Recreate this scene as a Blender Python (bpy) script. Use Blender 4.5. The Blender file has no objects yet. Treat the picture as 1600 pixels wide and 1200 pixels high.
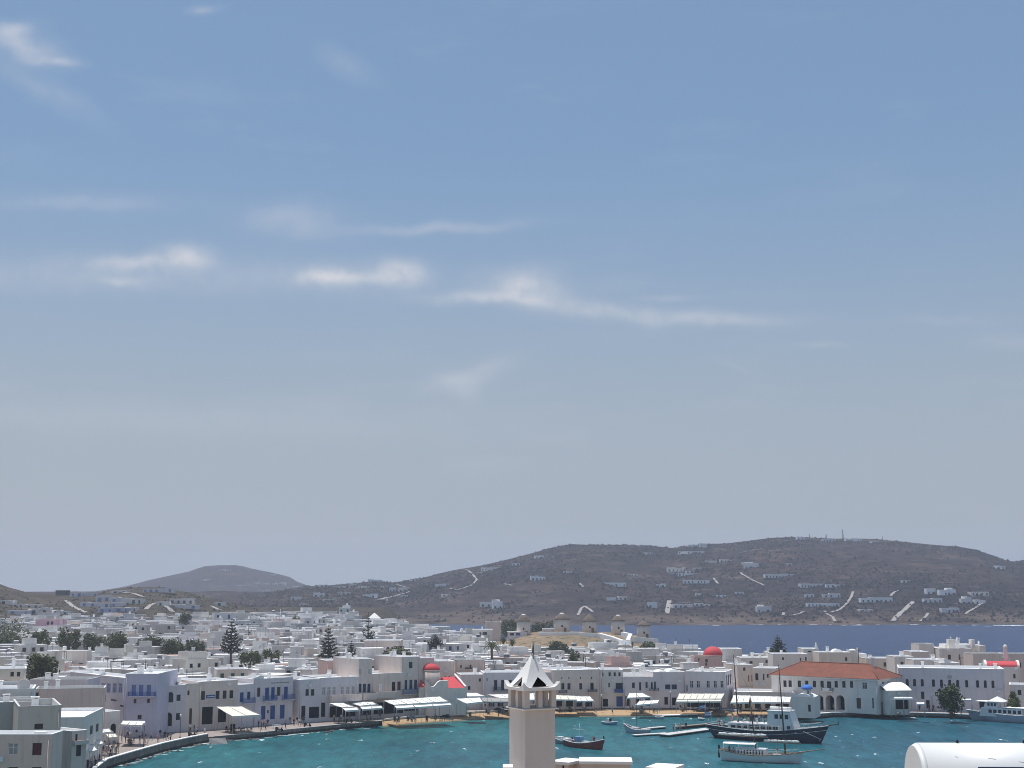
import bpy, math, random
import numpy as np
from mathutils import Vector, Matrix
from mathutils import noise as mnoise

R = math.radians
rng = random.Random(11)
scene = bpy.context.scene
COL = scene.collection

# ------------------------------------------------------------------ camera
CAM_H = 30.0
FPX = 2100.0                       # focal length in pixels of the 1600 px wide photograph
TILT = math.atan(319.0 / FPX)
cam = bpy.data.cameras.new('camera')
cam.sensor_width = 36.0
cam.lens = 36.0 * FPX / 1600.0
cam.clip_start = 0.5
cam.clip_end = 12000.0
cam_ob = bpy.data.objects.new('camera', cam)
cam_ob.location = (0, 0, CAM_H)
cam_ob.rotation_euler = (R(90) + TILT, 0, 0)
COL.objects.link(cam_ob)
scene.camera = cam_ob

CT, ST = math.cos(TILT), math.sin(TILT)
def ray(px, py):                   # direction with y = 1
    x = (px - 800.0) / FPX; v = (600.0 - py) / FPX
    f = CT - v * ST
    return x / f, (ST + v * CT) / f
def at(px, py, Y):
    a, b = ray(px, py)
    return Vector((a * Y, Y, CAM_H + b * Y))
def gnd(px, py, z=0.0):
    a, b = ray(px, py)
    Y = (z - CAM_H) / b
    return Vector((a * Y, Y, z))
def proj(p):
    x, y, z = p[0], p[1], p[2] - CAM_H
    d = y * CT + z * ST
    u = -y * ST + z * CT
    return 800 + FPX * x / d, 600 - FPX * u / d

# ------------------------------------------------------------------ sun and sky
SUN_EL, SUN_AZ = R(75), R(-40)     # azimuth from +Y, negative to the left
S = Vector((math.sin(SUN_AZ) * math.cos(SUN_EL), math.cos(SUN_AZ) * math.cos(SUN_EL), math.sin(SUN_EL)))
sun = bpy.data.lights.new('sun', 'SUN')
sun.energy = 4.6
sun.angle = R(0.5)
sun.color = (1.0, 0.965, 0.91)
sun_ob = bpy.data.objects.new('sun', sun)
sun_ob.rotation_euler = S.to_track_quat('Z', 'Y').to_euler()
sun_ob.location = (0, 0, 300)
COL.objects.link(sun_ob)

scene.view_settings.view_transform = 'Standard'
scene.view_settings.look = 'None'
scene.view_settings.gamma = 1.0
scene.view_settings.use_curve_mapping = False
scene.view_settings.exposure = -0.16

class NT:
    """small helper to wire nodes"""
    def __init__(s, tree): s.t = tree
    def n(s, typ, **kw):
        nd = s.t.nodes.new(typ)
        for k, v in kw.items():
            setattr(nd, k, v)
        return nd
    def put(s, sock, v):
        if v is None: return
        if hasattr(v, 'is_output') or isinstance(v, bpy.types.NodeSocket): s.t.links.new(v, sock)
        else: sock.default_value = v
    def m(s, op, a, b=None, c=None, clamp=False):
        nd = s.n('ShaderNodeMath', operation=op, use_clamp=clamp)
        s.put(nd.inputs[0], a); s.put(nd.inputs[1], b); s.put(nd.inputs[2], c)
        return nd.outputs[0]
    def vm(s, op, a, b=None):
        nd = s.n('ShaderNodeVectorMath', operation=op)
        s.put(nd.inputs[0], a); s.put(nd.inputs[1], b)
        return nd.outputs[0]
    def mix(s, f, a, b, mode='MIX'):
        nd = s.n('ShaderNodeMix', data_type='RGBA', blend_type=mode)
        s.put(nd.inputs[0], f); s.put(nd.inputs[6], a); s.put(nd.inputs[7], b)
        return nd.outputs[2]
    def ramp(s, f, lo, hi, smooth=True):
        nd = s.n('ShaderNodeMapRange', interpolation_type='SMOOTHSTEP' if smooth else 'LINEAR')
        s.put(nd.inputs[0], f); nd.inputs[1].default_value = lo; nd.inputs[2].default_value = hi
        return nd.outputs[0]
    def noise(s, vec, scale, detail=3.0, rough=0.55, dims='3D'):
        nd = s.n('ShaderNodeTexNoise', noise_dimensions=dims)
        s.put(nd.inputs['Vector'], vec); nd.inputs['Scale'].default_value = scale
        nd.inputs['Detail'].default_value = detail; nd.inputs['Roughness'].default_value = rough
        return nd.outputs[0]
def c4(c): return (c[0], c[1], c[2], 1.0)

world = bpy.data.worlds.new('World'); scene.world = world
world.use_nodes = True
wt = world.node_tree; wt.nodes.clear(); W = NT(wt)
sky = W.n('ShaderNodeTexSky', sky_type='NISHITA')
sky.sun_disc = False
sky.sun_elevation = SUN_EL; sky.sun_rotation = SUN_AZ
sky.altitude = 0.0; sky.air_density = 1.0; sky.dust_density = 0.35; sky.ozone_density = 3.5
hsv = W.n('ShaderNodeHueSaturation'); hsv.inputs['Saturation'].default_value = 1.14; hsv.inputs['Value'].default_value = 0.97
wt.links.new(sky.outputs[0], hsv.inputs['Color'])
geo = W.n('ShaderNodeTexCoord')
sep = W.n('ShaderNodeSeparateXYZ'); wt.links.new(geo.outputs['Generated'], sep.inputs[0])
yy = W.m('MAXIMUM', sep.outputs[1], 0.05)
uu = W.m('DIVIDE', sep.outputs[0], yy); vv = W.m('DIVIDE', sep.outputs[2], yy)
comb = W.n('ShaderNodeCombineXYZ'); wt.links.new(uu, comb.inputs[0]); wt.links.new(vv, comb.inputs[1])
warp = W.n('ShaderNodeTexNoise'); wt.links.new(comb.outputs[0], warp.inputs['Vector'])
warp.inputs['Scale'].default_value = 22.0; warp.inputs['Detail'].default_value = 4.0
wv = W.vm('MULTIPLY', W.vm('SUBTRACT', warp.outputs['Color'], (0.5, 0.5, 0.5)), (0.030, 0.016, 0.0))
cv = W.vm('ADD', comb.outputs[0], wv)
csep = W.n('ShaderNodeSeparateXYZ'); wt.links.new(cv, csep.inputs[0])
# px, py, half width, half height, slope (dy/dx in px), strength
CLOUDS = [
    (290, 400, 42, 17, 0.00, 0.95), (205, 412, 70, 11, -0.02, 0.60), (190, 442, 30, 7, 0.10, 0.42),
    (508, 436, 46, 18, -0.08, 0.85), (624, 424, 38, 17, 0.00, 1.0), (560, 438, 60, 9, 0.0, 0.6),
    (820, 448, 50, 26, 0.05, 0.95), (760, 466, 90, 9, 0.03, 0.65), (940, 484, 90, 13, 0.12, 0.55),
    (1110, 496, 120, 12, 0.03, 0.55), (1050, 466, 50, 5, 0.0, 0.25),
    (455, 345, 75, 26, 0.05, 0.42), (690, 357, 130, 9, -0.05, 0.42), (130, 316, 140, 13, 0.02, 0.30),
    (30, 70, 60, 22, 0.35, 0.75), (20, 45, 34, 12, 0.0, 0.55), (90, 98, 34, 7, 0.1, 0.45), (60, 135, 90, 22, 0.55, 0.25),
    (740, 585, 62, 16, -0.28, 0.38), (715, 600, 26, 18, 0.35, 0.30), (320, 12, 22, 7, 0.0, 0.4), (540, 100, 45, 22, 0.45, 0.22),
    (120, 432, 330, 26, 0.02, 0.26), (450, 430, 420, 34, 0.05, 0.16), (300, 655, 420, 28, 0.03, 0.18),
    (1480, 500, 80, 8, 0.0, 0.14), (1580, 535, 60, 14, 0.1, 0.20), (1285, 541, 40, 6, 0.0, 0.2), (1150, 575, 30, 6, 0.3, 0.1)]
acc = None
for (px, py, hw, hh, sl, st) in CLOUDS:
    u0, v0 = ray(px, py)
    du = W.m('SUBTRACT', csep.outputs[0], u0)
    dv = W.m('SUBTRACT', csep.outputs[1], v0)
    dv = W.m('MULTIPLY_ADD', du, sl, dv)
    du = W.m('DIVIDE', du, hw / FPX); dv = W.m('DIVIDE', dv, hh / FPX)
    r2 = W.m('MULTIPLY_ADD', du, du, W.m('MULTIPLY', dv, dv))
    g = W.m('MULTIPLY', W.m('POWER', 2.718, W.m('MULTIPLY', r2, -1.0)), st)
    acc = g if acc is None else W.m('ADD', acc, g)
# wisps all over the sky, so that it goes on in the same way outside the frame
mp = W.n('ShaderNodeMapping'); mp.inputs['Scale'].default_value = (3.0, 3.0, 14.0)
wt.links.new(geo.outputs['Generated'], mp.inputs['Vector'])
wisp = W.ramp(W.noise(mp.outputs[0], 2.2, 6.0, 0.6), 0.52, 0.80)
brk = W.ramp(W.noise(comb.outputs[0], 55.0, 5.0, 0.6), 0.18, 0.62)
acc = W.m('MULTIPLY', acc, W.m('MULTIPLY_ADD', brk, 0.55, 0.45))
acc = W.m('MULTIPLY', acc, W.ramp(sep.outputs[1], 0.05, 0.3))
acc = W.m('ADD', acc, W.m('MULTIPLY', wisp, 0.10))
acc = W.m('MINIMUM', W.m('MULTIPLY', acc, 0.62), 0.8)
veil = W.mix(0.5, hsv.outputs[0], (3.35, 4.90, 6.9, 1.0))        # thin even veil of high cloud
veil = W.mix(W.m('MULTIPLY', W.m('SUBTRACT', 1.0, W.ramp(sep.outputs[2], 0.03, 0.34)), 0.95), veil, (4.35, 4.88, 5.45, 1.0))   # grey sea haze low in the sky, all round
skycol = W.mix(acc, veil, (8.2, 8.1, 8.4, 1.0))
bg = W.n('ShaderNodeBackground'); bg.inputs['Strength'].default_value = 0.1
wt.links.new(skycol, bg.inputs['Color'])
wo = W.n('ShaderNodeOutputWorld'); wt.links.new(bg.outputs[0], wo.inputs['Surface'])

world.cycles.sampling_method = 'MANUAL'
world.cycles.sample_map_resolution = 256
scene.cycles.use_denoising = True
scene.cycles.filter_width = 1.0
scene.cycles.max_bounces = 6
scene.cycles.diffuse_bounces = 3
scene.cycles.glossy_bounces = 2
scene.cycles.transmission_bounces = 2
scene.cycles.volume_bounces = 1
scene.cycles.transparent_max_bounces = 6
scene.cycles.sample_clamp_indirect = 4.0

# ------------------------------------------------------------------ tagging
LABELS = {}
def tag(o, label=None, cat=None, group=None, kind=None):
    if label is not None: o['label'] = label
    if cat is not None: o['category'] = cat
    if group is not None: o['group'] = group
    if kind is not None: o['kind'] = kind
    return o
def empty(name, loc=(0, 0, 0), rz=0.0):
    o = bpy.data.objects.new(name, None)
    o.empty_display_size = 0.5
    o.location = loc; o.rotation_euler = (0, 0, rz)
    COL.objects.link(o)
    return o
def link(name, mesh, parent=None, loc=(0, 0, 0), rz=0.0):
    o = bpy.data.objects.new(name, mesh)
    o.location = loc; o.rotation_euler = (0, 0, rz)
    if parent is not None: o.parent = parent
    COL.objects.link(o)
    return o
def copy_tree(o, parent=None):
    c = o.copy(); COL.objects.link(c)
    if parent is not None: c.parent = parent
    for ch in list(o.children): copy_tree(ch, c)
    return c

# ------------------------------------------------------------------ materials
MATS = {}
def new_mat(name):
    m = bpy.data.materials.new(name); m.use_nodes = True
    t = m.node_tree; b = t.nodes['Principled BSDF']
    MATS[name] = m
    return m, NT(t), b
def plain(name, col, rough=0.8, var=0.12, scale=1.5, spec=0.3, metal=0.0):
    m, T, b = new_mat(name)
    g = T.n('ShaderNodeNewGeometry')
    n = T.noise(g.outputs['Position'], scale, 3.0)
    k = T.m('MULTIPLY_ADD', n, 2 * var, 1 - var)
    c = T.mix(1.0, c4(col), k, 'MULTIPLY')
    T.put(b.inputs['Base Color'], c)
    b.inputs['Roughness'].default_value = rough
    b.inputs['Specular IOR Level'].default_value = spec
    b.inputs['Metallic'].default_value = metal
    return m
def plaster(name, col, dirt=(0.42, 0.38, 0.34), amount=0.35):
    """lime-washed wall: blotches and rain streaks that run down the wall"""
    m, T, b = new_mat(name)
    g = T.n('ShaderNodeNewGeometry')
    n1 = T.noise(g.outputs['Position'], 0.35, 4.0, 0.6)
    mp = T.n('ShaderNodeMapping'); mp.inputs['Scale'].default_value = (1.6, 1.6, 0.16)
    T.put(mp.inputs['Vector'], g.outputs['Position'])
    n2 = T.noise(mp.outputs[0], 1.0, 4.0, 0.6)
    f = T.m('MULTIPLY', T.ramp(n2, 0.48, 0.78), amount)
    k = T.m('MULTIPLY_ADD', n1, 0.24, 0.88)
    c = T.mix(1.0, c4(col), k, 'MULTIPLY')
    c = T.mix(f, c, c4(dirt))
    T.put(b.inputs['Base Color'], c)
    b.inputs['Roughness'].default_value = 0.9
    b.inputs['Specular IOR Level'].default_value = 0.2
    bump = T.n('ShaderNodeBump'); bump.inputs['Strength'].default_value = 0.25; bump.inputs['Distance'].default_value = 0.04
    T.put(bump.inputs['Height'], T.noise(g.outputs['Position'], 3.0, 4.0))
    T.put(b.inputs['Normal'], bump.outputs[0])
    return m
plaster('white', (0.76, 0.695, 0.64), amount=0.45)
plaster('bright_white', (0.85, 0.83, 0.80), amount=0.12)
plaster('lavender', (0.68, 0.625, 0.635), (0.46, 0.42, 0.42), 0.45)
plaster('blue_wash', (0.54, 0.52, 0.61), (0.40, 0.38, 0.45), 0.5)
plaster('grey_wall', (0.70, 0.585, 0.52), (0.42, 0.34, 0.29), 0.55)
plaster('cream', (0.74, 0.64, 0.55), (0.48, 0.39, 0.32), 0.45)
plaster('beige', (0.64, 0.53, 0.45), (0.40, 0.30, 0.25), 0.5)
plaster('pink', (0.66, 0.47, 0.42), (0.45, 0.32, 0.28), 0.4)
plaster('warm_grey', (0.70, 0.545, 0.475), (0.44, 0.33, 0.28), 0.6)
plaster('town_white', (0.77, 0.735, 0.70), (0.52, 0.47, 0.43), 0.5)
plaster('town_cream', (0.74, 0.68, 0.60), (0.48, 0.41, 0.35), 0.5)
plaster('town_grey', (0.58, 0.545, 0.515), (0.36, 0.32, 0.29), 0.6)
plaster('church_wash', (0.84, 0.71, 0.63), (0.56, 0.46, 0.40), 0.4)
plaster('rose', (0.62, 0.40, 0.46), (0.45, 0.32, 0.34), 0.3)
plaster('cement', (0.44, 0.42, 0.40), (0.28, 0.26, 0.25), 0.6)
plaster('roof_white', (0.87, 0.86, 0.85), (0.60, 0.58, 0.55), 0.12)
plaster('roof_grey', (0.60, 0.59, 0.57), (0.40, 0.38, 0.36), 0.4)
plaster('roof_pink', (0.60, 0.46, 0.40), (0.42, 0.34, 0.30), 0.4)
plain('glass_dark', (0.025, 0.03, 0.035), 0.15, 0.3, 2.0, 0.5)
plain('void_dark', (0.02, 0.02, 0.022), 0.9, 0.3, 2.0, 0.1)
plain('frame_white', (0.74, 0.74, 0.73), 0.6)
plain('frame_dark', (0.06, 0.05, 0.045), 0.6)
plain('shutter_grey', (0.34, 0.33, 0.31), 0.7)
plain('shutter_blue', (0.045, 0.09, 0.27), 0.6)
plain('shutter_pale', (0.17, 0.23, 0.42), 0.6)
plain('shutter_brown', (0.10, 0.06, 0.045), 0.6)
plain('shutter_maroon', (0.12, 0.02, 0.035), 0.6)
plain('shutter_green', (0.05, 0.11, 0.08), 0.6)
plain('blue_metal', (0.05, 0.10, 0.30), 0.5)
plain('dark_metal', (0.04, 0.04, 0.045), 0.5)
plain('grey_metal', (0.38, 0.38, 0.38), 0.45)
plain('wood', (0.20, 0.13, 0.08), 0.7)
plain('dark_wood', (0.07, 0.045, 0.03), 0.7)
plain('canvas_white', (0.82, 0.81, 0.78), 0.9, 0.06, 2.0)
plain('canvas_cream', (0.78, 0.74, 0.64), 0.9, 0.06, 2.0)
plain('red_paint', (0.60, 0.075, 0.085), 0.75, 0.18, 0.9)
plain('blue_dome', (0.06, 0.20, 0.62), 0.7, 0.12, 0.8)
plain('red_cloth', (0.55, 0.05, 0.09), 0.9)
plain('black_rubber', (0.02, 0.02, 0.02), 0.8)
# ------------------------------------------------------------------ mesh builder
class MB:
    def __init__(s): s.v = []; s.f = []; s.mi = []; s.smooth = []
    def poly(s, pts, m=0, sm=False):
        b = len(s.v); s.v.extend([tuple(p) for p in pts])
        s.f.append(tuple(range(b, b + len(pts)))); s.mi.append(m); s.smooth.append(sm)
    def box(s, x0, x1, y0, y1, z0, z1, m=0, top=None, M=None):
        p = [(x0, y0, z0), (x1, y0, z0), (x1, y1, z0), (x0, y1, z0), (x0, y0, z1), (x1, y0, z1), (x1, y1, z1), (x0, y1, z1)]
        if M is not None: p = [tuple(M @ Vector(q)) for q in p]
        b = len(s.v); s.v.extend(p)
        for i, q in enumerate(((0, 3, 2, 1), (4, 5, 6, 7), (0, 1, 5, 4), (1, 2, 6, 5), (2, 3, 7, 6), (3, 0, 4, 7))):
            s.f.append(tuple(b + k for k in q)); s.mi.append(top if (i == 1 and top is not None) else m); s.smooth.append(False)
    def prism(s, pts, z0, z1, m=0, top=None, bottom=True):
        """pts counter-clockwise seen from above"""
        n = len(pts); b = len(s.v)
        zz0 = z0 if hasattr(z0, '__len__') else [z0] * n
        zz1 = z1 if hasattr(z1, '__len__') else [z1] * n
        s.v.extend([(p[0], p[1], zz0[i]) for i, p in enumerate(pts)])
        s.v.extend([(p[0], p[1], zz1[i]) for i, p in enumerate(pts)])
        for i in range(n):
            j = (i + 1) % n
            s.f.append((b + i, b + j, b + n + j, b + n + i)); s.mi.append(m); s.smooth.append(False)
        s.f.append(tuple(b + n + i for i in range(n))); s.mi.append(m if top is None else top); s.smooth.append(False)
        if bottom:
            s.f.append(tuple(b + n - 1 - i for i in range(n))); s.mi.append(m); s.smooth.append(False)
    def extrude(s, prof, axis_from, axis_to, m=0):
        """profile of 3-D points at one end, moved by a vector to the other end, closed"""
        d = Vector(axis_to) - Vector(axis_from); n = len(prof); b = len(s.v)
        s.v.extend([tuple(p) for p in prof]); s.v.extend([tuple(Vector(p) + d) for p in prof])
        for i in range(n):
            j = (i + 1) % n
            s.f.append((b + i, b + j, b + n + j, b + n + i)); s.mi.append(m); s.smooth.append(False)
        s.f.append(tuple(b + n - 1 - i for i in range(n))); s.mi.append(m); s.smooth.append(False)
        s.f.append(tuple(b + n + i for i in range(n))); s.mi.append(m); s.smooth.append(False)
    def tube(s, p0, p1, r0, r1=None, n=6, m=0, sm=True):
        p0, p1 = Vector(p0), Vector(p1); r1 = r0 if r1 is None else r1
        d = p1 - p0
        if d.length < 1e-6: return
        q = d.to_track_quat('Z', 'Y'); b = len(s.v)
        for (p, r) in ((p0, r0), (p1, r1)):
            for i in range(n):
                a = 2 * math.pi * i / n
                s.v.append(tuple(p + q @ Vector((r * math.cos(a), r * math.sin(a), 0))))
        for i in range(n):
            j = (i + 1) % n
            s.f.append((b + i, b + j, b + n + j, b + n + i)); s.mi.append(m); s.smooth.append(sm)
        s.f.append(tuple(b + n - 1 - i for i in range(n))); s.mi.append(m); s.smooth.append(False)
        s.f.append(tuple(b + n + i for i in range(n))); s.mi.append(m); s.smooth.append(False)
    def lathe(s, prof, n=16, c=(0, 0), m=0, sm=True, cap=True, a0=0.0):
        b = len(s.v); k = len(prof)
        for (r, z) in prof:
            for i in range(n):
                a = a0 + 2 * math.pi * i / n
                s.v.append((c[0] + r * math.cos(a), c[1] + r * math.sin(a), z))
        for q in range(k - 1):
            for i in range(n):
                j = (i + 1) % n
                s.f.append((b + q * n + i, b + q * n + j, b + (q + 1) * n + j, b + (q + 1) * n + i)); s.mi.append(m); s.smooth.append(sm)
        if cap:
            s.f.append(tuple(b + (k - 1) * n + i for i in range(n))); s.mi.append(m); s.smooth.append(False)
            s.f.append(tuple(b + n - 1 - i for i in range(n))); s.mi.append(m); s.smooth.append(False)
    def grid(s, rows, m=0, sm=True):
        """rows: list of equal-length lists of points"""
        b = len(s.v); n = len(rows[0])
        for r in rows: s.v.extend([tuple(p) for p in r])
        for i in range(len(rows) - 1):
            for j in range(n - 1):
                s.f.append((b + i * n + j, b + i * n + j + 1, b + (i + 1) * n + j + 1, b + (i + 1) * n + j)); s.mi.append(m); s.smooth.append(sm)
    def mesh(s, name, mats):
        me = bpy.data.meshes.new(name)
        me.from_pydata(s.v, [], s.f)
        for mm in mats: me.materials.append(MATS[mm] if isinstance(mm, str) else mm)
        me.polygons.foreach_set('material_index', s.mi)
        me.polygons.foreach_set('use_smooth', s.smooth)
        me.update()
        return me
    def build(s, name, mats, parent=None, loc=(0, 0, 0), rz=0.0):
        if isinstance(mats, str): mats = [mats]
        return link(name, s.mesh(name, mats), parent, loc, rz)
def lerp(a, b, t): return a + (b - a) * t
def sstep(t): t = max(0.0, min(1.0, t)); return t * t * (3 - 2 * t)
def interp(x, tab): return float(np.interp(x, [t[0] for t in tab], [t[1] for t in tab]))
def fbm(x, y, s, o=4): return mnoise.fractal(Vector((x * s, y * s, 3.7)), 1.0, 2.0, o)

# ------------------------------------------------------------------ sea
m, T, b = new_mat('sea')
g = T.n('ShaderNodeNewGeometry')
pos = g.outputs['Position']
sp = T.n('ShaderNodeSeparateXYZ'); T.put(sp.inputs[0], pos)
shal = T.ramp(T.noise(pos, 0.022, 3.0, 0.5), 0.36, 0.66)                     # sand and weed patches on the bottom
right = T.ramp(T.m('MULTIPLY_ADD', sp.outputs[1], -0.22, sp.outputs[0]), -70.0, 70.0)   # deeper towards the harbour mouth
turq = T.mix(shal, (0.013, 0.098, 0.118, 1), (0.022, 0.140, 0.150, 1))
turq = T.mix(T.m('MULTIPLY', right, 0.8), turq, (0.018, 0.082, 0.135, 1))
opens = T.ramp(sp.outputs[1], 350.0, 480.0)
deep = T.mix(opens, turq, (0.010, 0.026, 0.082, 1))
mp = T.n('ShaderNodeMapping'); mp.inputs['Scale'].default_value = (0.10, 0.035, 0.1); mp.inputs['Rotation'].default_value = (0, 0, 0.15)
T.put(mp.inputs['Vector'], pos)
gust = T.noise(mp.outputs[0], 1.0, 4.0, 0.6)
deep = T.mix(1.0, deep, T.m('MULTIPLY_ADD', gust, 0.8, 0.6), 'MULTIPLY')
mp4 = T.n('ShaderNodeMapping'); mp4.inputs['Scale'].default_value = (0.45, 0.12, 0.3); mp4.inputs['Rotation'].default_value = (0, 0, 0.12)
T.put(mp4.inputs['Vector'], pos)
deep = T.mix(1.0, deep, T.m('MULTIPLY_ADD', T.noise(mp4.outputs[0], 1.0, 4.0, 0.65), 1.5, 0.25), 'MULTIPLY')  # light and dark of the ripples painted into the water colour
mp2 = T.n('ShaderNodeMapping'); mp2.inputs['Scale'].default_value = (0.46, 0.20, 0.3); mp2.inputs['Rotation'].default_value = (0, 0, 0.1)
T.put(mp2.inputs['Vector'], pos)
foam_n = T.noise(mp2.outputs[0], 1.0, 5.0, 0.62)
foam = T.m('MULTIPLY', T.ramp(foam_n, 0.64, 0.685), T.ramp(gust, 0.42, 0.60))
col = T.mix(foam, deep, (0.72, 0.76, 0.78, 1))
T.put(b.inputs['Base Color'], col)
T.put(b.inputs['Roughness'], T.m('MULTIPLY_ADD', foam, 0.5, 0.32))
b.inputs['IOR'].default_value = 1.33
b.inputs['Specular IOR Level'].default_value = 0.22
bump = T.n('ShaderNodeBump'); bump.inputs['Strength'].default_value = 0.9; bump.inputs['Distance'].default_value = 0.55
mp3 = T.n('ShaderNodeMapping'); mp3.inputs['Scale'].default_value = (0.55, 0.30, 0.5); mp3.inputs['Rotation'].default_value = (0, 0, 0.25)
T.put(mp3.inputs['Vector'], pos)
T.put(bump.inputs['Height'], T.noise(mp3.outputs[0], 1.0, 5.0, 0.6))
T.put(b.inputs['Normal'], bump.outputs[0])
q = MB(); q.poly([(-4300, -300, 0), (4300, -300, 0), (4300, 4300, 0), (-4300, 4300, 0)])
tag(q.build('water', 'sea'), kind='structure')

# ------------------------------------------------------------------ town ground
QZ = 1.0                                             # quay level
def HT(x, y):
    s_ = lerp(0.0215, 0.0075, sstep((x + 100) / 170.0))
    h = 0.8 + s_ * max(0.0, y - 322.0) * 1.08
    h += 8.6 * math.exp(-((x - 30) / 36.0) ** 4 - ((y - 562) / 40.0) ** 4)          # the windmill knoll
    return h
QUAY_PX = [(150, 1206), (168, 1192), (221, 1176), (290, 1158.5), (336, 1151), (450, 1140), (525, 1133), (603, 1125.5), (700, 1116.5), (800, 1110.5), (960, 1106), (1160, 1106.5), (1250, 1115), (1300, 1114), (1430, 1114), (1520, 1117), (1700, 1127)]
COAST = [(-900, 40), (-130, 60), (-96, 150), (-92, 200)] + [(gnd(p[0], p[1], 1.0).x - (12 if p[0] < 350 else 0), gnd(p[0], p[1], 1.0).y + 16) for p in QUAY_PX] + [
         (190, 345), (170, 395), (135, 425), (100, 446), (78, 470), (78, 520), (84, 560), (66, 590),
         (20, 612), (-30, 640), (-64, 690), (-84, 760), (-70, 860), (-80, 1000), (-900, 1000)]
_cx = np.array([p[0] for p in COAST], float); _cy = np.array([p[1] for p in COAST], float)
def coast_sd(x, y):
    """signed distance to the coast, positive on land"""
    ax, ay = _cx, _cy; bx, by = np.roll(_cx, -1), np.roll(_cy, -1)
    ex, ey = bx - ax, by - ay
    t = np.clip(((x - ax) * ex + (y - ay) * ey) / (ex * ex + ey * ey), 0, 1)
    d = np.min(np.hypot(x - ax - t * ex, y - ay - t * ey))
    c = ((ay > y) != (by > y)) & (x < (bx - ax) * (y - ay) / np.where(by == ay, 1e-9, by - ay) + ax)
    return d if np.count_nonzero(c) % 2 else -d
def ground_z(x, y):
    sd = coast_sd(x, y)
    return lerp(-3.0, HT(x, y) + 0.6 * max(0, fbm(x, y, 0.03)) * sstep((y - 340) / 60.0), sstep((sd + 1.0) / 9.0))

m, T, b = new_mat('dry_ground')
g = T.n('ShaderNodeNewGeometry'); pos = g.outputs['Position']
n1 = T.noise(pos, 0.05, 5.0, 0.6); n2 = T.noise(pos, 0.5, 4.0, 0.6)
c = T.mix(T.ramp(n1, 0.35, 0.65), (0.34, 0.24, 0.155, 1), (0.22, 0.17, 0.115, 1))
c = T.mix(T.ramp(n2, 0.52, 0.66), c, (0.075, 0.085, 0.045, 1))
T.put(b.inputs['Base Color'], c); b.inputs['Roughness'].default_value = 0.95
b.inputs['Specular IOR Level'].default_value = 0.1
q = MB()
xs = [-620 + 8.0 * i for i in range(106)]; ys = [60 + 8.0 * j for j in range(118)]
q.grid([[(x, y, ground_z(x, y)) for x in xs] for y in ys])
GROUND_Q = q

# hillside under the camera (outside the frame, but the viewer stands on it)
q = MB()
rows = []
for j in range(26):
    y = -120 + 14.0 * j
    rows.append([(x, y, 26.4 - 0.147 * max(0, y - 6) + 0.4 * fbm(x, y, 0.05) - (0.12 * max(0, y - 6) if y > 120 else 0)) for x in [-200 + 16.0 * i for i in range(26)]])
rows = [[(x, y, max(z, -6)) for (x, y, z) in r] for r in rows if r[0][1] < 205]
rows = [[(x, y, z if not (y > 150) else -6 + 0 * z) for (x, y, z) in r] for r in rows]
q.grid(rows)
tag(q.build('terrain', 'dry_ground'), kind='structure')

# ------------------------------------------------------------------ far hills
def scrub(name, a, b_, c_, dark, scale):
    m, T, b = new_mat(name)
    g = T.n('ShaderNodeNewGeometry'); pos = g.outputs['Position']
    n1 = T.noise(pos, 0.0032 * scale, 5.0, 0.6)
    n2 = T.noise(pos, 0.018 * scale, 6.0, 0.68)
    n3 = T.noise(pos, 0.085 * scale, 5.0, 0.7)
    col = T.mix(T.ramp(n1, 0.38, 0.64), c4(a), c4(b_))
    col = T.mix(T.m('MULTIPLY', T.ramp(n2, 0.50, 0.64), 0.75), col, c4(c_))
    col = T.mix(T.m('MULTIPLY', T.ramp(n3, 0.47, 0.60), 0.85), col, c4(dark))
    # old field terraces: thin pale dry-stone lines
    mp = T.n('ShaderNodeMapping'); mp.inputs['Scale'].default_value = (0.004, 0.004, 0.055)
    T.put(mp.inputs['Vector'], pos)
    ln = T.m('ABSOLUTE', T.m('SUBTRACT', T.noise(mp.outputs[0], 2.3, 3.0, 0.5), 0.5))
    line = T.m('MULTIPLY', T.m('SUBTRACT', 1.0, T.ramp(ln, 0.002, 0.010)), T.m('MULTIPLY', T.ramp(n2, 0.42, 0.60), 0.5))
    col = T.mix(line, col, (0.20, 0.17, 0.145, 1))
    spz = T.n('ShaderNodeSeparateXYZ'); T.put(spz.inputs[0], pos)
    shore = T.m('MULTIPLY', T.m('SUBTRACT', 1.0, T.ramp(spz.outputs[2], 3.0, 11.0)), T.ramp(n2, 0.36, 0.56))
    col = T.mix(T.m('MULTIPLY', shore, 0.55), col, (0.17, 0.13, 0.10, 1))    # bare rock by the water
    T.put(b.inputs['Base Color'], col); b.inputs['Roughness'].default_value = 0.95
    b.inputs['Specular IOR Level'].default_value = 0.05
    bump = T.n('ShaderNodeBump'); bump.inputs['Strength'].default_value = 0.9; bump.inputs['Distance'].default_value = 5.0
    T.put(bump.inputs['Height'], T.noise(pos, 0.045 * scale, 6.0, 0.65))
    T.put(b.inputs['Normal'], bump.outputs[0])
scrub('scrub', (0.052, 0.039, 0.034), (0.032, 0.027, 0.027), (0.090, 0.063, 0.048), (0.015, 0.015, 0.015), 1.0)
scrub('near_scrub', (0.085, 0.070, 0.052), (0.058, 0.052, 0.040), (0.115, 0.09, 0.065), (0.030, 0.032, 0.024), 1.6)

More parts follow.
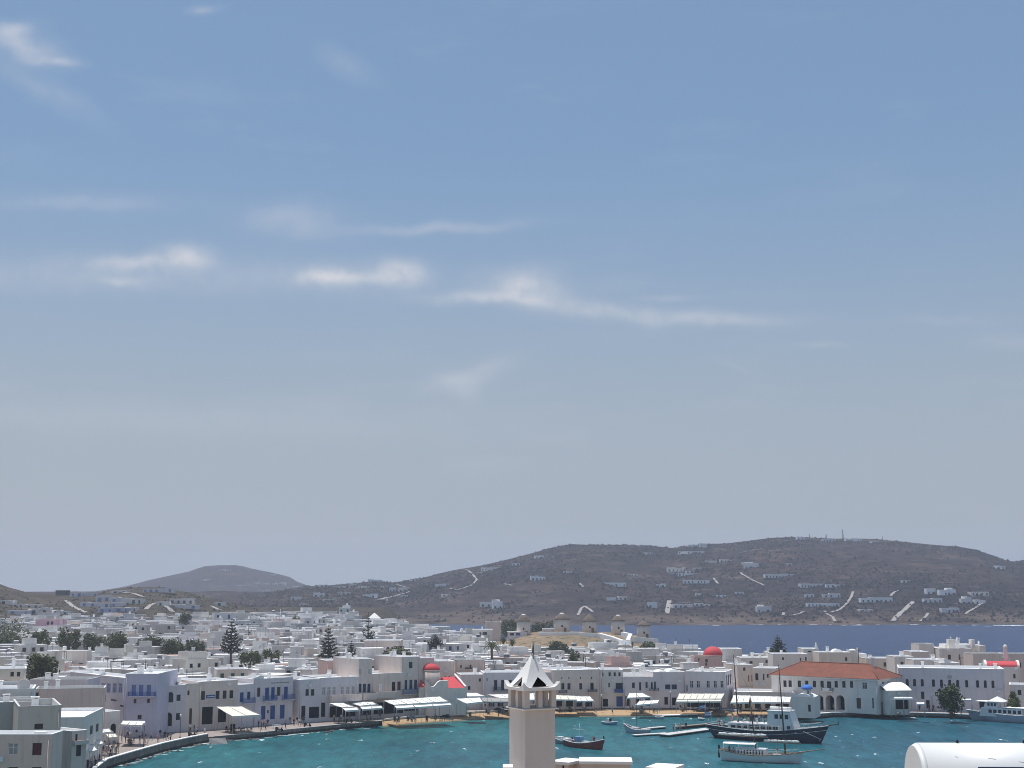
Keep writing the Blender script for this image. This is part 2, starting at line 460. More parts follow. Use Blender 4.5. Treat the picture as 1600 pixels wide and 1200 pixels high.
SIL_B = [(-200, 925), (430, 924), (480, 916), (520, 915), (560, 911), (590, 907), (615, 910), (650, 905), (700, 893), (760, 882), (820, 868), (860, 857),
         (890, 851), (950, 852), (1010, 853), (1050, 857), (1080, 852), (1130, 850), (1150, 848), (1200, 842), (1250, 840), (1300, 843), (1360, 843), (1400, 847),
         (1450, 852), (1490, 855), (1520, 860), (1560, 875), (1575, 879), (1600, 876), (1800, 868), (2300, 890)]
SIL_A = [(-300, 935), (150, 925), (200, 917), (240, 906), (300, 893), (322, 885), (345, 883), (378, 883), (395, 888), (430, 895), (455, 901), (470, 910), (500, 920), (560, 934), (700, 950), (1200, 960)]
SIL_C = [(-600, 880), (-200, 890), (-60, 898), (0, 909), (20, 917), (50, 925), (100, 929), (150, 927), (200, 918), (255, 917), (300, 926), (340, 936), (380, 946), (430, 956), (480, 966), (560, 978), (640, 990)]
qf = GROUND_Q
for fi, f in enumerate(qf.f):                       # open scrub beyond the town, bare earth on the knoll
    cx = sum(qf.v[k][0] for k in f) / 4; cy = sum(qf.v[k][1] for k in f) / 4
    if cy > 610 + 0.2 * cx or cx < -0.62 * cy: qf.mi[fi] = 1
tag(qf.build('ground', ['dry_ground', 'near_scrub']), kind='structure')
def zsil(tab, px, D):
    a, b = ray(px, interp(px, tab))
    return CAM_H + b * D
def hillB(px, d):
    Dr = 1900.0 + 60 * math.sin(px / 170.0)
    Ds = 1125.0 if px > 640 else lerp(980, 1125, sstep((px - 540) / 100.0))
    z0 = -4.0 if px > 650 else lerp(6.5, -4.0, sstep((px - 560) / 90.0))
    t = (d - Ds + 25) / (Dr - Ds)
    zr = zsil(SIL_B, px, Dr)
    X = (px - 800) / FPX * d
    n = fbm(X, d, 0.0042, 5); n2 = fbm(X + 900, d, 0.017, 4)
    if t <= 0: return z0 - 3
    if t < 1:
        k = 0.10 * min(1, t * 9) + 0.90 * (0.45 * t + 0.55 * sstep(t))
        return z0 + (zr - z0) * k + (13.0 * n + 3.2 * n2) * math.sin(math.pi * min(1, t)) ** 0.8 * min(1, (zr - z0) / 60) + 0.8 * n2
    return zr + 0.9 * n2 * 1.0 - (t - 1) * 60
def hillA(px, d):
    t = (d - 2300.0) / 700.0
    zr = zsil(SIL_A, px, 3000.0)
    X = (px - 800) / FPX * d
    n = fbm(X, d, 0.004, 5)
    if t < 1: return -5 + (zr + 5) * sstep(0.5 * t + 0.5 * t * t if t > 0 else 0) + 10 * n * math.sin(math.pi * max(0, min(1, t)))
    return zr - (t - 1) * 70
def hillC(px, d):
    t = (d - 640.0) / 310.0
    zr = zsil(SIL_C, px, 950.0)
    X = (px - 800) / FPX * d
    n = fbm(X, d, 0.012, 4)
    z0 = HT(X, 640.0) - 2.0
    if t < 1: return z0 + (zr - z0) * (0.35 * t + 0.65 * sstep(t)) + 1.8 * n * math.sin(math.pi * max(0, min(1, t)))
    return zr + 0.3 * n - (t - 1) * 8
def polar(name, fn, p0, p1, dp, d0, d1, dd, matname):
    q = MB(); rows = []
    nd = int((d1 - d0) / dd) + 1; npx = int((p1 - p0) / dp) + 1
    for i in range(nd):
        d = d0 + i * dd
        rows.append([((p0 + j * dp - 800) / FPX * d, d, fn(p0 + j * dp, d)) for j in range(npx)])
    q.grid(rows)
    o = q.build(name, matname); tag(o, kind='structure')
    return o
polar('hill', hillB, -200, 2300, 8.0, 960, 2200, 16.0, 'scrub')
polar('hill', hillA, -300, 1200, 12.0, 2250, 3400, 30.0, 'scrub')
polar('hill', hillC, -600, 640, 8.0, 640, 1100, 10.0, 'near_scrub')
def hit(fn, px, py, d0, d1, step=4.0):
    """the point of a hill that stands at a pixel"""
    a, b = ray(px, py); d = d0
    while d < d1:
        z = CAM_H + b * d
        pe = 800 + FPX * a                      # bearing used by the hill functions
        if fn(pe, d) >= z: return Vector((a * d, d, fn(pe, d)))
        d += step
    return None
# the air: thin sea haze
mh = bpy.data.materials.new('haze'); mh.use_nodes = True; mh.node_tree.nodes.clear()
pv = mh.node_tree.nodes.new('ShaderNodeVolumePrincipled')
pv.inputs['Color'].default_value = (0.76, 0.82, 0.98, 1); pv.inputs['Density'].default_value = 0.00018
pv.inputs['Anisotropy'].default_value = 0.2
ho = mh.node_tree.nodes.new('ShaderNodeOutputMaterial'); mh.node_tree.links.new(pv.outputs[0], ho.inputs['Volume'])
MATS['haze'] = mh
q = MB(); q.box(-4400, 4400, -400, 4400, -8, 135)
tag(q.build('haze', 'haze'), kind='stuff')
# ------------------------------------------------------------------ quay, beach
QZ = 1.0
QUAY_L = [(150, 1206), (158, 1199.5), (168, 1192), (187, 1186), (221, 1176), (255, 1166.5), (290, 1158.5), (325, 1151.5)]
QUAY_M = [(336, 1151), (400, 1145.5), (450, 1140), (525, 1133), (587, 1127.5), (603, 1125.5)]
BEACH_UP = [(640, 1121.5), (700, 1116.5), (760, 1112.5), (800, 1110.5), (870, 1107.5), (960, 1106), (1060, 1105), (1160, 1106.5), (1215, 1109)]
BEACH_LO = [(596, 1136), (640, 1131.5), (700, 1127.5), (760, 1123.5), (800, 1121.5), (870, 1120), (960, 1119.5), (1060, 1118.5), (1160, 1119), (1250, 1119)]
QUAY_R = [(1222, 1119.5), (1262, 1117.5), (1300, 1114), (1340, 1113.5), (1380, 1113.5), (1430, 1114), (1480, 1115.5), (1520, 1117.5), (1600, 1122), (1700, 1128)]
edge = [gnd(p[0], p[1], QZ) for p in QUAY_L + QUAY_M + BEACH_UP + QUAY_R]
_ex = np.array([e.x for e in edge]); _ey = np.array([e.y for e in edge])
m, T, b = new_mat('paving')
g = T.n('ShaderNodeNewGeometry'); pos = g.outputs['Position']
n1 = T.noise(pos, 0.12, 4.0, 0.6); n2 = T.noise(pos, 1.2, 3.0)
br = T.n('ShaderNodeTexBrick'); T.put(br.inputs['Vector'], pos); br.inputs['Scale'].default_value = 0.9
br.inputs['Color1'].default_value = (0.335, 0.275, 0.245, 1); br.inputs['Color2'].default_value = (0.30, 0.25, 0.225, 1); br.inputs['Mortar'].default_value = (0.36, 0.31, 0.275, 1)
c = T.mix(1.0, br.outputs[0], T.m('MULTIPLY_ADD', n1, 0.5, 0.72), 'MULTIPLY')
c = T.mix(T.m('MULTIPLY', T.ramp(n2, 0.58, 0.7), 0.4), c, (0.22, 0.20, 0.185, 1))
T.put(b.inputs['Base Color'], c); b.inputs['Roughness'].default_value = 0.9
m, T, b = new_mat('quay_stone')
g = T.n('ShaderNodeNewGeometry'); pos = g.outputs['Position']
spz = T.n('ShaderNodeSeparateXYZ'); T.put(spz.inputs[0], pos)
n1 = T.noise(pos, 1.1, 4.0, 0.6)
c = T.mix(T.ramp(n1, 0.3, 0.7), (0.115, 0.10, 0.088, 1), (0.21, 0.19, 0.17, 1))
wet = T.m('SUBTRACT', 1.0, T.ramp(T.m('MULTIPLY_ADD', n1, 0.5, spz.outputs[2]), 0.55, 0.85))
c = T.mix(wet, c, (0.030, 0.030, 0.026, 1))                               # weed and tide line
T.put(b.inputs['Base Color'], c); b.inputs['Roughness'].default_value = 0.85
plain('sand', (0.45, 0.315, 0.19), 0.95, 0.14, 0.4, 0.1)
plain('wet_sand', (0.24, 0.17, 0.10), 0.6, 0.1, 0.4, 0.3)
# quay slab: sea edge, then back under the houses
back = [(p.x + (-14 if i < 10 else 0), p.y + 34) for i, p in enumerate(edge)]
q = MB()
n = len(edge)
for i in range(n - 1):
    a, b_ = edge[i], edge[i + 1]; c_, d_ = back[i + 1], back[i]
    q.poly([(a.x, a.y, QZ), (b_.x, b_.y, QZ), (c_[0], c_[1], QZ), (d_[0], d_[1], QZ)], 0)
    q.poly([(a.x, a.y, -2.5), (b_.x, b_.y, -2.5), (b_.x, b_.y, QZ), (a.x, a.y, QZ)], 1)
tag(q.build('pavement', ['paving', 'quay_stone']), kind='structure')
def strip_along(pts, w, z0, z1, m=0, q=None):
    q = q or MB()
    for i in range(len(pts) - 1):
        a, b_ = pts[i], pts[i + 1]
        d = Vector((b_.x - a.x, b_.y - a.y, 0)); L = d.length; d.normalize(); nn = Vector((-d.y, d.x, 0))
        e = d * (0.0 if i == len(pts) - 2 else w * 0.4)
        P = [a - nn * 0.06, b_ + e - nn * 0.06, b_ + e + nn * w, a + nn * w]
        q.prism([(p.x, p.y) for p in P], z0, z1 + 0.004 * (i % 2), m)
    return q
# parapet on the left arm of the quay: stone wall with a white coping, block by block
par = [gnd(p[0], p[1], QZ) for p in QUAY_L]
o = strip_along(par, 0.45, QZ - 0.02, QZ + 0.55).build('sea_wall', 'quay_stone')
tag(o, 'low stone parapet wall with white coping curving along the left quay', 'wall')
strip_along(par, 0.62, QZ + 0.556, QZ + 0.70).build('coping', 'bright_white', o)
mid = [gnd(p[0], p[1], QZ) for p in QUAY_M]
tag(strip_along(mid, 0.55, QZ + 0.004, QZ + 0.10).build('kerb', 'cement'), kind='structure')
rgt = [gnd(p[0], p[1], QZ) for p in QUAY_R]
tag(strip_along(rgt, 0.7, QZ + 0.004, QZ + 0.16).build('kerb', 'roof_white'), kind='structure')
# landing steps between the two arms
s0 = gnd(331, 1152, QZ)
o = empty('landing_steps', (s0.x + 1.2, s0.y - 0.6, 0), R(22))
tag(o, 'small grey landing steps going down to the sea where the parapet ends', 'steps')
for k in range(6):
    mb = MB(); mb.box(-1.6, 1.6, -0.4 - 0.42 * k, -0.02 - 0.42 * k, -1.5, QZ - 0.17 * (k + 1) + 0.05)
    mb.build('step', 'cement', o)
# low wall behind the beach
up = [gnd(603, 1125.5, QZ)] + [gnd(p[0], p[1], QZ) for p in BEACH_UP]
tag(strip_along(up, 0.5, QZ - 0.02, QZ + 0.34).build('kerb', 'roof_grey'), kind='structure')
q = MB()
lo = [gnd(p[0], p[1], 0.0) for p in BEACH_LO]
upx = [gnd(596, 1126.2, QZ)] + up[1:] + []
rows = [[], [], [], [], []]
for i in range(len(lo)):
    u = upx[min(i, len(upx) - 1)]; l = lo[i]
    for k, t in enumerate((0.0, 0.5, 0.92, 1.0, 1.35)):
        p = Vector((u.x, u.y, 0)).lerp(Vector((l.x, l.y, 0)), t)
        z = (QZ - 0.12, 0.62, 0.22, 0.03, -0.7)[k]
        p.x += 0.5 * fbm(p.x, k, 0.2, 2)
        rows[k].append((p.x, p.y, z))
q.grid(rows[:3], 0); q.grid(rows[2:], 1)
tag(q.build('beach', ['sand', 'wet_sand']), kind='structure')
# rocks and foam at the foot of the wall
plain('foam', (0.75, 0.78, 0.79), 0.8, 0.15, 1.5)
plain('rock', (0.10, 0.095, 0.085), 0.9, 0.3, 1.0)
q = MB(); q2 = MB()
rr = random.Random(4)
seaw = [gnd(p[0], p[1], QZ) for p in QUAY_L + QUAY_M[:]]
for i in range(len(seaw) - 1):
    a, b_ = seaw[i], seaw[i + 1]; d = (b_ - a); L = d.length; d.normalize(); nn = Vector((d.y, -d.x, 0))
    k = int(L / 0.55)
    for j in range(k):
        p = a + d * (L * rr.random()) + nn * (0.5 + abs(rr.gauss(0, 0.9)))
        r0 = rr.uniform(0.15, 0.6)
        if rr.random() < 0.55:
            ang = rr.uniform(0, 3.1)
            pts = [(p.x + r0 * rr.uniform(0.7, 2.6) * math.cos(ang + t), p.y + 0.5 * r0 * math.sin(ang + t), 0.05 + 0.03 * rr.random()) for t in (0, 1, 2.1, 3.1, 4.2, 5.2)]
            q.poly([(x, y, z) for (x, y, z) in pts])
        elif rr.random() < 0.5:
            q2.lathe([(r0 * 0.9, -0.4), (r0, 0.0), (r0 * 0.8, r0 * 0.45), (r0 * 0.3, r0 * 0.62)], 6, (p.x, p.y), a0=rr.random())
tag(q.build('foam', 'foam'), 'white surf breaking along the foot of the stone quay', 'surf', kind='stuff')
tag(q2.build('rocks', 'rock'), 'dark wet boulders at the foot of the stone quay wall', 'rocks', kind='stuff')
q = MB()
for i in range(42):                                                        # surf on the far shore and the beach
    px = rr.uniform(850, 1640)
    p = gnd(px, 974.6 + (px - 850) * 0.0045 + rr.gauss(0, 0.5) + (0.8 if rr.random() < 0.3 else 0), 0.0)
    w_ = rr.uniform(0.8, 4.5) * (2 if rr.random() < 0.12 else 1)
    q.poly([(p.x - w_, p.y - 2, 0.3), (p.x + w_, p.y - 2.5, 0.3), (p.x + w_ * 0.8, p.y + 3, 0.35), (p.x - w_ * 0.7, p.y + 3, 0.35)])
tag(q.build('foam', 'foam'), 'broken white surf along the far rocky shore', 'surf', kind='stuff')

# ------------------------------------------------------------------ buildings with a known front
OCC = []                                     # screen rectangles of everything hand-placed, for the house filler
KIND = {  # frame, panel, is_door
    'w': ('frame_white', 'glass_dark', False), 'd': ('frame_dark', 'void_dark', True), 'g': ('frame_white', 'shutter_grey', False),
    'b': ('shutter_blue', 'shutter_blue', True), 'p': ('shutter_pale', 'shutter_pale', True), 'n': ('frame_dark', 'shutter_brown', False),
    'm': ('frame_dark', 'shutter_maroon', False), 'k': ('frame_dark', 'glass_dark', False), 'v': ('void_dark', 'void_dark', True),  # v: near-black panel standing in for the shade inside an open front
    'o': ('frame_white', 'bright_white', True), 'bw': ('shutter_blue', 'glass_dark', False), 'pg': ('grey_wall', 'shutter_pale', False)}
def panel_mesh(w, h, fr, pn, arch=False, bars=True, dep=0.06):
    """frame (material 0) as one mesh and pane as another, lower-left corner at the origin, facing -Y"""
    f = MB(); t = min(0.09, w * 0.14)
    if arch:
        r = w / 2; zc = h - r; N = 8
        arc = [(r - r * math.cos(math.pi * i / N), zc + r * math.sin(math.pi * i / N)) for i in range(N + 1)]
        inn = [(r - (r - t) * math.cos(math.pi * i / N), zc + (r - t) * math.sin(math.pi * i / N)) for i in range(N + 1)]
        f.box(0, t, 0, dep, 0, zc, 0); f.box(w - t, w, 0, dep, 0, zc, 0); f.box(t, w - t, 0, dep, 0, t, 0)
        for i in range(N):
            f.poly([(arc[i][0], 0, arc[i][1]), (inn[i][0], 0, inn[i][1]), (inn[i + 1][0], 0, inn[i + 1][1]), (arc[i + 1][0], 0, arc[i + 1][1])])
        p = MB(); p.poly([(t, dep * 0.7, t), (w - t, dep * 0.7, t)] + [(x, dep * 0.7, z) for (x, z) in reversed(inn)])
    else:
        f.box(0, t, 0, dep, 0, h, 0); f.box(w - t, w, 0, dep, 0, h, 0); f.box(t, w - t, 0, dep, 0, t, 0); f.box(t, w - t, 0, dep, h - t, h, 0)
        p = MB(); p.box(t, w - t, dep * 0.55, dep * 0.85, t, h - t, 0)
    if bars and w > 0.55:
        f.box(w / 2 - 0.035, w / 2 + 0.035, 0.005, dep - 0.012, t, (h - t) if not arch else h - w / 2, 0)
        if h > 1.3: f.box(t, w - t, 0.008, dep - 0.015, h * 0.62, h * 0.62 + 0.06, 0)
    return f.mesh('frame', [fr]), p.mesh('pane', [pn])

class Building:
    def __init__(s, name, label, cat, L, Rr, top, depth, mat='white', roof='roof_white', zb=QZ, base=0.0, parapet=0.45, skew=None, group=None, floor_y=1085):
        """L, Rr = (pixel x, distance); top = pixel y of the roof edge at the left corner"""
        KY = 1.021; L = (L[0], L[1] * KY); Rr = (Rr[0], Rr[1] * KY)
        a0, _ = ray(L[0], floor_y); a1, _ = ray(Rr[0], floor_y)
        s.A = Vector((a0 * L[1], L[1], 0)); s.B = Vector((a1 * Rr[1], Rr[1], 0))
        d = s.B - s.A; s.W = d.length; s.u = d / s.W
        s.rz = math.atan2(d.y, d.x); s.w = Vector((-s.u.y, s.u.x, 0))
        s.zb = zb
        s.H = at(L[0], top, L[1]).z - zb
        s.D = depth; s.mat = mat; s.roofm = roof; s.parapet = parapet
        s.root = empty(name, (s.A.x, s.A.y, zb), s.rz)
        tag(s.root, label, cat, group)
        s.holes = []; s.parts = []
        OCC.append((L[0], Rr[0], top, max(proj(s.A + Vector((0, 0, zb)))[1], proj(s.B + Vector((0, 0, zb)))[1]), (L[1] + Rr[1]) / 2))
    def loc(s, px, py):
        a, b = ray(px, py)
        k = s.A.dot(s.w) / (a * s.w.x + s.w.y)
        P = Vector((a * k, k, CAM_H + b * k))
        return (P - s.A).dot(s.u), P.z - s.zb
    def opening(s, x0, y0, x1, y1, kind='w', arch=False, deep=0.16, sill=False):
        s0, z1 = s.loc(x0, y0); s1, z0 = s.loc(x1, y1)
        s0 = max(0.12, s0); s1 = min(s.W - 0.12, s1); z0 = max(0.02, z0); z1 = min(s.H - 0.25, z1)
        if s1 - s0 < 0.2 or z1 - z0 < 0.25: return
        s.holes.append((s0, s1, z0, z1, kind, arch, deep, sill))
    def row(s, xs, y0, y1, kind='w', w=4.5, arch=False, dy=0.0, sill=False):
        for i, x in enumerate(xs): s.opening(x - w / 2, y0 + dy * i, x + w / 2, y1 + dy * i, kind, arch, sill=sill)
    def wall_front(s, q):
        X = sorted({0.0, s.W} | {h[0] for h in s.holes} | {h[1] for h in s.holes})
        Z = sorted({0.0, s.H} | {h[2] for h in s.holes} | {h[3] for h in s.holes})
        for i in range(len(X) - 1):
            for j in range(len(Z) - 1):
                cx, cz = (X[i] + X[i + 1]) / 2, (Z[j] + Z[j + 1]) / 2
                if any(h[0] < cx < h[1] and h[2] < cz < h[3] for h in s.holes): continue
                q.poly([(X[i], 0, Z[j]), (X[i + 1], 0, Z[j]), (X[i + 1], 0, Z[j + 1]), (X[i], 0, Z[j + 1])])
        for (s0, s1, z0, z1, kind, arch, deep, sill) in s.holes:
            q.poly([(s0, 0, z0), (s0, deep, z0), (s0, deep, z1), (s0, 0, z1)])
            q.poly([(s1, 0, z1), (s1, deep, z1), (s1, deep, z0), (s1, 0, z0)])
            q.poly([(s0, 0, z0), (s1, 0, z0), (s1, deep, z0), (s0, deep, z0)])
            q.poly([(s0, 0, z1), (s0, deep, z1), (s1, deep, z1), (s1, 0, z1)])
            if arch:
                r = (s1 - s0) / 2; zc = max(z0, z1 - r); N = 6; ry = z1 - zc
                for sg in (0, 1):
                    cx = s0 if sg == 0 else s1
                    pts = [((s0 + s1) / 2 + (-1 if sg == 0 else 1) * r * math.cos(math.pi / 2 * i / N), zc + ry * math.sin(math.pi / 2 * i / N)) for i in range(N + 1)]
                    for i in range(N):
                        tri = [(cx, 0.0, z1), (pts[i][0], 0.0, pts[i][1]), (pts[i + 1][0], 0.0, pts[i + 1][1])]
                        q.poly(tri if sg == 0 else tri[::-1])
    def finish(s, roof=True, chim=0, seed=0, wallname='wall'):
        q = MB(); s.wall_front(q)
        W_, D, H = s.W, s.D, s.H
        q.poly([(0, D, 0), (0, 0, 0), (0, 0, H), (0, D, H)]); q.poly([(W_, 0, 0), (W_, D, 0), (W_, D, H), (W_, 0, H)])
        q.poly([(W_, D, 0), (0, D, 0), (0, D, H), (W_, D, H)])
        q.build(wallname, s.mat, s.root)
        if roof:
            q = MB(); p = s.parapet; t = 0.24
            q.box(-0.03, W_ + 0.03, -0.03, t, H, H + 0.07 + p * 0.0); q.box(-0.03, W_ + 0.03, D - t, D + 0.03, H, H + 0.07)
            q.box(-0.03, t, t, D - t, H, H + 0.07); q.box(W_ - t, W_ + 0.03, t, D - t, H, H + 0.07)
            q.poly([(0.01, 0.01, H - p), (W_ - 0.01, 0.01, H - p), (W_ - 0.01, D - 0.01, H - p), (0.01, D - 0.01, H - p)])
            for (a, b_, c_, d_) in (((t, t), (W_ - t, t), 0, 0), ((W_ - t, t), (W_ - t, D - t), 0, 0), ((W_ - t, D - t), (t, D - t), 0, 0), ((t, D - t), (t, t), 0, 0)):
                q.poly([(b_[0], b_[1], H - p), (a[0], a[1], H - p), (a[0], a[1], H), (b_[0], b_[1], H)])
            q.build('roof', s.roofm, s.root)
        for (s0, s1, z0, z1, kind, arch, deep, sill) in s.holes:
            fr, pn, isdoor = KIND[kind]
            fm, pm = panel_mesh(s1 - s0, z1 - z0, fr, pn, arch)
            o = link('door' if isdoor and z0 < 0.3 else 'window', fm, s.root, (s0, deep - 0.05, z0))
            link('pane' if not isdoor else 'panel', pm, o)
            if sill:
                b_ = MB(); b_.box(-0.1, s1 - s0 + 0.1, -deep - 0.1, -deep + 0.06, -0.12, -0.01); b_.build('sill', 'bright_white', o)
        rr = random.Random(int(s.A.x * 13 + s.A.y * 7))
        if s.H > 5 and s.W > 5:
            x = rr.choice((0.25, s.W - 0.3)); q = MB(); q.tube((x, -0.07, 0.1), (x, -0.07, s.H - 0.5), 0.05, n=6); q.build('drainpipe', 'grey_metal' if rr.random() < 0.5 else s.mat, s.root)
            for k in range(rr.randint(0, 2)):
                x = rr.uniform(0.6, s.W - 1.4); z = rr.uniform(s.H * 0.42, s.H * 0.9)
                if any(h[0] - 0.9 < x < h[1] + 0.1 and h[2] - 0.7 < z < h[3] + 0.1 for h in s.holes): continue
                q = MB(); q.box(x, x + 0.8, -0.34, -0.02, z, z + 0.55); q.tube((x + 0.3, -0.345, z + 0.28), (x + 0.3, -0.35, z + 0.28), 0.2, n=10); q.build('air_conditioner', 'frame_white', s.root)
        rr = random.Random(seed * 7 + 3)
        for k in range(chim):
            x = rr.uniform(0.8, s.W - 0.8); y = rr.uniform(s.D * 0.35, s.D - 0.6); z = s.H - s.parapet
            q = MB(); w_ = rr.uniform(0.25, 0.45); h_ = rr.uniform(0.9, 1.7)
            q.box(x - w_, x + w_, y - w_, y + w_, z, z + h_); q.box(x - w_ - 0.1, x + w_ + 0.1, y - w_ - 0.1, y + w_ + 0.1, z + h_ + 0.12, z + h_ + 0.22)
            for (dx, dy) in ((-1, -1), (1, -1), (1, 1), (-1, 1)):
                q.box(x + dx * (w_ - 0.06) - 0.05, x + dx * (w_ - 0.06) + 0.05, y + dy * (w_ - 0.06) - 0.05, y + dy * (w_ - 0.06) + 0.05, z + h_, z + h_ + 0.12)
            q.build('chimney', 'bright_white', s.root)
        return s
    def balcony(s, x0, y0, x1, y1, mat='blue_metal', solid=False, out=1.0):
        """rail top y0, floor y1"""
        s0, z1 = s.loc(x0, y0); s1, z0 = s.loc(x1, y1); s0 = max(0.05, s0); s1 = min(s.W - 0.05, s1)
        q = MB(); q.box(s0, s1, -out, -0.003, z0 - 0.16, z0)
        o = q.build('balcony', s.mat if mat != 'blue_wash' else 'blue_wash', s.root)
        r = MB()
        if solid:
            r.box(s0, s1, -out - 0.03, -out + 0.12, z0 + 0.002, z1); r.box(s0, s0 + 0.12, -out + 0.12, -0.003, z0 + 0.002, z1); r.box(s1 - 0.12, s1, -out + 0.12, -0.003, z0 + 0.002, z1)
        else:
            k = max(3, int((s1 - s0) / 0.16))
            for i in range(k + 1):
                x = lerp(s0 + 0.03, s1 - 0.03, i / k); r.box(x - 0.022, x + 0.022, -out, -out + 0.03, z0 + 0.002, z1)
            for i in range(5):
                y = lerp(-out, -0.05, i / 5.0)
                for x in (s0 + 0.03, s1 - 0.03): r.box(x - 0.022, x + 0.022, y + 0.035, y + 0.06, z0 + 0.002, z1)
            r.box(s0, s1, -out - 0.015, -out + 0.045, z1, z1 + 0.06)
            for x in (s0, s1 - 0.06): r.box(x, x + 0.06, -out + 0.045, -0.003, z1 + 0.002, z1 + 0.062)
            r.box(s0, s1, -out - 0.01, -out + 0.04, z0 + 0.08, z0 + 0.13)
        r.build('railing', mat, o)
    def side_windows(s, side, items, kind='w'):
        """items (t0, t1, z0, z1) on the left (0) or right (1) wall"""
        fr, pn, _ = KIND[kind]
        for (t0, t1, z0, z1) in items:
            fm, pm = panel_mesh(t1 - t0, z1 - z0, fr, pn)
            if side: o = link('window', fm, s.root, (s.W + 0.02, t0, z0), R(90))
            else: o = link('window', fm, s.root, (-0.02, t1, z0), R(-90))
            link('pane', pm, o)
            o.location.x += 0.04 if side else -0.04
    def band(s, y0, y1, x0=None, x1=None, mat=None, out=0.12):
        s0 = 0.03 if x0 is None else s.loc(x0, y0)[0]; s1 = s.W - 0.03 if x1 is None else s.loc(x1, y0)[0]
        _, z1 = s.loc((x0 or 0) or 800, y0) if x0 else s.loc(proj(s.A)[0], y0); _, z0 = s.loc(x0, y1) if x0 else s.loc(proj(s.A)[0], y1)
        q = MB(); q.box(s0, s1, -out, -0.004, z0, z1)
        q.build('cornice', mat or s.mat, s.root)

# --- left corner, near the camera
b = Building('house', 'grey three-storey house at the lower left corner with one maroon shuttered window', 'house', (-60, 155), (80, 155), 1148, 4, 'warm_grey', 'roof_white', floor_y=1160)
b.opening(13, 1161, 27.5, 1180, 'g'); b.opening(51, 1161, 64.5, 1180, 'm'); b.opening(13, 1198.5, 27, 1216, 'k'); b.opening(50, 1198.5, 64, 1216, 'k')
b.side_windows(1, [(1.4, 2.3, 6.5, 8.2), (1.4, 2.3, 2.5, 4.2)], 'w')
b.finish(chim=0)
q = MB(); q.box(b.W - 2.2, b.W - 1.0, 0.6, 1.6, b.H - 0.44, b.H + 0.25); q.build('skylight', 'bright_white', b.root)
b = Building('house', 'peeling peach-beige house behind the grey corner house, its long side facing the quay street', 'house', (28, 171), (95, 173), 1104.5, 12, 'beige', 'roof_grey', floor_y=1125, parapet=0.9)
b.opening(54, 1131, 67, 1139, 'k')
b.finish(chim=1, seed=2)
sd = MB(); sd.poly([(b.W + 0.012, 0.0, 0), (b.W + 0.012, 12, 0), (b.W + 0.012, 12, b.H - 0.01), (b.W + 0.012, 0.0, b.H - 0.01)]); sd.build('side_wall', 'grey_wall', b.root)  # grey sheet over the beige side wall, its shaded tone put into colour
b.side_windows(1, [(1.2, 2.1, 4.6, 8.2), (3.8, 4.7, 4.6, 8.2), (7.0, 7.9, 4.8, 7.6), (9.8, 10.6, 4.8, 7.6), (2.2, 3.2, 0.4, 3.2), (5.4, 6.4, 0.4, 3.2), (9.0, 10.0, 0.4, 3.2)], 'k')
b = Building('house', 'low ruined beige walls with a flat grey roof, left of the peeling peach house', 'house', (-60, 178), (60, 182), 1100, 9, 'cement', 'roof_grey', floor_y=1110)
b.finish(chim=1, seed=5)
b = Building('house', 'small white house with a curved white gable above the ruined grey roof', 'house', (-30, 190), (52, 192), 1078, 8, 'white', 'roof_white', floor_y=1090)
b.opening(53 - 2, 1082, 57, 1090, 'k'); b.finish(chim=1, seed=6)
gq = MB(); gx0 = b.W * 0.68; gx1 = b.W * 0.92
gq.extrude([(gx0, 0.3, b.H)] + [(lerp(gx0, gx1, i / 8), 0.3, b.H + 0.9 + 0.5 * math.sin(math.pi * i / 8)) for i in range(9)] + [(gx1, 0.3, b.H)][::1], (0, 0.3, 0), (0, 0.7, 0)); gq.build('gable', 'white', b.root)
b = Building('house', 'wide plain grey-beige house with a blank wall, behind the peeling peach house', 'house', (54, 243), (163, 246), 1077, 7, 'warm_grey', 'roof_grey', floor_y=1095)
b.opening(55, 1082, 60, 1091, 'k'); b.finish(chim=2, seed=9)
b.side_windows(1, [(3.0, 3.9, 8.2, 9.4)], 'k')
b = Building('house', 'small grey street house with a balcony terrace, right of the peeling peach house', 'house', (112, 192), (135, 194), 1143, 6, 'grey_wall', 'roof_white', floor_y=1160)
b.opening(119.5, 1164, 126.5, 1181, 'k'); b.opening(118, 1147, 121, 1158, 'k'); b.balcony(113, 1157.5, 134.5, 1160, 'grey_wall', True, 0.6); b.finish()
b = Building('house', 'low white shop row with terraces beside the quay street, under the blank-walled house', 'house', (130, 215), (160, 232), 1121, 9, 'church_wash', 'roof_white', floor_y=1140)
b.opening(141, 1135, 145, 1146, 'k'); b.opening(150, 1132, 154, 1142, 'k'); b.finish()
b.side_windows(1, [(0.8, 2.8, 0.1, 2.7), (3.4, 5.2, 0.1, 2.7), (6.0, 7.8, 0.1, 2.7), (1.4, 2.3, 4.2, 6.2), (4.2, 5.1, 4.2, 6.2), (6.8, 7.6, 4.2, 6.2)], 'k')
b = Building('house', 'white house with two small upper windows near the left edge, below the round tree', 'house', (-20, 222), (40, 224), 1046, 8, 'cream', 'roof_white', floor_y=1070)
b.row([19, 29], 1050, 1057, 'k', 5); b.row([21, 31], 1067.5, 1075, 'k', 4.5)
b.finish(chim=1, seed=3)
b.balcony(-10, 1064.5, 37, 1067, 'bright_white', True, 1.4)
b = Building('house', 'long low lavender house with a flat terrace behind the blank-walled grey house', 'house', (46, 262), (136, 262), 1062, 8, 'lavender', 'roof_grey', floor_y=1080)
b.finish(chim=2, seed=12)
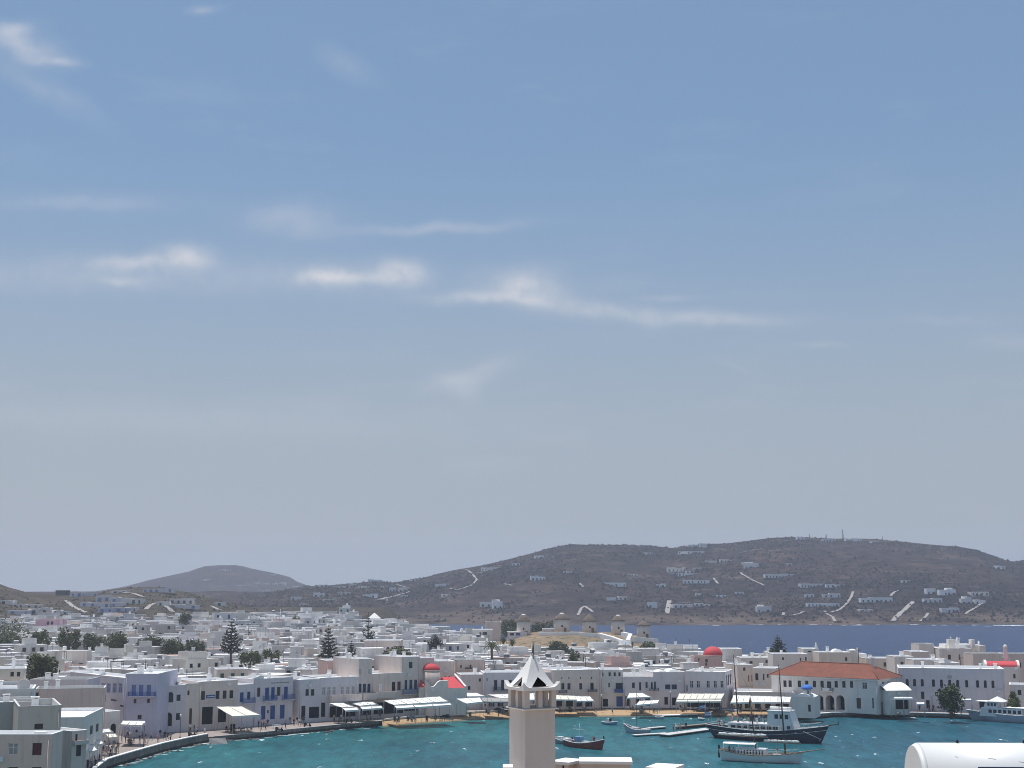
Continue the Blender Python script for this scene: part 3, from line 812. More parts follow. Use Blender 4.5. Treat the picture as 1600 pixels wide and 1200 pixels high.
# --- the blue-washed corner house
b = Building('house', 'large blue-washed house with three blue doors on one long balcony, by the quay', 'house', (195, 266.5), (246, 266.5), 1053, 16, 'blue_wash', 'roof_white')
b.row([209, 220.5, 232.5], 1070, 1087, 'p', 6); b.opening(209, 1092, 213, 1099, 'k'); b.opening(230, 1091.5, 234, 1098.5, 'k')
b.opening(215, 1117, 221, 1124, 'k'); b.opening(243, 1115, 250, 1122, 'k')
b.balcony(202, 1081, 243.5, 1087.5, 'blue_metal', False, 1.1); b.finish(chim=3, seed=4)
b = Building('house', 'pale lavender wing of tall shuttered windows joined to the blue-washed house', 'house', (108, 288), (195, 268.5), 1050, 5, 'lavender', 'roof_white')
b.row([138, 146], 1065, 1076, 'pg', 4); b.row([161, 169.5, 179, 188], 1067, 1083, 'pg', 5.5); b.opening(173, 1092, 182, 1096, 'k'); b.opening(187, 1101, 194, 1105, 'k')
b.finish(chim=2, seed=8)
b = Building('kiosk_house', 'small square white quay house with an arched door beside the café awnings', 'house', (163, 254), (189, 257), 1113, 6, 'white', 'roof_white')
b.opening(173, 1131, 181, 1146, 'd', True); b.finish()
b.side_windows(1, [(2.2, 3.1, 2.4, 3.5)], 'k')
b = Building('house', 'pale lavender two-storey house with an arched upper doorway and arched ground-floor door', 'house', (246, 274), (290, 277), 1072, 9, 'lavender', 'roof_white')
b.opening(250.5, 1086.5, 256, 1096.5, 'k'); b.opening(262, 1081.5, 270.5, 1099, 'k', True); b.opening(276, 1085.5, 282, 1095, 'k')
b.opening(258, 1113.5, 268.5, 1134.5, 'd', True); b.opening(275, 1114.5, 281, 1125, 'k'); b.band(1098.5, 1101)
b.finish(chim=1, seed=1)
b = Building('house', 'narrow cream house with a ledge, between the arched lavender house and the banner house', 'house', (290, 277), (311, 278.5), 1068.5, 9, 'cream', 'roof_white')
b.opening(296, 1107, 299.5, 1131, 'n'); b.opening(293, 1079, 296, 1086, 'k'); b.finish(chim=1, seed=15)
b = Building('house', 'pale grey quay house with a blue banner between dark upper windows and an open shop', 'house', (311, 278.5), (371, 284), 1065.5, 10, 'grey_wall', 'roof_white')
b.opening(314.5, 1080, 320, 1094.5, 'k'); b.row([340, 351, 361.5], 1079.5, 1092.5, 'k', 5.5, dy=-0.4); b.opening(316, 1105, 332, 1131, 'v'); b.opening(307, 1106, 311, 1128, 'n')
b.opening(341, 1108, 353, 1128, 'v'); b.band(1094, 1097); b.finish(chim=2, seed=21)
s0, z0 = b.loc(322, 1091); s1, z1 = b.loc(336, 1085.5); q = MB(); q.box(s0, s1, -0.09, -0.03, z0, z1); o = q.build('banner', 'shutter_blue', b.root)
q = MB(); q.box(s0 + 0.15, s1 - 0.15, -0.10, -0.092, lerp(z0, z1, .35), lerp(z0, z1, .55)); q.build('banner_stripe', 'frame_white', o)
b = Building('house', 'small lavender house with a dark-blue balcony, third house left of the lettered building', 'house', (371, 284), (396, 287), 1070.5, 9, 'lavender', 'roof_white')
b.opening(375, 1082, 380.5, 1096.5, 'b'); b.opening(386.5, 1081, 391, 1093, 'bw'); b.balcony(377, 1091.5, 395.5, 1097.5, 'blue_metal'); b.finish()
# --- lettered building with blue balconies
b = Building('house', 'two-storey lavender quay building with two bright-blue balconies and lettering below the roof', 'building', (396, 287), (457.5, 294), 1061.5, 10, 'lavender', 'bright_white')
b.opening(402, 1074.5, 406.5, 1088.5, 'n'); b.opening(414.5, 1074.5, 420, 1093, 'b'); b.opening(424, 1074, 429, 1092.5, 'b'); b.opening(433, 1073.5, 438, 1087, 'n'); b.opening(444, 1073, 449.5, 1091.5, 'b')
b.opening(408, 1103.5, 414.5, 1124, 'b'); b.opening(422.5, 1102.5, 429.5, 1123.5, 'b'); b.opening(437.5, 1101.5, 444.5, 1122.5, 'b'); b.opening(417.5, 1109.5, 420, 1114.5, 'k')
b.balcony(410, 1087.5, 430, 1094, 'blue_metal'); b.balcony(440, 1086, 458, 1092, 'blue_metal'); b.finish(chim=2, seed=31)
s0, z0 = b.loc(396, 1061.5); s1, z1 = b.loc(412.5, 1056)
q = MB(); q.extrude([(0, 0.02, b.H + 0.08), (s1, 0.02, b.H + 0.08), (s1, 0.02, b.H + 0.62), (s1 * 0.6, 0.02, b.H + 0.75), (s1 * 0.3, 0.02, b.H + 0.45), (0, 0.02, b.H + 0.35)], (0, 0, 0), (0, 0.4, 0)); q.build('gable', 'bright_white', b.root)
s0, z0 = b.loc(424, 1068); s1, z1 = b.loc(450.5, 1065.3)
let = MB(); rr = random.Random(6); x = s0
while x < s1:                                                             # raised dark letters, too small to read in the photograph
    w_ = rr.uniform(0.10, 0.24)
    let.box(x, x + 0.06, -0.05, -0.01, z0, z1); let.box(x + w_ + 0.02, x + w_ + 0.07, -0.05, -0.01, z0, z1); let.box(x + 0.06, x + w_ + 0.02, -0.05, -0.01, rr.choice((z0, z1 - 0.06)), rr.choice((z0 + 0.07, z1)))
    x += w_ + 0.18
let.build('lettering', 'frame_dark', b.root)
b = Building('house', 'lavender house with two small dark windows above a shop hung with purple flowers', 'house', (467, 294), (500, 297), 1062.5, 10, 'lavender', 'roof_white')
b.row([480, 488.5], 1077, 1087, 'k', 5); b.opening(471, 1103, 477, 1122, 'd'); b.opening(483, 1105, 505, 1121, 'v'); b.finish(chim=1, seed=17)
b = Building('house', 'sunlit-white side of the shop house with one low dark window, right of the lettered building', 'house', (457.5, 296), (467, 295), 1063, 9, 'white', 'roof_white')  # lit left wall of the shop house, its sunlight put into the white plaster
b.opening(458, 1099.5, 464, 1106, 'k'); b.finish()
b = Building('house', 'long lavender house with six shuttered upper windows above the café awnings', 'house', (500, 297), (560, 302), 1059.5, 10, 'lavender', 'roof_white')
b.row([506, 514, 522, 535, 543.5, 552], 1073.5, 1086, 'g', 5, dy=-0.25); b.opening(502, 1098, 508, 1120, 'd'); b.opening(514, 1104, 556, 1119, 'v'); b.finish(chim=2, seed=19)
b.balcony(512, 1085.5, 559, 1092.5, 'grey_wall', True, 2.2)
b = Building('house', 'tall grey house with two high small windows and a pink side, over the café awnings', 'house', (560, 302), (581, 304), 1030, 12, 'grey_wall', 'roof_white')
b.opening(561, 1045, 565, 1053.5, 'g'); b.opening(575.5, 1044.5, 579.5, 1053.5, 'g'); b.row([562.5, 569.5, 576.5], 1068.5, 1082, 'bw', 4.5); b.opening(563, 1100, 580, 1117, 'v'); b.finish(chim=2, seed=23)
b.balcony(560, 1083, 580.8, 1091, 'grey_wall', True, 2.2)
b = Building('house', 'pink-washed house with a flat white roof edge, left of the tall grey house', 'house', (509, 312), (562, 315), 1032.5, 8, 'pink', 'roof_white')
b.opening(524, 1039, 526, 1047, 'k'); b.finish(chim=1, seed=26)
b = Building('house', 'low grey house with a white door and two dark doors over the beach café', 'house', (581, 304), (632, 308), 1053, 10, 'grey_wall', 'roof_white')
b.opening(592, 1068, 598, 1080.5, 'o'); b.opening(612.5, 1065.5, 617.5, 1080, 'd'); b.opening(621, 1065, 626, 1078.5, 'm'); b.opening(584, 1098, 630, 1114, 'v'); b.finish(chim=0)
b.balcony(582, 1080.5, 615, 1088, 'grey_wall', True, 2.2)
b = Building('house', 'tall grey house with three tall dark windows in a row beside the red-roofed church', 'house', (627, 308), (655.5, 311), 1027, 12, 'grey_wall', 'roof_white')
b.opening(639, 1034.5, 644.5, 1044, 'k'); b.row([634, 642, 649.5], 1062.5, 1077.5, 'bw', 4.5, dy=-0.2); b.opening(630, 1096, 652, 1110, 'v'); b.finish(chim=2, seed=27)
b.balcony(627, 1077, 655, 1083, 'blue_metal', False, 1.0)
b = Building('house', 'beige block with a smooth blank wall, joined behind the tall grey house by the church', 'house', (586, 318), (627, 309), 1026.5, 9, 'cream', 'roof_white')  # left face of the tall grey house, warm light put into its cream plaster
b.row([612, 616.5, 621], 1043, 1049.5, 'k', 1.8); b.finish(chim=1, seed=28)
b = Building('house', 'long beige house with a flat roof directly behind the red dome of the beach church', 'house', (655, 330), (711, 332), 1034, 9, 'cream', 'roof_white')
b.opening(700.5, 1056.5, 704, 1062.5, 'n'); b.opening(694.5, 1056.5, 696.5, 1062, 'k'); b.finish(chim=2, seed=33)
b = Building('house', 'weathered salmon-pink house with a stained corner, right of the beach church', 'house', (714, 337), (757, 339), 1031.5, 9, 'beige', 'roof_grey')
b.opening(719, 1039, 721.5, 1044, 'k'); b.opening(734, 1038.5, 736.5, 1044, 'n'); b.balcony(727, 1043, 738, 1045, 'shutter_brown', True, 0.7); b.finish(chim=2, seed=34)
b = Building('house', 'small white house with a flat roof terrace between the salmon house and the beach', 'house', (720, 326), (757, 327), 1054.5, 8, 'white', 'roof_white')
b.opening(748, 1060, 751.5, 1065, 'k'); b.opening(731, 1072, 735, 1078, 'k'); b.finish(chim=1, seed=35)
b = Building('house', 'white house with dark balcony doors, directly left of the foreground chimney', 'house', (756, 325), (870, 327), 1051.5, 9, 'lavender', 'roof_white')
b.row([774.5, 785.5, 797], 1062.5, 1078.5, 'k', 5); b.opening(759.5, 1059, 763, 1064.5, 'g'); b.row([768, 782, 798, 838, 855], 1090, 1104, 'v', 9); b.balcony(770, 1074, 803, 1080, 'dark_metal'); b.finish(chim=3, seed=36)
# --- right of the foreground chimney
b = Building('house', 'large plain grey-white house with four windows and vents, right of the foreground chimney', 'house', (866, 325), (939, 329), 1047.5, 12, 'grey_wall', 'roof_white')
b.row([879.5, 889, 907.5, 925], 1067.5, 1077.5, 'k', 4.8, sill=True); b.row([878, 889, 907, 924.5], 1057.5, 1061, 'k', 1.6); b.opening(922.3, 1067, 927.8, 1079, 'k'); b.balcony(918, 1077.5, 931, 1080.5, 'dark_metal'); b.balcony(873, 1079, 884, 1082, 'dark_metal'); b.row([873, 890, 905, 920], 1091, 1104, 'v', 11); b.finish(chim=2, seed=37)
b = Building('house', 'white house with a projecting bright-blue wooden balcony, facing the beach', 'house', (939, 330), (974, 330), 1047, 10, 'white', 'roof_white')
b.row([952.5, 960.5, 968], 1050.5, 1056.5, 'k', 3.4); b.opening(941, 1051, 943, 1057, 'k'); b.opening(950.5, 1067, 953, 1074, 'k'); b.opening(962, 1067, 973, 1080, 'bw'); b.opening(963, 1088, 973, 1104, 'b'); b.opening(942, 1092, 950, 1104, 'v'); b.balcony(960, 1076, 973.8, 1082, 'shutter_blue', True, 1.0); b.finish(chim=1, seed=38)
b = Building('house', 'lavender house with a curved white parapet and three dark windows, behind the beach tent', 'house', (974, 329), (1021, 329), 1057.5, 9, 'lavender', 'bright_white')
b.opening(987.5, 1066.5, 992, 1075, 'k'); b.opening(998.5, 1066, 1002, 1079, 'bw'); b.opening(1008.5, 1065.5, 1012, 1075, 'n'); b.opening(1017, 1066, 1020, 1077, 'k'); b.balcony(1014, 1076, 1020.7, 1079, 'dark_metal'); b.row([981, 997, 1012], 1088, 1103, 'v', 8); b.finish(chim=1, seed=39)
b = Building('house', 'lavender house with two wide blue windows side by side and barrel-vaulted roofs', 'house', (1021, 329), (1071, 330), 1050.5, 9, 'lavender', 'roof_white')
b.row([1043.5, 1053.5], 1069.5, 1077, 'bw', 8.5); b.opening(1038, 1089, 1044, 1101, 'd'); b.opening(1050, 1090, 1057, 1102, 'v'); b.opening(1022, 1065, 1025, 1077, 'k'); b.balcony(1021.3, 1075, 1028, 1079, 'dark_metal'); b.finish()
for (x0, x1) in ((1031, 1045), (1047, 1066)):
    s0, _ = b.loc(x0, 1050); s1, _ = b.loc(x1, 1050); q = MB(); r_ = (s1 - s0) / 2
    q.extrude([((s0 + s1) / 2 - r_ * math.cos(math.pi * i / 10), 2.0, b.H - 0.3 + 0.55 * r_ * math.sin(math.pi * i / 10)) for i in range(11)], (0, 2, 0), (0, 7, 0)); q.build('vault', 'bright_white', b.root)
b = Building('house', 'broad pale house with five dark windows above the long white awning', 'house', (1071, 329), (1134, 326), 1049, 12, 'lavender', 'bright_white')
b.row([1080.5, 1091, 1106.5, 1117.5, 1128], 1063.5, 1075, 'w', 5.6); b.opening(1070.5, 1070, 1074.5, 1080.5, 'b'); b.opening(1064, 1094, 1128, 1106, 'v'); b.finish(chim=2, seed=41)
b.side_windows(1, [(1.5, 2.4, 5.5, 8.0), (4, 4.9, 5.5, 8.0), (7, 7.9, 5.5, 8.0)], 'k')
b = Building('house', 'cream narrow house rising behind the schooner mast, left of the town hall', 'house', (1153, 350), (1177, 351), 1039, 8, 'cream', 'roof_white')
b.opening(1161, 1043, 1165, 1048, 'k'); b.row([1170, 1175], 1055, 1065, 'n', 2); b.finish(chim=1, seed=42)
b = Building('house', 'white house with a tall dark window and balcony ledge, left of the orange roof', 'house', (1177, 347), (1212, 345), 1044, 8, 'cream', 'roof_white')
b.opening(1180, 1052, 1185, 1063, 'k'); b.opening(1192, 1053, 1194.5, 1063, 'k'); b.opening(1198, 1053, 1201, 1059, 'k'); b.finish(chim=1, seed=43)
b = Building('house', 'low white beachfront terrace wall behind the right-hand awnings', 'house', (1148, 326), (1240, 324), 1081, 10, 'cream', 'roof_white')
b.row([1155, 1168, 1184, 1200, 1216, 1228], 1094, 1107, 'v', 9); b.finish()
# --- town hall
b = Building('town_hall', 'long two-storey town hall with an orange tiled hip roof and ground-floor arcade', 'building', (1206, 330), (1372, 313), 1054, 13, 'white', 'roof_white')
xs = [1226.5, 1234.5, 1249, 1260.5, 1272.5, 1284.5, 1306.5, 1318.5, 1330.5]
for i, x in enumerate(xs): b.opening(x - 2.7, 1063 + 0.012 * (x - 1226), x + 2.7, 1073.5 + 0.012 * (x - 1226), 'k')
b.opening(1292, 1064.5, 1299, 1075.5, 'k'); b.opening(1347, 1066, 1355, 1077, 'w')
for (x0, x1) in ((1275, 1287), (1289.5, 1304), (1306, 1320)): b.opening(x0, 1086, x1, 1110.2, 'v', True, 2.6)
b.opening(1338, 1090.5, 1345.5, 1107.5, 'n'); b.opening(1362.5, 1090.5, 1365.5, 1107, 'k')
b.balcony(1286.5, 1074.5, 1303, 1080, 'dark_metal', False, 1.1); b.finish(roof=False)
b.side_windows(1, [(2.5, 3.4, 5.2, 7.2), (5.5, 6.4, 5.2, 7.2), (1.5, 2.6, 0.1, 2.8), (4.5, 5.6, 0.1, 2.8), (7.5, 8.4, 0.1, 2.8)], 'k')
s0, z0 = b.loc(1288.5, 1079.5); s1, z1 = b.loc(1299, 1075); q = MB(); q.box(s0, s1, -1.22, -1.13, z0, z1); q.build('name_board', 'bright_white', b.root)
m, T, bb = new_mat('roof_tile')
g = T.n('ShaderNodeNewGeometry'); pos = g.outputs['Position']
mp = T.n('ShaderNodeTexCoord')
wv = T.n('ShaderNodeTexWave'); T.put(wv.inputs['Vector'], mp.outputs['Object']); wv.bands_direction = 'X'; wv.inputs['Scale'].default_value = 1.4; wv.inputs['Distortion'].default_value = 0.3
n1 = T.noise(pos, 0.5, 5.0, 0.65)
c = T.mix(T.ramp(n1, 0.3, 0.7), (0.29, 0.088, 0.048, 1), (0.20, 0.066, 0.040, 1))
c = T.mix(T.m('MULTIPLY', wv.outputs[1], 0.35), c, (0.12, 0.05, 0.036, 1))
T.put(bb.inputs['Base Color'], c); bb.inputs['Roughness'].default_value = 0.85
bp = T.n('ShaderNodeBump'); bp.inputs['Strength'].default_value = 0.6; bp.inputs['Distance'].default_value = 0.08; T.put(bp.inputs['Height'], wv.outputs[1]); T.put(bb.inputs['Normal'], bp.outputs[0])
q = MB(); H, W_, D, e = b.H, b.W, b.D, 0.55; rh = 3.0
c0 = [(-e, -e, H + 0.002), (W_ + e, -e, H + 0.002), (W_ + e, D + e, H + 0.002), (-e, D + e, H + 0.002)]
r0, r1 = (5.0, D / 2, H + rh), (W_ - 5.0, D / 2, H + rh)
q.poly([c0[0], c0[1], r1, r0]); q.poly([c0[1], c0[2], r1]); q.poly([c0[2], c0[3], r0, r1]); q.poly([c0[3], c0[0], r0]); q.poly(c0[::-1])
o = q.build('roof', 'roof_tile', b.root)
q = MB(); q.tube(r0, r1, 0.16, n=6)
for (p0, p1) in ((c0[0], r0), (c0[1], r1), (c0[2], r1), (c0[3], r0)): q.tube(p0, p1, 0.13, n=6)
q.build('ridge_tiles', 'roof_tile', o)
b.band(1054.5, 1056.5, out=0.3, mat='bright_white')
q = MB(); q.box(W_ * 0.84, W_ * 0.84 + 0.7, D * 0.5, D * 0.5 + 0.7, H + 2.2, H + 4.6); q.build('chimney', 'white', b.root)
# --- right end of the quay
b = Building('house', 'small white shop with a curved sloping white roof, right of the town hall', 'house', (1386, 312), (1420, 313), 1079, 9, 'white', 'roof_white')
b.opening(1399, 1091, 1425, 1108, 'v'); b.finish(roof=False)
q = MB(); cur = [(-0.6 + 5.6 * i / 8, b.H + 0.02 + 1.5 * math.sin(math.pi / 2 * i / 8) ** 0.9) for i in range(9)]
q.extrude([(-0.5, y, z) for (y, z) in cur] + [(-0.5, y, z - 0.14) for (y, z) in cur[::-1]], (0, 0, 0), (b.W + 1.0, 0, 0)); q.build('roof', 'bright_white', b.root)
b = Building('building', 'long white harbour building with a row of eleven arched upper windows', 'building', (1405, 323), (1571, 317), 1043.5, 13, 'lavender', 'roof_white')
for i, x in enumerate([1417.5, 1429, 1441, 1458.5, 1471, 1484, 1496.5, 1510.5, 1527.5, 1539.5, 1551.5]):
    b.opening(x - 2.6, 1060.5 + 0.02 * (x - 1417), x + 2.6, 1072 + 0.022 * (x - 1417), 'k', True)
b.opening(1439, 1080.5, 1444.5, 1092, 'k'); b.opening(1461, 1081, 1466, 1087.5, 'k'); b.opening(1447, 1094, 1453, 1107, 'd'); b.opening(1530, 1094, 1541, 1107, 'v'); b.band(1073, 1074.2, out=0.15); b.finish(chim=3, seed=44)
s0, z0 = b.loc(1480, 1060); s1, z1 = b.loc(1487, 1055.5); q = MB(); q.box(s0, s1, -0.07, -0.02, z0, z1); q.build('plaque', 'cement', b.root)
b = Building('chapel', 'white chapel with a crimson barrel roof behind the long arched-window building', 'chapel', (1541, 342), (1596, 340), 1041.5, 6, 'white', 'roof_white')
b.opening(1583, 1053, 1587, 1060, 'k'); b.finish(roof=False)
q = MB(); q.extrude([(0.6 + 0 * i, 3 - 2.9 * math.cos(math.pi * i / 10), b.H + 0.01 + 1.25 * math.sin(math.pi * i / 10)) for i in range(11)], (0.6, 0, 0), (b.W - 0.6, 0, 0)); q.build('roof', 'red_paint', b.root)
for x in (0.0, b.W - 0.55):
    q = MB(); q.extrude([(x, -0.05, b.H + 0.004)] + [(x, 3 - 3.05 * math.cos(math.pi * i / 10), b.H + 0.15 + 1.4 * math.sin(math.pi * i / 10)) for i in range(11)] + [(x, 6.05, b.H + 0.004)], (0, 0, 0), (0.55, 0, 0)); q.build('gable', 'bright_white', b.root)
q = MB(); q.box(b.W * 0.62, b.W * 0.62 + 0.9, 4.6, 5.5, b.H + 1.0, b.H + 4.4); q.lathe([(0.62, b.H + 4.4), (0.5, b.H + 5.0), (0.1, b.H + 5.4)], 8, (b.W * 0.62 + 0.45, 5.05)); q.build('belfry', 'white', b.root)
b = Building('house', 'plain white side house behind the harbour boat, at the right edge', 'house', (1578, 322), (1640, 319), 1070, 8, 'white', 'roof_white')
b.opening(1590, 1078, 1596, 1086, 'k'); b.finish(chim=1, seed=51)

# --- churches
def dome(q, c, r, z, k=1.0, n=20, m=0):
    q.lathe([(r * math.cos(math.pi / 2 * i / 7), z + k * r * math.sin(math.pi / 2 * i / 7)) for i in range(7)] + [(0.04 * r, z + k * r * 0.999)], n, c, m)
b = Building('church', 'grey-fronted beach church with a red dome and red barrel roofs', 'church', (664.5, 309), (729.5, 312), 1076, 12, 'church_wash', 'roof_white')
b.finish(roof=False)
W_, H = b.W, b.H
def zt(py): return b.loc(690, py)[1]
prof = [(664.5, 1064), (668, 1066), (671, 1070), (674, 1073.5), (678, 1073.5), (681, 1070.5), (684, 1066.5), (688, 1064.5), (700, 1064.5)]
pts = [(b.loc(px, 1070)[0], 0.004, zt(py)) for (px, py) in prof]
sr = pts[-1][0]
q = MB(); q.extrude([(0, 0.004, H), (sr, 0.004, H)] + pts[::-1], (0, 0, 0), (0, 0.6, 0)); q.build('gable', 'church_wash', b.root)
q = MB(); q.extrude([(p[0], -0.08, p[2] + 0.01) for p in pts] + [(p[0], -0.08, p[2] + 0.16) for p in pts[::-1]], (0, 0, 0), (0, 0.8, 0)); q.build('coping', 'roof_white', b.root)
q = MB()
q.poly([(sr + 0.05, 0.0, H), (W_ - 0.2, 0.0, H), (W_ - 1.2, 5.5, H + 2.2), (sr + 0.05, 5.5, H + 2.2)]); q.poly([(sr + 0.05, 11, H), (sr + 0.05, 5.5, H + 2.2), (W_ - 1.2, 5.5, H + 2.2), (W_ - 0.2, 11, H)])
q.poly([(W_ - 0.2, 0, H), (W_ - 0.2, 11, H), (W_ - 1.2, 5.5, H + 2.2)]); q.poly([(sr + 0.05, 0, H), (sr + 0.05, 5.5, H + 2.2), (sr + 0.05, 11, H)])
q.build('roof', 'red_paint', b.root)
q = MB(); q.extrude([(W_ - 0.55, -0.05, H + 0.05), (W_ - 0.1, -0.05, H + 0.05), (W_ - 1.2, 5.5, H + 2.6), (W_ - 1.65, 5.5, H + 2.6)], (0, 0, 0), (0, 0, 0.3)); q.build('gable', 'bright_white', b.root)
q = MB(); q.poly([(-1.4, 0.5, H + 0.3), (0.02, 0.5, H + 0.3), (0.02, 4.5, H + 2.2), (-0.6, 4.5, H + 2.2)]); q.build('roof', 'red_paint', b.root)
q = MB(); q.box(-1.35, -0.004, 0.55, 6.0, 0, H + 0.29); q.build('side_wall', 'cream', b.root)
cx = b.loc(680, 1060)[0]
zc = b.loc(680, 1053)[1] + 0.55; rd = 2.05
q = MB(); q.lathe([(rd, H - 1.0), (rd, zc)], 20, (cx, 4.0)); q.lathe([(rd + 0.14, zc + 0.005), (rd + 0.14, zc + 0.16)], 20, (cx, 4.0)); q.build('drum', 'grey_wall', b.root)
q = MB(); dome(q, (cx, 4.0), rd + 0.1, zc + 0.17, 0.68); q.build('dome', 'red_paint', b.root)

b = Building('church', 'pink-walled church with a large red dome behind the broad beach house', 'church', (1086, 392), (1128, 392), 1026, 9, 'pink', 'roof_pink', zb=2.5)
b.opening(1091, 1028, 1093, 1033, 'k'); b.opening(1102, 1030, 1106, 1035, 'k'); b.opening(1102, 1036, 1105, 1040, 'k'); b.finish()
cx = b.loc(1116, 1020)[0]; rd = 15 / FPX * 400; zc = b.H
q = MB(); q.lathe([(rd * 0.94, b.H - 2.5), (rd * 0.94, zc + 0.2)], 24, (cx, rd)); q.lathe([(rd + 0.05, zc + 0.2), (rd + 0.05, zc + 0.36)], 24, (cx, rd)); q.build('drum', 'pink', b.root)
q = MB(); dome(q, (cx, rd), rd, zc + 0.37, 0.86, 24); q.build('dome', 'red_paint', b.root)

b = Building('chapel', 'tiny white chapel with a bright blue dome at the corner of the town hall', 'chapel', (1236, 306), (1273, 304), 1089, 6.5, 'church_wash', 'roof_white')
b.opening(1262.5, 1101, 1267, 1112, 'd'); b.finish(roof=False)
q = MB(); W_, H = b.W, b.H
q.extrude([(0.3 + (W_ - 0.6) * i / 10, 0.5, H + 0.01 + 0.75 * math.sin(math.pi * i / 10)) for i in range(11)], (0, 0, 0), (0, 5.5, 0)); q.build('roof', 'roof_white', b.root)
for (x, w_) in ((0.35, 0.5), (W_ - 0.95, 0.5)):
    q = MB(); q.extrude([(x - 0.35, -0.02, H + 0.01), (x + w_ + 0.1, -0.02, H + 0.01), (x + w_, -0.02, H + 0.85), (x, -0.02, H + 0.95)], (0, 0, 0), (0, 0.4, 0)); q.build('parapet_horn', 'bright_white', b.root)
cx = b.loc(1258, 1080)[0]; rd = 6.6 / FPX * 300
q = MB(); q.lathe([(rd, H + 0.2), (rd, H + 1.75)], 16, (cx, 2.4)); q.build('drum', 'white', b.root)
q = MB(); q.box(cx + 0.25, cx + 0.5, 2.4 - rd - 0.02, 2.4 - rd + 0.2, H + 0.75, H + 1.4); q.build('window', 'void_dark', b.root)
q = MB(); dome(q, (cx, 2.4), rd * 1.38, H + 1.76, 0.72); q.build('dome', 'blue_dome', b.root)

# stepped whitewashed church at the point
b = Building('church', 'stepped whitewashed church with belfries and small domes, highest white building at the right', 'church', (1471, 392), (1522, 392), 1013.5, 12, 'white', 'bright_white', zb=3.0)
b.opening(1481, 1023, 1486, 1030.5, 'k'); b.opening(1498, 1022.5, 1500.5, 1031, 'k'); b.opening(1515.5, 1022.5, 1517, 1030, 'k'); b.finish()
q = MB(); sc = 392 / FPX
def bx(x0, x1, y0, y1, d0, d1, o=None):
    s0, z1 = b.loc(x0, y0); s1, z0 = b.loc(x1, y1); q_ = MB(); q_.box(s0, s1, d0, d1, z0, z1); return q_
bx(1487, 1498, 999.5, 1013.6, 3, 5).build('belfry', 'white', b.root)
bx(1485.5, 1530, 1008, 1013.6, 5.5, 11).build('terrace', 'bright_white', b.root)
bx(1525, 1531, 1000, 1013.6, 4, 6.5).build('belfry', 'white', b.root)
bx(1534, 1545, 1009, 1035, 2, 9).build('side_block', 'white', b.root)
for (px, py, r_, k) in ((1500, 1009, 5, 0.9), (1541, 1003, 1.6, 1.2)):
    s0, z0 = b.loc(px, py); q = MB(); dome(q, (s0, 6.5), r_ * sc, z0 - 0.3, k); q.lathe([(r_ * sc * 0.95, z0 - 1.6), (r_ * sc * 0.95, z0 - 0.3)], 14, (s0, 6.5)); q.build('dome', 'bright_white', b.root)
for px, py in ((1492.5, 999), (1506, 1000)):
    s0, z0 = b.loc(px, py); q = MB(); q.box(s0 - 0.06, s0 + 0.06, 4, 4.12, z0 - 1.2, z0 + 0.7); q.box(s0 - 0.3, s0 + 0.3, 4.005, 4.1, z0 + 0.25, z0 + 0.37); q.build('cross', 'bright_white', b.root)
s0, z0 = b.loc(1506, 1001); q = MB(); q.lathe([(0.55, z0 - 2.2), (0.5, z0), (0.2, z0 + 0.6), (0.03, z0 + 0.9)], 10, (s0, 6)); q.build('pinnacle', 'bright_white', b.root)
# ------------------------------------------------------------------ more houses with a known place (right-hand point, windmill knoll)
def simple(name, label, px0, px1, Y, top, depth, mat, roof, wins=(), zb=None, chim=0, seed=0, par=0.35, cat='house', dY=0.0):
    b = Building(name, label, cat, (px0, Y), (px1, Y + dY), top, depth, mat, roof, zb=max(0.8, HT((px0 - 800) / FPX * Y, Y) - 0.3) if zb is None else zb, parapet=par, floor_y=1040)
    for w in wins: b.opening(*w)
    b.finish(chim=chim, seed=seed)
    return b
simple('house', 'white house with a pinkish side and dark corner window, above the orange roof', 1208, 1263, 378, 1022, 8, 'white', 'roof_white', [(1222, 1027, 1225, 1031.5, 'k'), (1250, 1028, 1252, 1033, 'k'), (1258, 1026.5, 1260.5, 1032.5, 'k')], chim=1, seed=61)
b = simple('house', 'white house with a tall thin white fin on its roof, behind the orange roof', 1256, 1280, 388, 1014, 8, 'white', 'roof_white', [(1262, 1017, 1268, 1019, 'k')], seed=62)
q = MB(); s0, z0 = b.loc(1275, 1003); q.extrude([(s0 - 0.35, 0.5, b.H - 0.1), (s0 + 0.75, 0.5, b.H - 0.1), (s0 + 0.4, 0.5, z0 - 0.8), (s0 + 0.12, 0.5, z0), (s0 - 0.12, 0.5, z0 - 0.8)], (0, 0, 0), (0, 0.4, 0)); q.build('roof_fin', 'bright_white', b.root)
b = simple('house', 'cream-white house with rounded roof corner and one dark window, behind the orange roof', 1280, 1330, 372, 1019.5, 8, 'cream', 'roof_white', [(1320.5, 1027, 1324, 1033, 'k')], chim=1, seed=63)
q = MB(); s0, z0 = b.loc(1313, 1019); q.extrude([(s0 + 1.4 * math.cos(math.pi * i / 8), 3.0, b.H - 0.3 + 1.1 * math.sin(math.pi * i / 8)) for i in range(9)], (0, 0, 0), (0, 3, 0)); q.build('vault', 'bright_white', b.root)
b = simple('house', 'narrow white stair tower with a round white cap, right of the orange roof', 1328.5, 1341, 375, 1016.5, 4, 'white', 'roof_white', seed=64)
q = MB(); dome(q, (b.W / 2, 1.6), b.W * 0.46, b.H - 0.1, 0.5, 14); q.build('dome', 'bright_white', b.root)
simple('house', 'small white house with a plain wall right of the round-capped stair tower', 1341, 1355, 380, 1022, 6, 'white', 'roof_white', chim=1, seed=65)
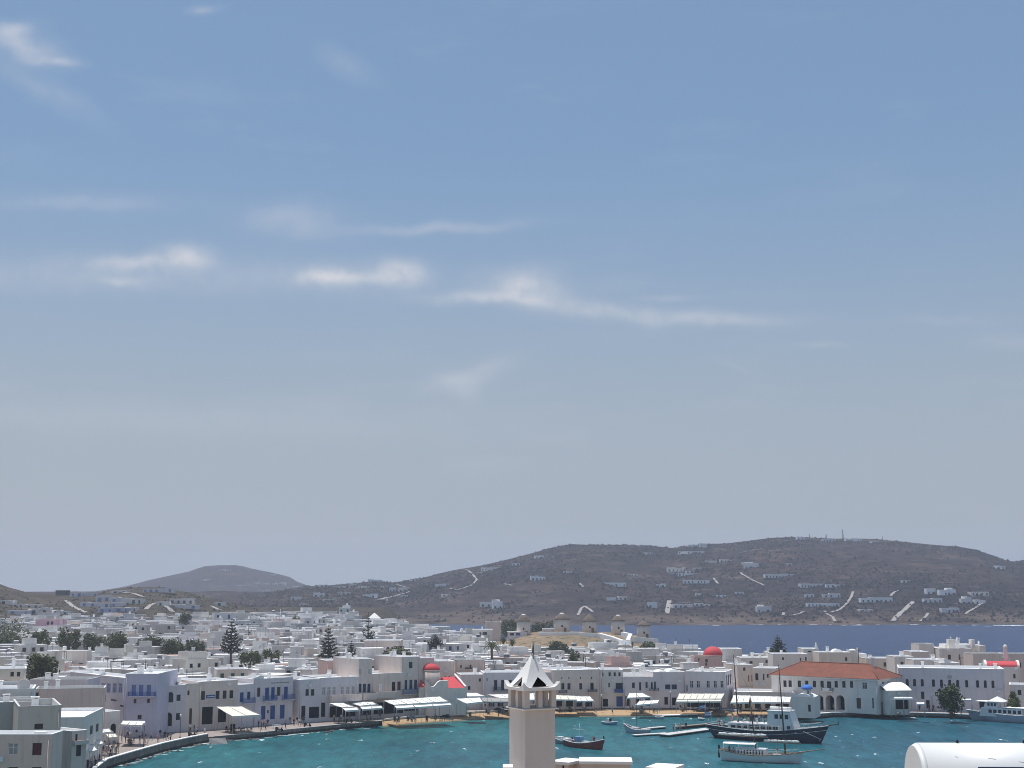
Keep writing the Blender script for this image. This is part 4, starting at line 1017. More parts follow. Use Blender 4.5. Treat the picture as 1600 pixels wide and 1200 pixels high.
simple('house', 'low white house with one square window, right of the orange roof', 1354, 1402, 372, 1029, 9, 'cream', 'roof_white', [(1380.5, 1035, 1385, 1041.5, 'k')], chim=1, seed=66)
simple('house', 'white house with two small windows above the curved-roof shop', 1398, 1428, 362, 1026, 8, 'white', 'roof_white', [(1407, 1034, 1412, 1040, 'k'), (1417, 1034.5, 1420, 1038, 'k')], chim=1, seed=67)
simple('house', 'sloping-topped white house joined below the rounded block on the point', 1425, 1452, 377, 1018.5, 8, 'grey_wall', 'roof_white', [(1438, 1036, 1443, 1041, 'k')], seed=68)
b = simple('house', 'white rounded block house with a flat top, left of the stepped church', 1437, 1461, 396, 1006.5, 8, 'white', 'roof_grey', [], seed=69)
q = MB(); q.lathe([(2.0, 0.0), (2.0, b.H - 1.6), (1.7, b.H - 1.0), (0.2, b.H - 0.8)], 14, (b.W + 0.6, 2.6)); q.build('rounded_corner', 'white', b.root)
simple('house', 'low white terrace house with a pink patch, under the rounded block', 1428, 1478, 352, 1031, 8, 'white', 'roof_white', [(1438.5, 1036, 1443.5, 1040, 'k')], chim=1, seed=70)
b = simple('house', 'small white vault-roofed house behind the middle of the arched-window building', 1470, 1500, 346, 1036, 6, 'white', 'roof_white', [], seed=71)
q = MB(); q.extrude([(1.0, 0.2, b.H - 0.2), (2.8, 0.2, b.H - 0.2), (2.5, 0.2, b.H + 0.5), (1.9, 0.2, b.H + 1.05), (1.0, 0.2, b.H + 1.15)], (0, 0, 0), (0, 4, 0)); q.build('vault', 'bright_white', b.root)
simple('house', 'long plain pale house wall right of the stepped church', 1521, 1577, 372, 1021.5, 8, 'grey_wall', 'roof_grey', [], seed=72)
simple('house', 'grey-white house at the right edge above the crimson-roofed chapel', 1577, 1640, 380, 1022, 8, 'grey_wall', 'roof_grey', [(1590, 1035, 1596, 1043, 'k')], seed=73)
simple('house', 'plain white house with a satellite dish, just right of the pink church dome', 1128, 1160, 408, 1014, 8, 'white', 'roof_white', [], chim=0, seed=74)
simple('house', 'long low white house left of the pine on the point', 1158, 1207, 392, 1028, 8, 'white', 'roof_white', [(1171, 1033, 1176, 1037, 'k'), (1196, 1031, 1201, 1036, 'k')], chim=2, seed=75)
simple('house', 'white flat-roofed house in front of the pine on the point', 1200, 1214, 398, 1019, 7, 'white', 'roof_white', [], chim=1, seed=76)
simple('house', 'white terraced house with arches and a dark loggia, below the first windmill to the left', 738, 769, 545, 984, 9, 'white', 'roof_white', [(749, 988, 752, 993, 'k'), (754, 987.5, 761, 992, 'k'), (736, 1003, 739, 1009, 'k')], chim=1, seed=77)
b = simple('house', 'white house carrying a big white pyramid canopy on its roof', 560, 604, 640, 968.5, 9, 'white', 'roof_white', [(566, 971, 568, 975, 'k'), (580, 971, 584, 975, 'k')], seed=78)
s0, z0 = b.loc(574, 968); s1, z1 = b.loc(593.5, 957.5); q = MB(); e0 = b.H + 0.6
q.poly([(s0, 0.4, e0), (s1, 0.4, e0), ((s0 + s1) / 2, 3.6, z1)]); q.poly([(s1, 0.4, e0), (s1, 6.8, e0), ((s0 + s1) / 2, 3.6, z1)]); q.poly([(s1, 6.8, e0), (s0, 6.8, e0), ((s0 + s1) / 2, 3.6, z1)]); q.poly([(s0, 6.8, e0), (s0, 0.4, e0), ((s0 + s1) / 2, 3.6, z1)])
o = q.build('canopy', 'bright_white', b.root)
q = MB()
for (x, y) in ((s0 + 0.1, 0.5), (s1 - 0.1, 0.5), (s1 - 0.1, 6.7), (s0 + 0.1, 6.7)): q.tube((x, y, b.H - 0.3), (x, y, e0 - 0.01), 0.08)
q.build('canopy_posts', 'frame_white', o)
simple('house', 'pink house with two dark windows high on the left of the town', 52, 90, 560, 968, 9, 'rose', 'roof_pink', [(73, 971, 77, 976, 'k'), (79.5, 971, 83, 976, 'k')], seed=79, chim=1)
simple('house', 'plain beige-white hall with a long blank wall, below the windmill terrace', 942, 988, 505, 1008.5, 9, 'cream', 'roof_white', [(941, 1011, 944, 1016, 'k')], seed=80)
simple('tavern', 'low lavender tavern with a flat white roof at the foot of the first windmill', 793, 824, 545, 987.5, 8, 'lavender', 'roof_white', [(797, 989, 803, 993, 'k'), (806, 989, 813, 993, 'b')], seed=81)
simple('house', 'flat white-roofed terrace building between the first two windmills', 848, 876, 552, 982.8, 6, 'white', 'roof_white', [], seed=82)
simple('house', 'small white terrace house with a dark doorway under the fourth windmill', 972, 988, 540, 991.5, 5, 'white', 'roof_white', [(976, 993, 980, 998, 'k')], seed=83)
simple('house', 'grey square house behind the loggia house, before the strip of sea', 758, 782, 575, 972, 8, 'grey_wall', 'roof_grey', [], seed=84)
simple('house', 'large grey-white school-like house with three tall windows right of the tall dark pine', 568, 625, 432, 1001, 10, 'grey_wall', 'roof_white', [(574, 1010.5, 577.5, 1018.5, 'k'), (580.5, 1010.5, 584.5, 1020.5, 'k'), (588, 1010.5, 591, 1018.5, 'k'), (599, 1011, 601.5, 1014.5, 'k'), (605, 1011, 607.5, 1014.5, 'k'), (611.5, 1011, 614, 1014.5, 'k')], seed=85, chim=1)

# ------------------------------------------------------------------ windmills
m, T, bb = new_mat('thatch')
tc = T.n('ShaderNodeTexCoord'); g = T.n('ShaderNodeNewGeometry')
n1 = T.noise(g.outputs['Position'], 2.2, 4.0, 0.7)
T.put(bb.inputs['Base Color'], T.mix(T.ramp(n1, 0.3, 0.7), (0.10, 0.075, 0.06, 1), (0.21, 0.17, 0.14, 1))); bb.inputs['Roughness'].default_value = 1.0
bp = T.n('ShaderNodeBump'); bp.inputs['Strength'].default_value = 0.8; bp.inputs['Distance'].default_value = 0.15; T.put(bp.inputs['Height'], T.noise(g.outputs['Position'], 5.0, 3.0)); T.put(bb.inputs['Normal'], bp.outputs[0])
for i, (px, ytop, ycap, ybot, hw, Y, lab, lantern) in enumerate([
        (818, 959.5, 970.5, 988, 10, 560, 'leftmost of the five round stone windmills, beside dark trees', True),
        (878, 958, 967.5, 988, 11, 562, 'second round windmill from the left, with a small wall window', True),
        (921, 959.5, 970.5, 989, 10.3, 566, 'middle one of the five windmills, with a pointed thatched cap', False),
        (966, 961, 970, 996, 10, 556, 'fourth round windmill from the left, standing behind the zigzag wall', True),
        (1005.5, 969, 977.5, 996, 9.8, 548, 'rightmost and lowest of the five windmills, against the open sea', False)]):
    c_ = at(px, ybot, Y); zc = at(px, ycap, Y).z; zt_ = at(px, ytop, Y).z; zb_ = ground_z(c_.x, c_.y) - 0.4
    r_ = hw / FPX * Y
    root = empty('windmill', (c_.x, c_.y, zb_)); tag(root, lab, 'windmill', 'windmills on the knoll')
    q = MB(); q.lathe([(r_ * 1.12, 0), (r_ * 1.04, (zc - zb_) * 0.5), (r_, zc - zb_)], 24); q.build('tower', 'cream', root)
    H_ = zc - zb_
    q = MB(); q.lathe([(r_ * 1.14, H_ + 0.004), (r_ * 1.1, H_ + 0.25), (r_ * (0.75 if lantern else 0.62), H_ + 0.55 * (zt_ - zc)), (r_ * (0.32 if lantern else 0.1), H_ + (0.92 if lantern else 1.0) * (zt_ - zc))], 24); q.build('thatched_cap', 'thatch', root)
    if lantern:
        q = MB(); dome(q, (0, 0), r_ * 0.34, H_ + 0.86 * (zt_ - zc), 0.5, 12); q.build('cap_top', 'bright_white', root)
    q = MB(); q.box(-0.32, 0.32, -r_ * 1.08, -r_ * 0.9, H_ * 0.45, H_ * 0.45 + 0.8); q.build('window', 'void_dark', root)
    q = MB(); q.box(-0.5 + 1.2, 0.5 + 1.2, -r_ * 1.1, -r_ * 0.85, 0.1, 2.3); q.build('door', 'wood', root)
    OCC.append((px - hw, px + hw, ytop, ybot, Y))
# knoll walls
def wall_px(pts, zoff, w, h, name, label, mat='bright_white', Y=None):
    P = []
    for (px, py, Y_) in pts:
        p = at(px, py, Y_); P.append(Vector((p.x, p.y, p.z)))
    q = MB()
    for i in range(len(P) - 1):
        a, b_ = P[i], P[i + 1]; d = Vector((b_.x - a.x, b_.y - a.y, 0)); d.normalize(); nn = Vector((-d.y, d.x, 0)) * w
        b2 = b_ + d * (w * 0.3)
        q.prism([(a.x, a.y), (b2.x, b2.y), (b2.x + nn.x, b2.y + nn.y), (a.x + nn.x, a.y + nn.y)], [ground_z(a.x, a.y) - 1.0, ground_z(b2.x, b2.y) - 1.0, ground_z(b2.x, b2.y) - 1.0, ground_z(a.x, a.y) - 1.0], [a.z + 0.003 * i, b_.z + 0.003 * i, b_.z + 0.003 * i, a.z + 0.003 * i], 0)
    o = q.build(name, mat); tag(o, label, 'wall'); return o
wall_px([(842, 988, 545), (880, 987.5, 545), (905, 988, 548)], 0, 1.6, 1, 'terrace_wall', 'straight white-topped terrace wall left of the middle windmill')
wall_px([(904, 988.5, 543), (935, 989.5, 540), (955, 995, 530), (970, 1000.5, 524), (984, 999.5, 524), (988, 990, 536), (976, 987.5, 545)], 0, 1.5, 1, 'terrace_wall', 'zigzag white-topped wall winding below the fourth windmill')
wall_px([(991, 994.5, 535), (1027, 998.5, 535)], 0, 1.4, 1, 'terrace_wall', 'short white-topped wall in front of the rightmost windmill')

# ------------------------------------------------------------------ hillside villas and roads
plain('road_pale', (0.34, 0.315, 0.29), 0.95, 0.12, 0.1, 0.1)
def draped(fn, pts, w, label, d0, d1, lift=0.5):
    P = []
    for i in range(len(pts) - 1):
        for k in range(5):
            t = k / 5.0
            h_ = hit(fn, lerp(pts[i][0], pts[i + 1][0], t), lerp(pts[i][1], pts[i + 1][1], t), d0, d1)
            if h_: P.append(h_)
    h_ = hit(fn, pts[-1][0], pts[-1][1], d0, d1)
    if h_: P.append(h_)
    if len(P) < 3: return
    q = MB(); rows = [[], []]
    for i, p in enumerate(P):
        a = P[max(0, i - 1)]; c_ = P[min(len(P) - 1, i + 1)]; d = Vector((c_.x - a.x, c_.y - a.y, 0))
        if d.length < 1e-3: continue
        d.normalize(); nn = Vector((-d.y, d.x, 0)) * w / 2
        for k, sg in enumerate((-1, 1)):
            e = p + nn * sg
            z = fn(800 + FPX * e.x / e.y, e.y)
            rows[k].append((e.x, e.y, max(z, p.z) + lift))
    q.grid(rows); o = q.build('road', 'road_pale'); tag(o, label, 'road', kind='structure')
for k, pts in enumerate([[(728, 890), (738, 897), (745, 908), (735, 917), (716, 922), (700, 921)], [(1395, 971), (1410, 957), (1428, 940)], [(1333, 926), (1330, 934), (1322, 945), (1312, 955), (1300, 958), (1285, 957)], [(1290, 960), (1301, 965), (1305, 972)],
                         [(1508, 962), (1520, 953), (1538, 943)], [(1392, 932), (1398, 926), (1405, 923)], [(1046, 939), (1044, 950), (1042, 960)], [(903, 963), (908, 952), (914, 948), (926, 957)], [(1157, 897), (1175, 907), (1195, 916)], [(1222, 962), (1240, 963), (1258, 957)],
                         [(1438, 972), (1447, 965), (1450, 960)], [(620, 914), (640, 920)], [(905, 912), (909, 916), (911, 918)], [(1115, 905), (1122, 913)], [(1200, 842.5 + 14), (1180, 860), (1150, 866)], [(640, 926), (610, 934), (590, 938)], [(1225, 958), (1224, 962)], [(800, 916), (788, 913)]]):
    draped(hillB, pts, 4.2 if k in (1, 6) else 2.4, None, 980, 1900)
for pts in ([(103, 939), (113, 948), (122, 952.5), (134, 959)], [(150, 929), (170, 926), (205, 927.5), (224, 933)], [(228, 953), (236, 946), (246, 943), (258, 948), (270, 957)], [(330, 948), (345, 955)]):
    draped(hillC, pts, 2.6, None, 660, 960, 0.3)

UNITWIN = {}
def unit_window(w, h, fr, pn):
    k = (round(w, 1), round(h, 1), fr, pn)
    if k not in UNITWIN:
        q = MB(); t = 0.09
        q.box(-w / 2, -w / 2 + t, -0.05, 0.02, 0, h); q.box(w / 2 - t, w / 2, -0.05, 0.02, 0, h); q.box(-w / 2 + t, w / 2 - t, -0.05, 0.02, 0, t); q.box(-w / 2 + t, w / 2 - t, -0.05, 0.02, h - t, h)
        q.box(-w / 2 + t, w / 2 - t, -0.02, 0.01, t, h - t, 1)
        UNITWIN[k] = q.mesh('window', [fr, pn])
    return UNITWIN[k]
ORD = ['first', 'second', 'third', 'fourth', 'fifth', 'sixth', 'seventh', 'eighth', 'ninth', 'tenth', 'eleventh', 'twelfth', 'thirteenth', 'fourteenth', 'fifteenth', 'sixteenth',
       'seventeenth', 'eighteenth', 'nineteenth', 'twentieth', 'twenty-first', 'twenty-second', 'twenty-third', 'twenty-fourth', 'twenty-fifth', 'twenty-sixth', 'twenty-seventh', 'twenty-eighth', 'twenty-ninth', 'thirtieth']
NUM = ['no', 'one', 'two', 'three', 'four', 'five', 'six', 'seven', 'eight', 'nine', 'ten', 'eleven', 'twelve']
def rank_labels(items, marks, fmt):
    """items: (obj, px, py, phrase); marks: (px, py, name). The label says how many things of that kind lie between it and a landmark."""
    cells = {}
    for it in items:
        best = min(range(len(marks)), key=lambda k: (it[1] - marks[k][0]) ** 2 + 3 * (it[2] - marks[k][1]) ** 2)
        dx, dy = it[1] - marks[best][0], (it[2] - marks[best][1]) * 1.7
        sec = ('left of' if dx < 0 else 'right of') if abs(dx) >= abs(dy) else ('above' if dy < 0 else 'below')
        cells.setdefault((best, sec), []).append((math.hypot(dx, dy), it))
    for (k, sec), L in cells.items():
        L.sort(key=lambda t: t[0])
        for r_, (_, it) in enumerate(L):
            it[0]['label'] = fmt.format(phrase=it[3], ord=ORD[min(r_, 29)] if len(L) > 1 else 'just', dir=sec, mark=marks[k][2]).replace('just ' + sec, 'just ' + sec)

def box_house(q, rf, w, d, h, par, x0=0.0, y0=0.0, z0=0.0, mw=0, mr=0):
    """walls into q, roof deck and parapet cap into rf; front at local -y, centred on x"""
    X0, X1, Y0, Y1 = x0 - w / 2, x0 + w / 2, y0, y0 + d
    for P in ([(X0, Y0), (X1, Y0)], [(X1, Y0), (X1, Y1)], [(X1, Y1), (X0, Y1)], [(X0, Y1), (X0, Y0)]):
        (a, b_), (c_, e) = P
        q.poly([(a, b_, z0), (c_, e, z0), (c_, e, z0 + h), (a, b_, z0 + h)], mw)
    t = 0.22; H = z0 + h
    rf.box(X0 - 0.03, X1 + 0.03, Y0 - 0.03, Y0 + t, H, H + 0.06, mr); rf.box(X0 - 0.03, X1 + 0.03, Y1 - t, Y1 + 0.03, H, H + 0.06, mr)
    rf.box(X0 - 0.03, X0 + t, Y0 + t, Y1 - t, H, H + 0.06, mr); rf.box(X1 - t, X1 + 0.03, Y0 + t, Y1 - t, H, H + 0.06, mr)
    rf.poly([(X0 + 0.01, Y0 + 0.01, H - par), (X1 - 0.01, Y0 + 0.01, H - par), (X1 - 0.01, Y1 - 0.01, H - par), (X0 + 0.01, Y1 - 0.01, H - par)], mr)
    for (a, b_, c_, e) in ((X0 + t, Y0 + t, X1 - t, Y0 + t), (X1 - t, Y0 + t, X1 - t, Y1 - t), (X1 - t, Y1 - t, X0 + t, Y1 - t), (X0 + t, Y1 - t, X0 + t, Y0 + t)):
        rf.poly([(c_, e, H - par), (a, b_, H - par), (a, b_, H), (c_, e, H)], mr)

VILLAS = []
def villa(fn, px0, px1, yt, yb, mat='white', nwin=4, d0=980, d1=1900, cat='villa', name='villa', depth=9.0, rows=1, phrase=None, kind='k', win_mat='glass_dark'):
    p = hit(fn, (px0 + px1) / 2, yb, d0, d1)
    if p is None: return None
    w = (px1 - px0) / FPX * p.y; h = max(2.6, (yb - yt) / FPX * p.y)
    root = empty(name, (p.x, p.y, p.z - 0.2), rng.uniform(-0.12, 0.12)); tag(root, 'x', cat)
    q = MB(); rf = MB(); n_ = 1 if w < 9 else min(6, max(2, int(w / 7.5)))
    cuts = [0.0] + sorted(rng.uniform(0.85, 1.15) * (k + 1) / n_ for k in range(n_ - 1)) + [1.0]; wins = []
    for k in range(n_):                                          # several cubes side by side, stepped in height and depth
        x0, x1 = -w / 2 + w * cuts[k], -w / 2 + w * cuts[k + 1]; hk = h * (1.0 if n_ == 1 else rng.uniform(0.7, 1.0)); yk = 0.0 if n_ == 1 else rng.uniform(-2.0, 2.5)
        if n_ > 2 and rng.random() < 0.12: continue
        box_house(q, rf, x1 - x0 + 0.15, depth * rng.uniform(0.7, 1.0), hk, 0.25, (x0 + x1) / 2, yk + 0.011 * k, 0.0)
        m_ = max(1, int((x1 - x0) / 3.2))
        for j in range(m_):
            if rng.random() < 0.8: wins.append((lerp(x0, x1, (j + 0.5) / m_), yk + 0.011 * k, hk, min(2.2, (x1 - x0) / m_ * rng.uniform(0.28, 0.5))))
    if rows > 1 and n_ > 1: box_house(q, rf, w * 0.4, depth * 0.6, 2.6, 0.2, rng.uniform(-0.2, 0.2) * w, 2.6, h * 0.7)
    q.build('wall', mat, root); rf.build('roof', 'roof_white', root)
    base = MB(); base.box(-w / 2 - 1.5, w / 2 + 1.5, -4.2, -3.6, -3.0, -0.6); base.box(-w / 2 - 1.4, w / 2 + 1.4, -3.59, depth * 0.9, -5.5, -0.75); base.build('terrace', rng.choice(['cement', 'rock', 'rock', 'cream']), root)
    for (x, y, hk, ww) in wins:
        hh = min(2.1, hk - 0.8)
        if hh > 0.7: link('window', unit_window(ww, hh, 'frame_white' if rng.random() < 0.5 else 'frame_dark', win_mat), root, (x, y - 0.04, 0.3))
    VILLAS.append((root, (px0 + px1) / 2, (yt + yb) / 2, phrase or ('white villa' if mat in ('white', 'bright_white', 'town_white') else 'cream-white villa')))
    return root
for v in [(830, 852, 900, 908), (945, 978, 908, 917), (1043, 1098, 886, 893), (1060, 1090, 894.5, 900), (1068, 1108, 905, 912), (1104, 1120, 874, 881), (1125, 1148, 875, 880), (1143, 1185, 879, 889), (1060, 1100, 861, 866), (1075, 1090, 850, 856), (1093, 1104, 849, 857),
          (948, 962, 934, 939), (967, 980, 932, 938), (1013, 1027, 941, 950), (1052, 1084, 944, 950), (1086, 1110, 943, 948), (1183, 1206, 947, 957), (1025, 1040, 911, 918), (1195, 1242, 895, 903), (1250, 1290, 910, 919), (1291, 1320, 913, 919), (1259, 1312, 927, 934), (1262, 1312, 942, 949),
          (1345, 1395, 934, 942), (1448, 1462, 920, 929), (1468, 1494, 921, 931), (1445, 1473, 934, 943), (1518, 1545, 924, 931), (1503, 1519, 934, 946), (1523, 1541, 937, 945), (1472, 1500, 950, 959), (1558, 1572, 883, 890), (1343, 1364, 952, 957),
          (752, 780, 885, 892), (608, 618, 919, 926), (622, 636, 918, 926), (567, 588, 927, 934), (680, 702, 911, 917), (750, 768, 940, 948), (770, 785, 938, 952), (455, 470, 932, 938), (490, 505, 926, 933), (1072, 1084, 893, 896), (1246, 1258, 838, 844), (1286, 1306, 842, 847), (1322, 1348, 841, 846), (1362, 1372, 846, 849),
          (498, 512, 913, 917), (520, 540, 915, 919), (545, 556, 912, 917), (575, 596, 905, 910), (640, 655, 903, 908), (560, 600, 916, 919), (590, 606, 936, 940), (618, 636, 930, 934), (528, 548, 925, 929), (505, 525, 936, 940), (468, 480, 944, 948), (690, 704, 929, 933), (800, 812, 880, 884), (836, 850, 868, 873), (880, 894, 893, 896), (985, 996, 898, 901), (1005, 1020, 863, 867), (1150, 1162, 925, 929), (1120, 1134, 930, 934), (1088, 1096, 928, 931), (1410, 1422, 908, 911), (1230, 1238, 882, 885)]:
    villa(hillB, *v, mat=rng.choice(['bright_white', 'town_white', 'town_cream', 'bright_white', 'town_white']), nwin=max(2, min(8, int((v[1] - v[0]) / 6))), rows=2 if v[3] - v[2] > 9 else 1)
for v in [(398, 406, 909, 914), (411, 421, 909.5, 914), (426, 433, 910, 915), (436, 446, 909, 914), (370, 386, 925, 929), (343, 352, 889, 892), (352, 360, 890, 893), (423, 430, 897, 900), (372, 384, 913, 916), (405, 420, 921, 924), (455, 466, 915, 919), (318, 330, 905, 908)]:
    villa(hillA, *v, nwin=2, d0=2350, d1=3100, phrase='tiny white villa on the distant peaked hill')
CL = [(108, 150, 925.5, 933, 'lavender', 6, 1, 'stepped blue-white apartment block'), (150, 172, 931, 940, 'lavender', 4, 1, 'stepped blue-white apartment block'), (170, 196, 933, 942, 'lavender', 5, 1, 'stepped blue-white apartment block'), (188, 222, 935, 944, 'white', 4, 1, 'white apartment block with a broad loggia'),
      (126, 152, 940, 948, 'lavender', 4, 1, 'stepped blue-white apartment block'), (152, 190, 942, 950, 'lavender', 6, 1, 'stepped blue-white apartment block'), (155, 200, 949.5, 957, 'blue_wash', 7, 1, 'stepped blue-white apartment block'), (196, 214, 950, 957, 'white', 3, 1, 'white apartment block with a broad loggia'),
      (223, 270, 918.5, 925.5, 'lavender', 6, 1, 'long white barrack-like house'), (264, 302, 934.5, 944, 'white', 4, 1, 'white hillside house'), (262, 306, 945, 952, 'lavender', 5, 1, 'lavender hillside house'), (302, 346, 921, 932, 'grey_wall', 4, 1, 'large grey-white hillside house'),
      (0, 20, 939, 946, 'white', 2, 1, 'white hillside house'), (19, 59, 944, 950, 'cream', 4, 1, 'long white hillside house'), (14, 46, 952, 961, 'lavender', 4, 1, 'lavender hillside house'), (46, 77, 950, 960, 'white', 4, 1, 'white arcaded hillside house'), (246, 264, 941, 947, 'white', 2, 1, 'white hillside house'), (174, 196, 922.5, 927, 'white', 3, 1, 'white hillside house'), (335, 350, 942, 947, 'white', 2, 1, 'white hillside house'), (82, 108, 955, 961, 'white', 3, 1, 'white hillside house')]
for v in CL:
    villa(hillC, v[0], v[1], v[2], v[3], v[4], v[5], 660, 960, 'building' if 'block' in v[7] else 'house', 'apartment_block' if 'block' in v[7] else 'hillside_house', 7.0, v[6], v[7], win_mat='shutter_pale' if v[4] in ('lavender', 'blue_wash') else 'glass_dark')
b_ = hit(hillC, 98, 930, 660, 960)
q = MB(); q.box(-4, 4, -3, 3, -2, 3.6); q.box(-4.3, 4.3, -3.3, 3.3, 3.6, 3.8); o = q.build('stone_hut', 'rock', None, b_); tag(o, 'dark square stone hut on the left skyline saddle', 'hut')
o.location.z -= 0.5
HM = [(1317, 835, 'the tall hilltop mast'), (1412, 955, 'the straight pale hill road'), (738, 905, 'the winding road loop'), (1044, 950, 'the short steep ramp road'), (966, 975, 'the fourth windmill'), (345, 884, 'the peaked purple summit'), (98, 928, 'the dark stone hut'), (1216, 1000, 'the pine on the point'), (1570, 878, 'the notch in the right ridge'), (583, 962, 'the white pyramid canopy'), (890, 852, 'the flat rounded summit'), (1290, 960, 'the shore road bend'), (1170, 905, 'the diagonal hill track')]
rank_labels(VILLAS, HM, '{phrase}, {ord} {dir} {mark}')
# masts and poles on the ridge
for k, (px, yt, lab, r_) in enumerate([(1317, 827, 'tall dark lattice mast on the ridge, highest point of the far hill', 0.9), (1291, 835, 'squat dark antenna on the ridge left of the tall mast', 0.9), (1265, 834, 'thin pole on the ridge beside the hilltop buildings', 0.35), (1379, 838, 'slender pole on the ridge right of the tall mast', 0.25)]):
    p = at(px, 842, 1885); zb_ = hillB(px, 1885) - 1; zt_ = at(px, yt, 1885).z
    q = MB(); n_ = 5
    for (dx, dy) in ((-1, -1), (1, -1), (1, 1), (-1, 1)): q.tube((dx * r_, dy * r_, 0), (dx * r_ * 0.35, dy * r_ * 0.35, zt_ - zb_), 0.22 * max(0.7, r_), n=4)
    for j in range(n_):
        t0, t1 = j / n_, (j + 1) / n_; f0, f1 = r_ * (1 - 0.65 * t0), r_ * (1 - 0.65 * t1); z0, z1 = (zt_ - zb_) * t0, (zt_ - zb_) * t1
        q.tube((-f0, -f0, z0), (f1, -f1, z1), 0.14, n=4); q.tube((f0, -f0, z0), (f1, f1, z1), 0.14, n=4); q.tube((-f0, f0, z0), (-f1, -f1, z1), 0.14, n=4)
    o = q.build('mast', 'dark_metal', None, (p.x, 1885, zb_)); tag(o, lab, 'mast')

# scrub bushes that give the slopes their grain
plain('bush', (0.028, 0.028, 0.022), 0.95, 0.4, 0.2, 0.05)
def bushes(fn, n, p0, p1, d0, d1, seed, label, smin, smax):
    rr = random.Random(seed); q = MB()
    for i in range(n):
        px = rr.uniform(p0, p1); d = d0 + (d1 - d0) * rr.random(); x = (px - 800) / FPX * d
        if fbm(x, d, 0.006, 3) < rr.uniform(-0.35, 0.25): continue
        z = fn(px, d)
        if z < 1.5: continue
        s_ = rr.uniform(smin, smax); h = s_ * rr.uniform(0.6, 1.0); k = rr.uniform(0, 6.28)
        ring = [(x + s_ * rr.uniform(0.7, 1.3) * math.cos(k + a), d + s_ * math.sin(k + a), z - 0.3) for a in (0, 1.57, 3.14, 4.71)]; tp = (x + rr.uniform(-.3, .3), d, z + h)
        for j in range(4): q.poly([ring[j], ring[(j + 1) % 4], tp])
    for v in (VILLAS if fn is hillB else []):                      # gardens round the villas
        vx, vy = v[0].location.x, v[0].location.y
        for j in range(26):
            x, d = vx + rr.gauss(0, 16), vy + rr.gauss(-4, 9); px = 800 + FPX * x / d; z = fn(px, d); s_ = rr.uniform(0.9, 2.2); k = rr.uniform(0, 6.28)
            if z < 1.5 or d > 1950: continue
            ring = [(x + s_ * rr.uniform(0.7, 1.3) * math.cos(k + a), d + s_ * math.sin(k + a), z - 0.3) for a in (0, 1.57, 3.14, 4.71)]; tp = (x, d, z + s_ * rr.uniform(0.8, 1.3))
            for i_ in range(4): q.poly([ring[i_], ring[(i_ + 1) % 4], tp])
    tag(q.build('shrubs', 'bush'), label, 'shrubs', kind='stuff')
bushes(hillB, 13000, 380, 1700, 1130, 1900, 3, 'dark low scrub bushes scattered over the big far hill', 0.8, 2.4)
bushes(hillC, 1800, -60, 520, 660, 960, 4, 'dark scrub bushes on the near left slope above the town', 0.5, 1.3)
# ------------------------------------------------------------------ trees
m, T, bb = new_mat('leaf')
g = T.n('ShaderNodeNewGeometry'); oi = T.n('ShaderNodeObjectInfo')
n1 = T.noise(g.outputs['Position'], 0.9, 3.0)
c = T.mix(T.ramp(n1, 0.3, 0.7), (0.070, 0.094, 0.040, 1), (0.160, 0.185, 0.080, 1))
c = T.mix(T.m('MULTIPLY', oi.outputs['Random'], 0.5), c, (0.085, 0.080, 0.044, 1))
T.put(bb.inputs['Base Color'], c); bb.inputs['Roughness'].default_value = 0.8; bb.inputs['Specular IOR Level'].default_value = 0.15
m, T, bb = new_mat('needles')
g = T.n('ShaderNodeNewGeometry')
n1 = T.noise(g.outputs['Position'], 1.2, 3.0)
T.put(bb.inputs['Base Color'], T.mix(T.ramp(n1, 0.3, 0.7), (0.034, 0.044, 0.028, 1), (0.075, 0.085, 0.050, 1))); bb.inputs['Roughness'].default_value = 0.85; bb.inputs['Specular IOR Level'].default_value = 0.1
plain('bark', (0.10, 0.075, 0.055), 0.95, 0.2, 2.0, 0.1)
def leaf_quad(q, p, s, rr, m=0):
    a = Vector((rr.gauss(0, 1), rr.gauss(0, 1), rr.gauss(0, 0.7))).normalized(); b_ = a.cross(Vector((rr.gauss(0, 1), rr.gauss(0, 1), rr.gauss(0, 1)))).normalized()
    q.poly([p - a * s, p - b_ * s * 0.55, p + a * s, p + b_ * s * 0.55], m)
TREES = []
TREE_OCC = []
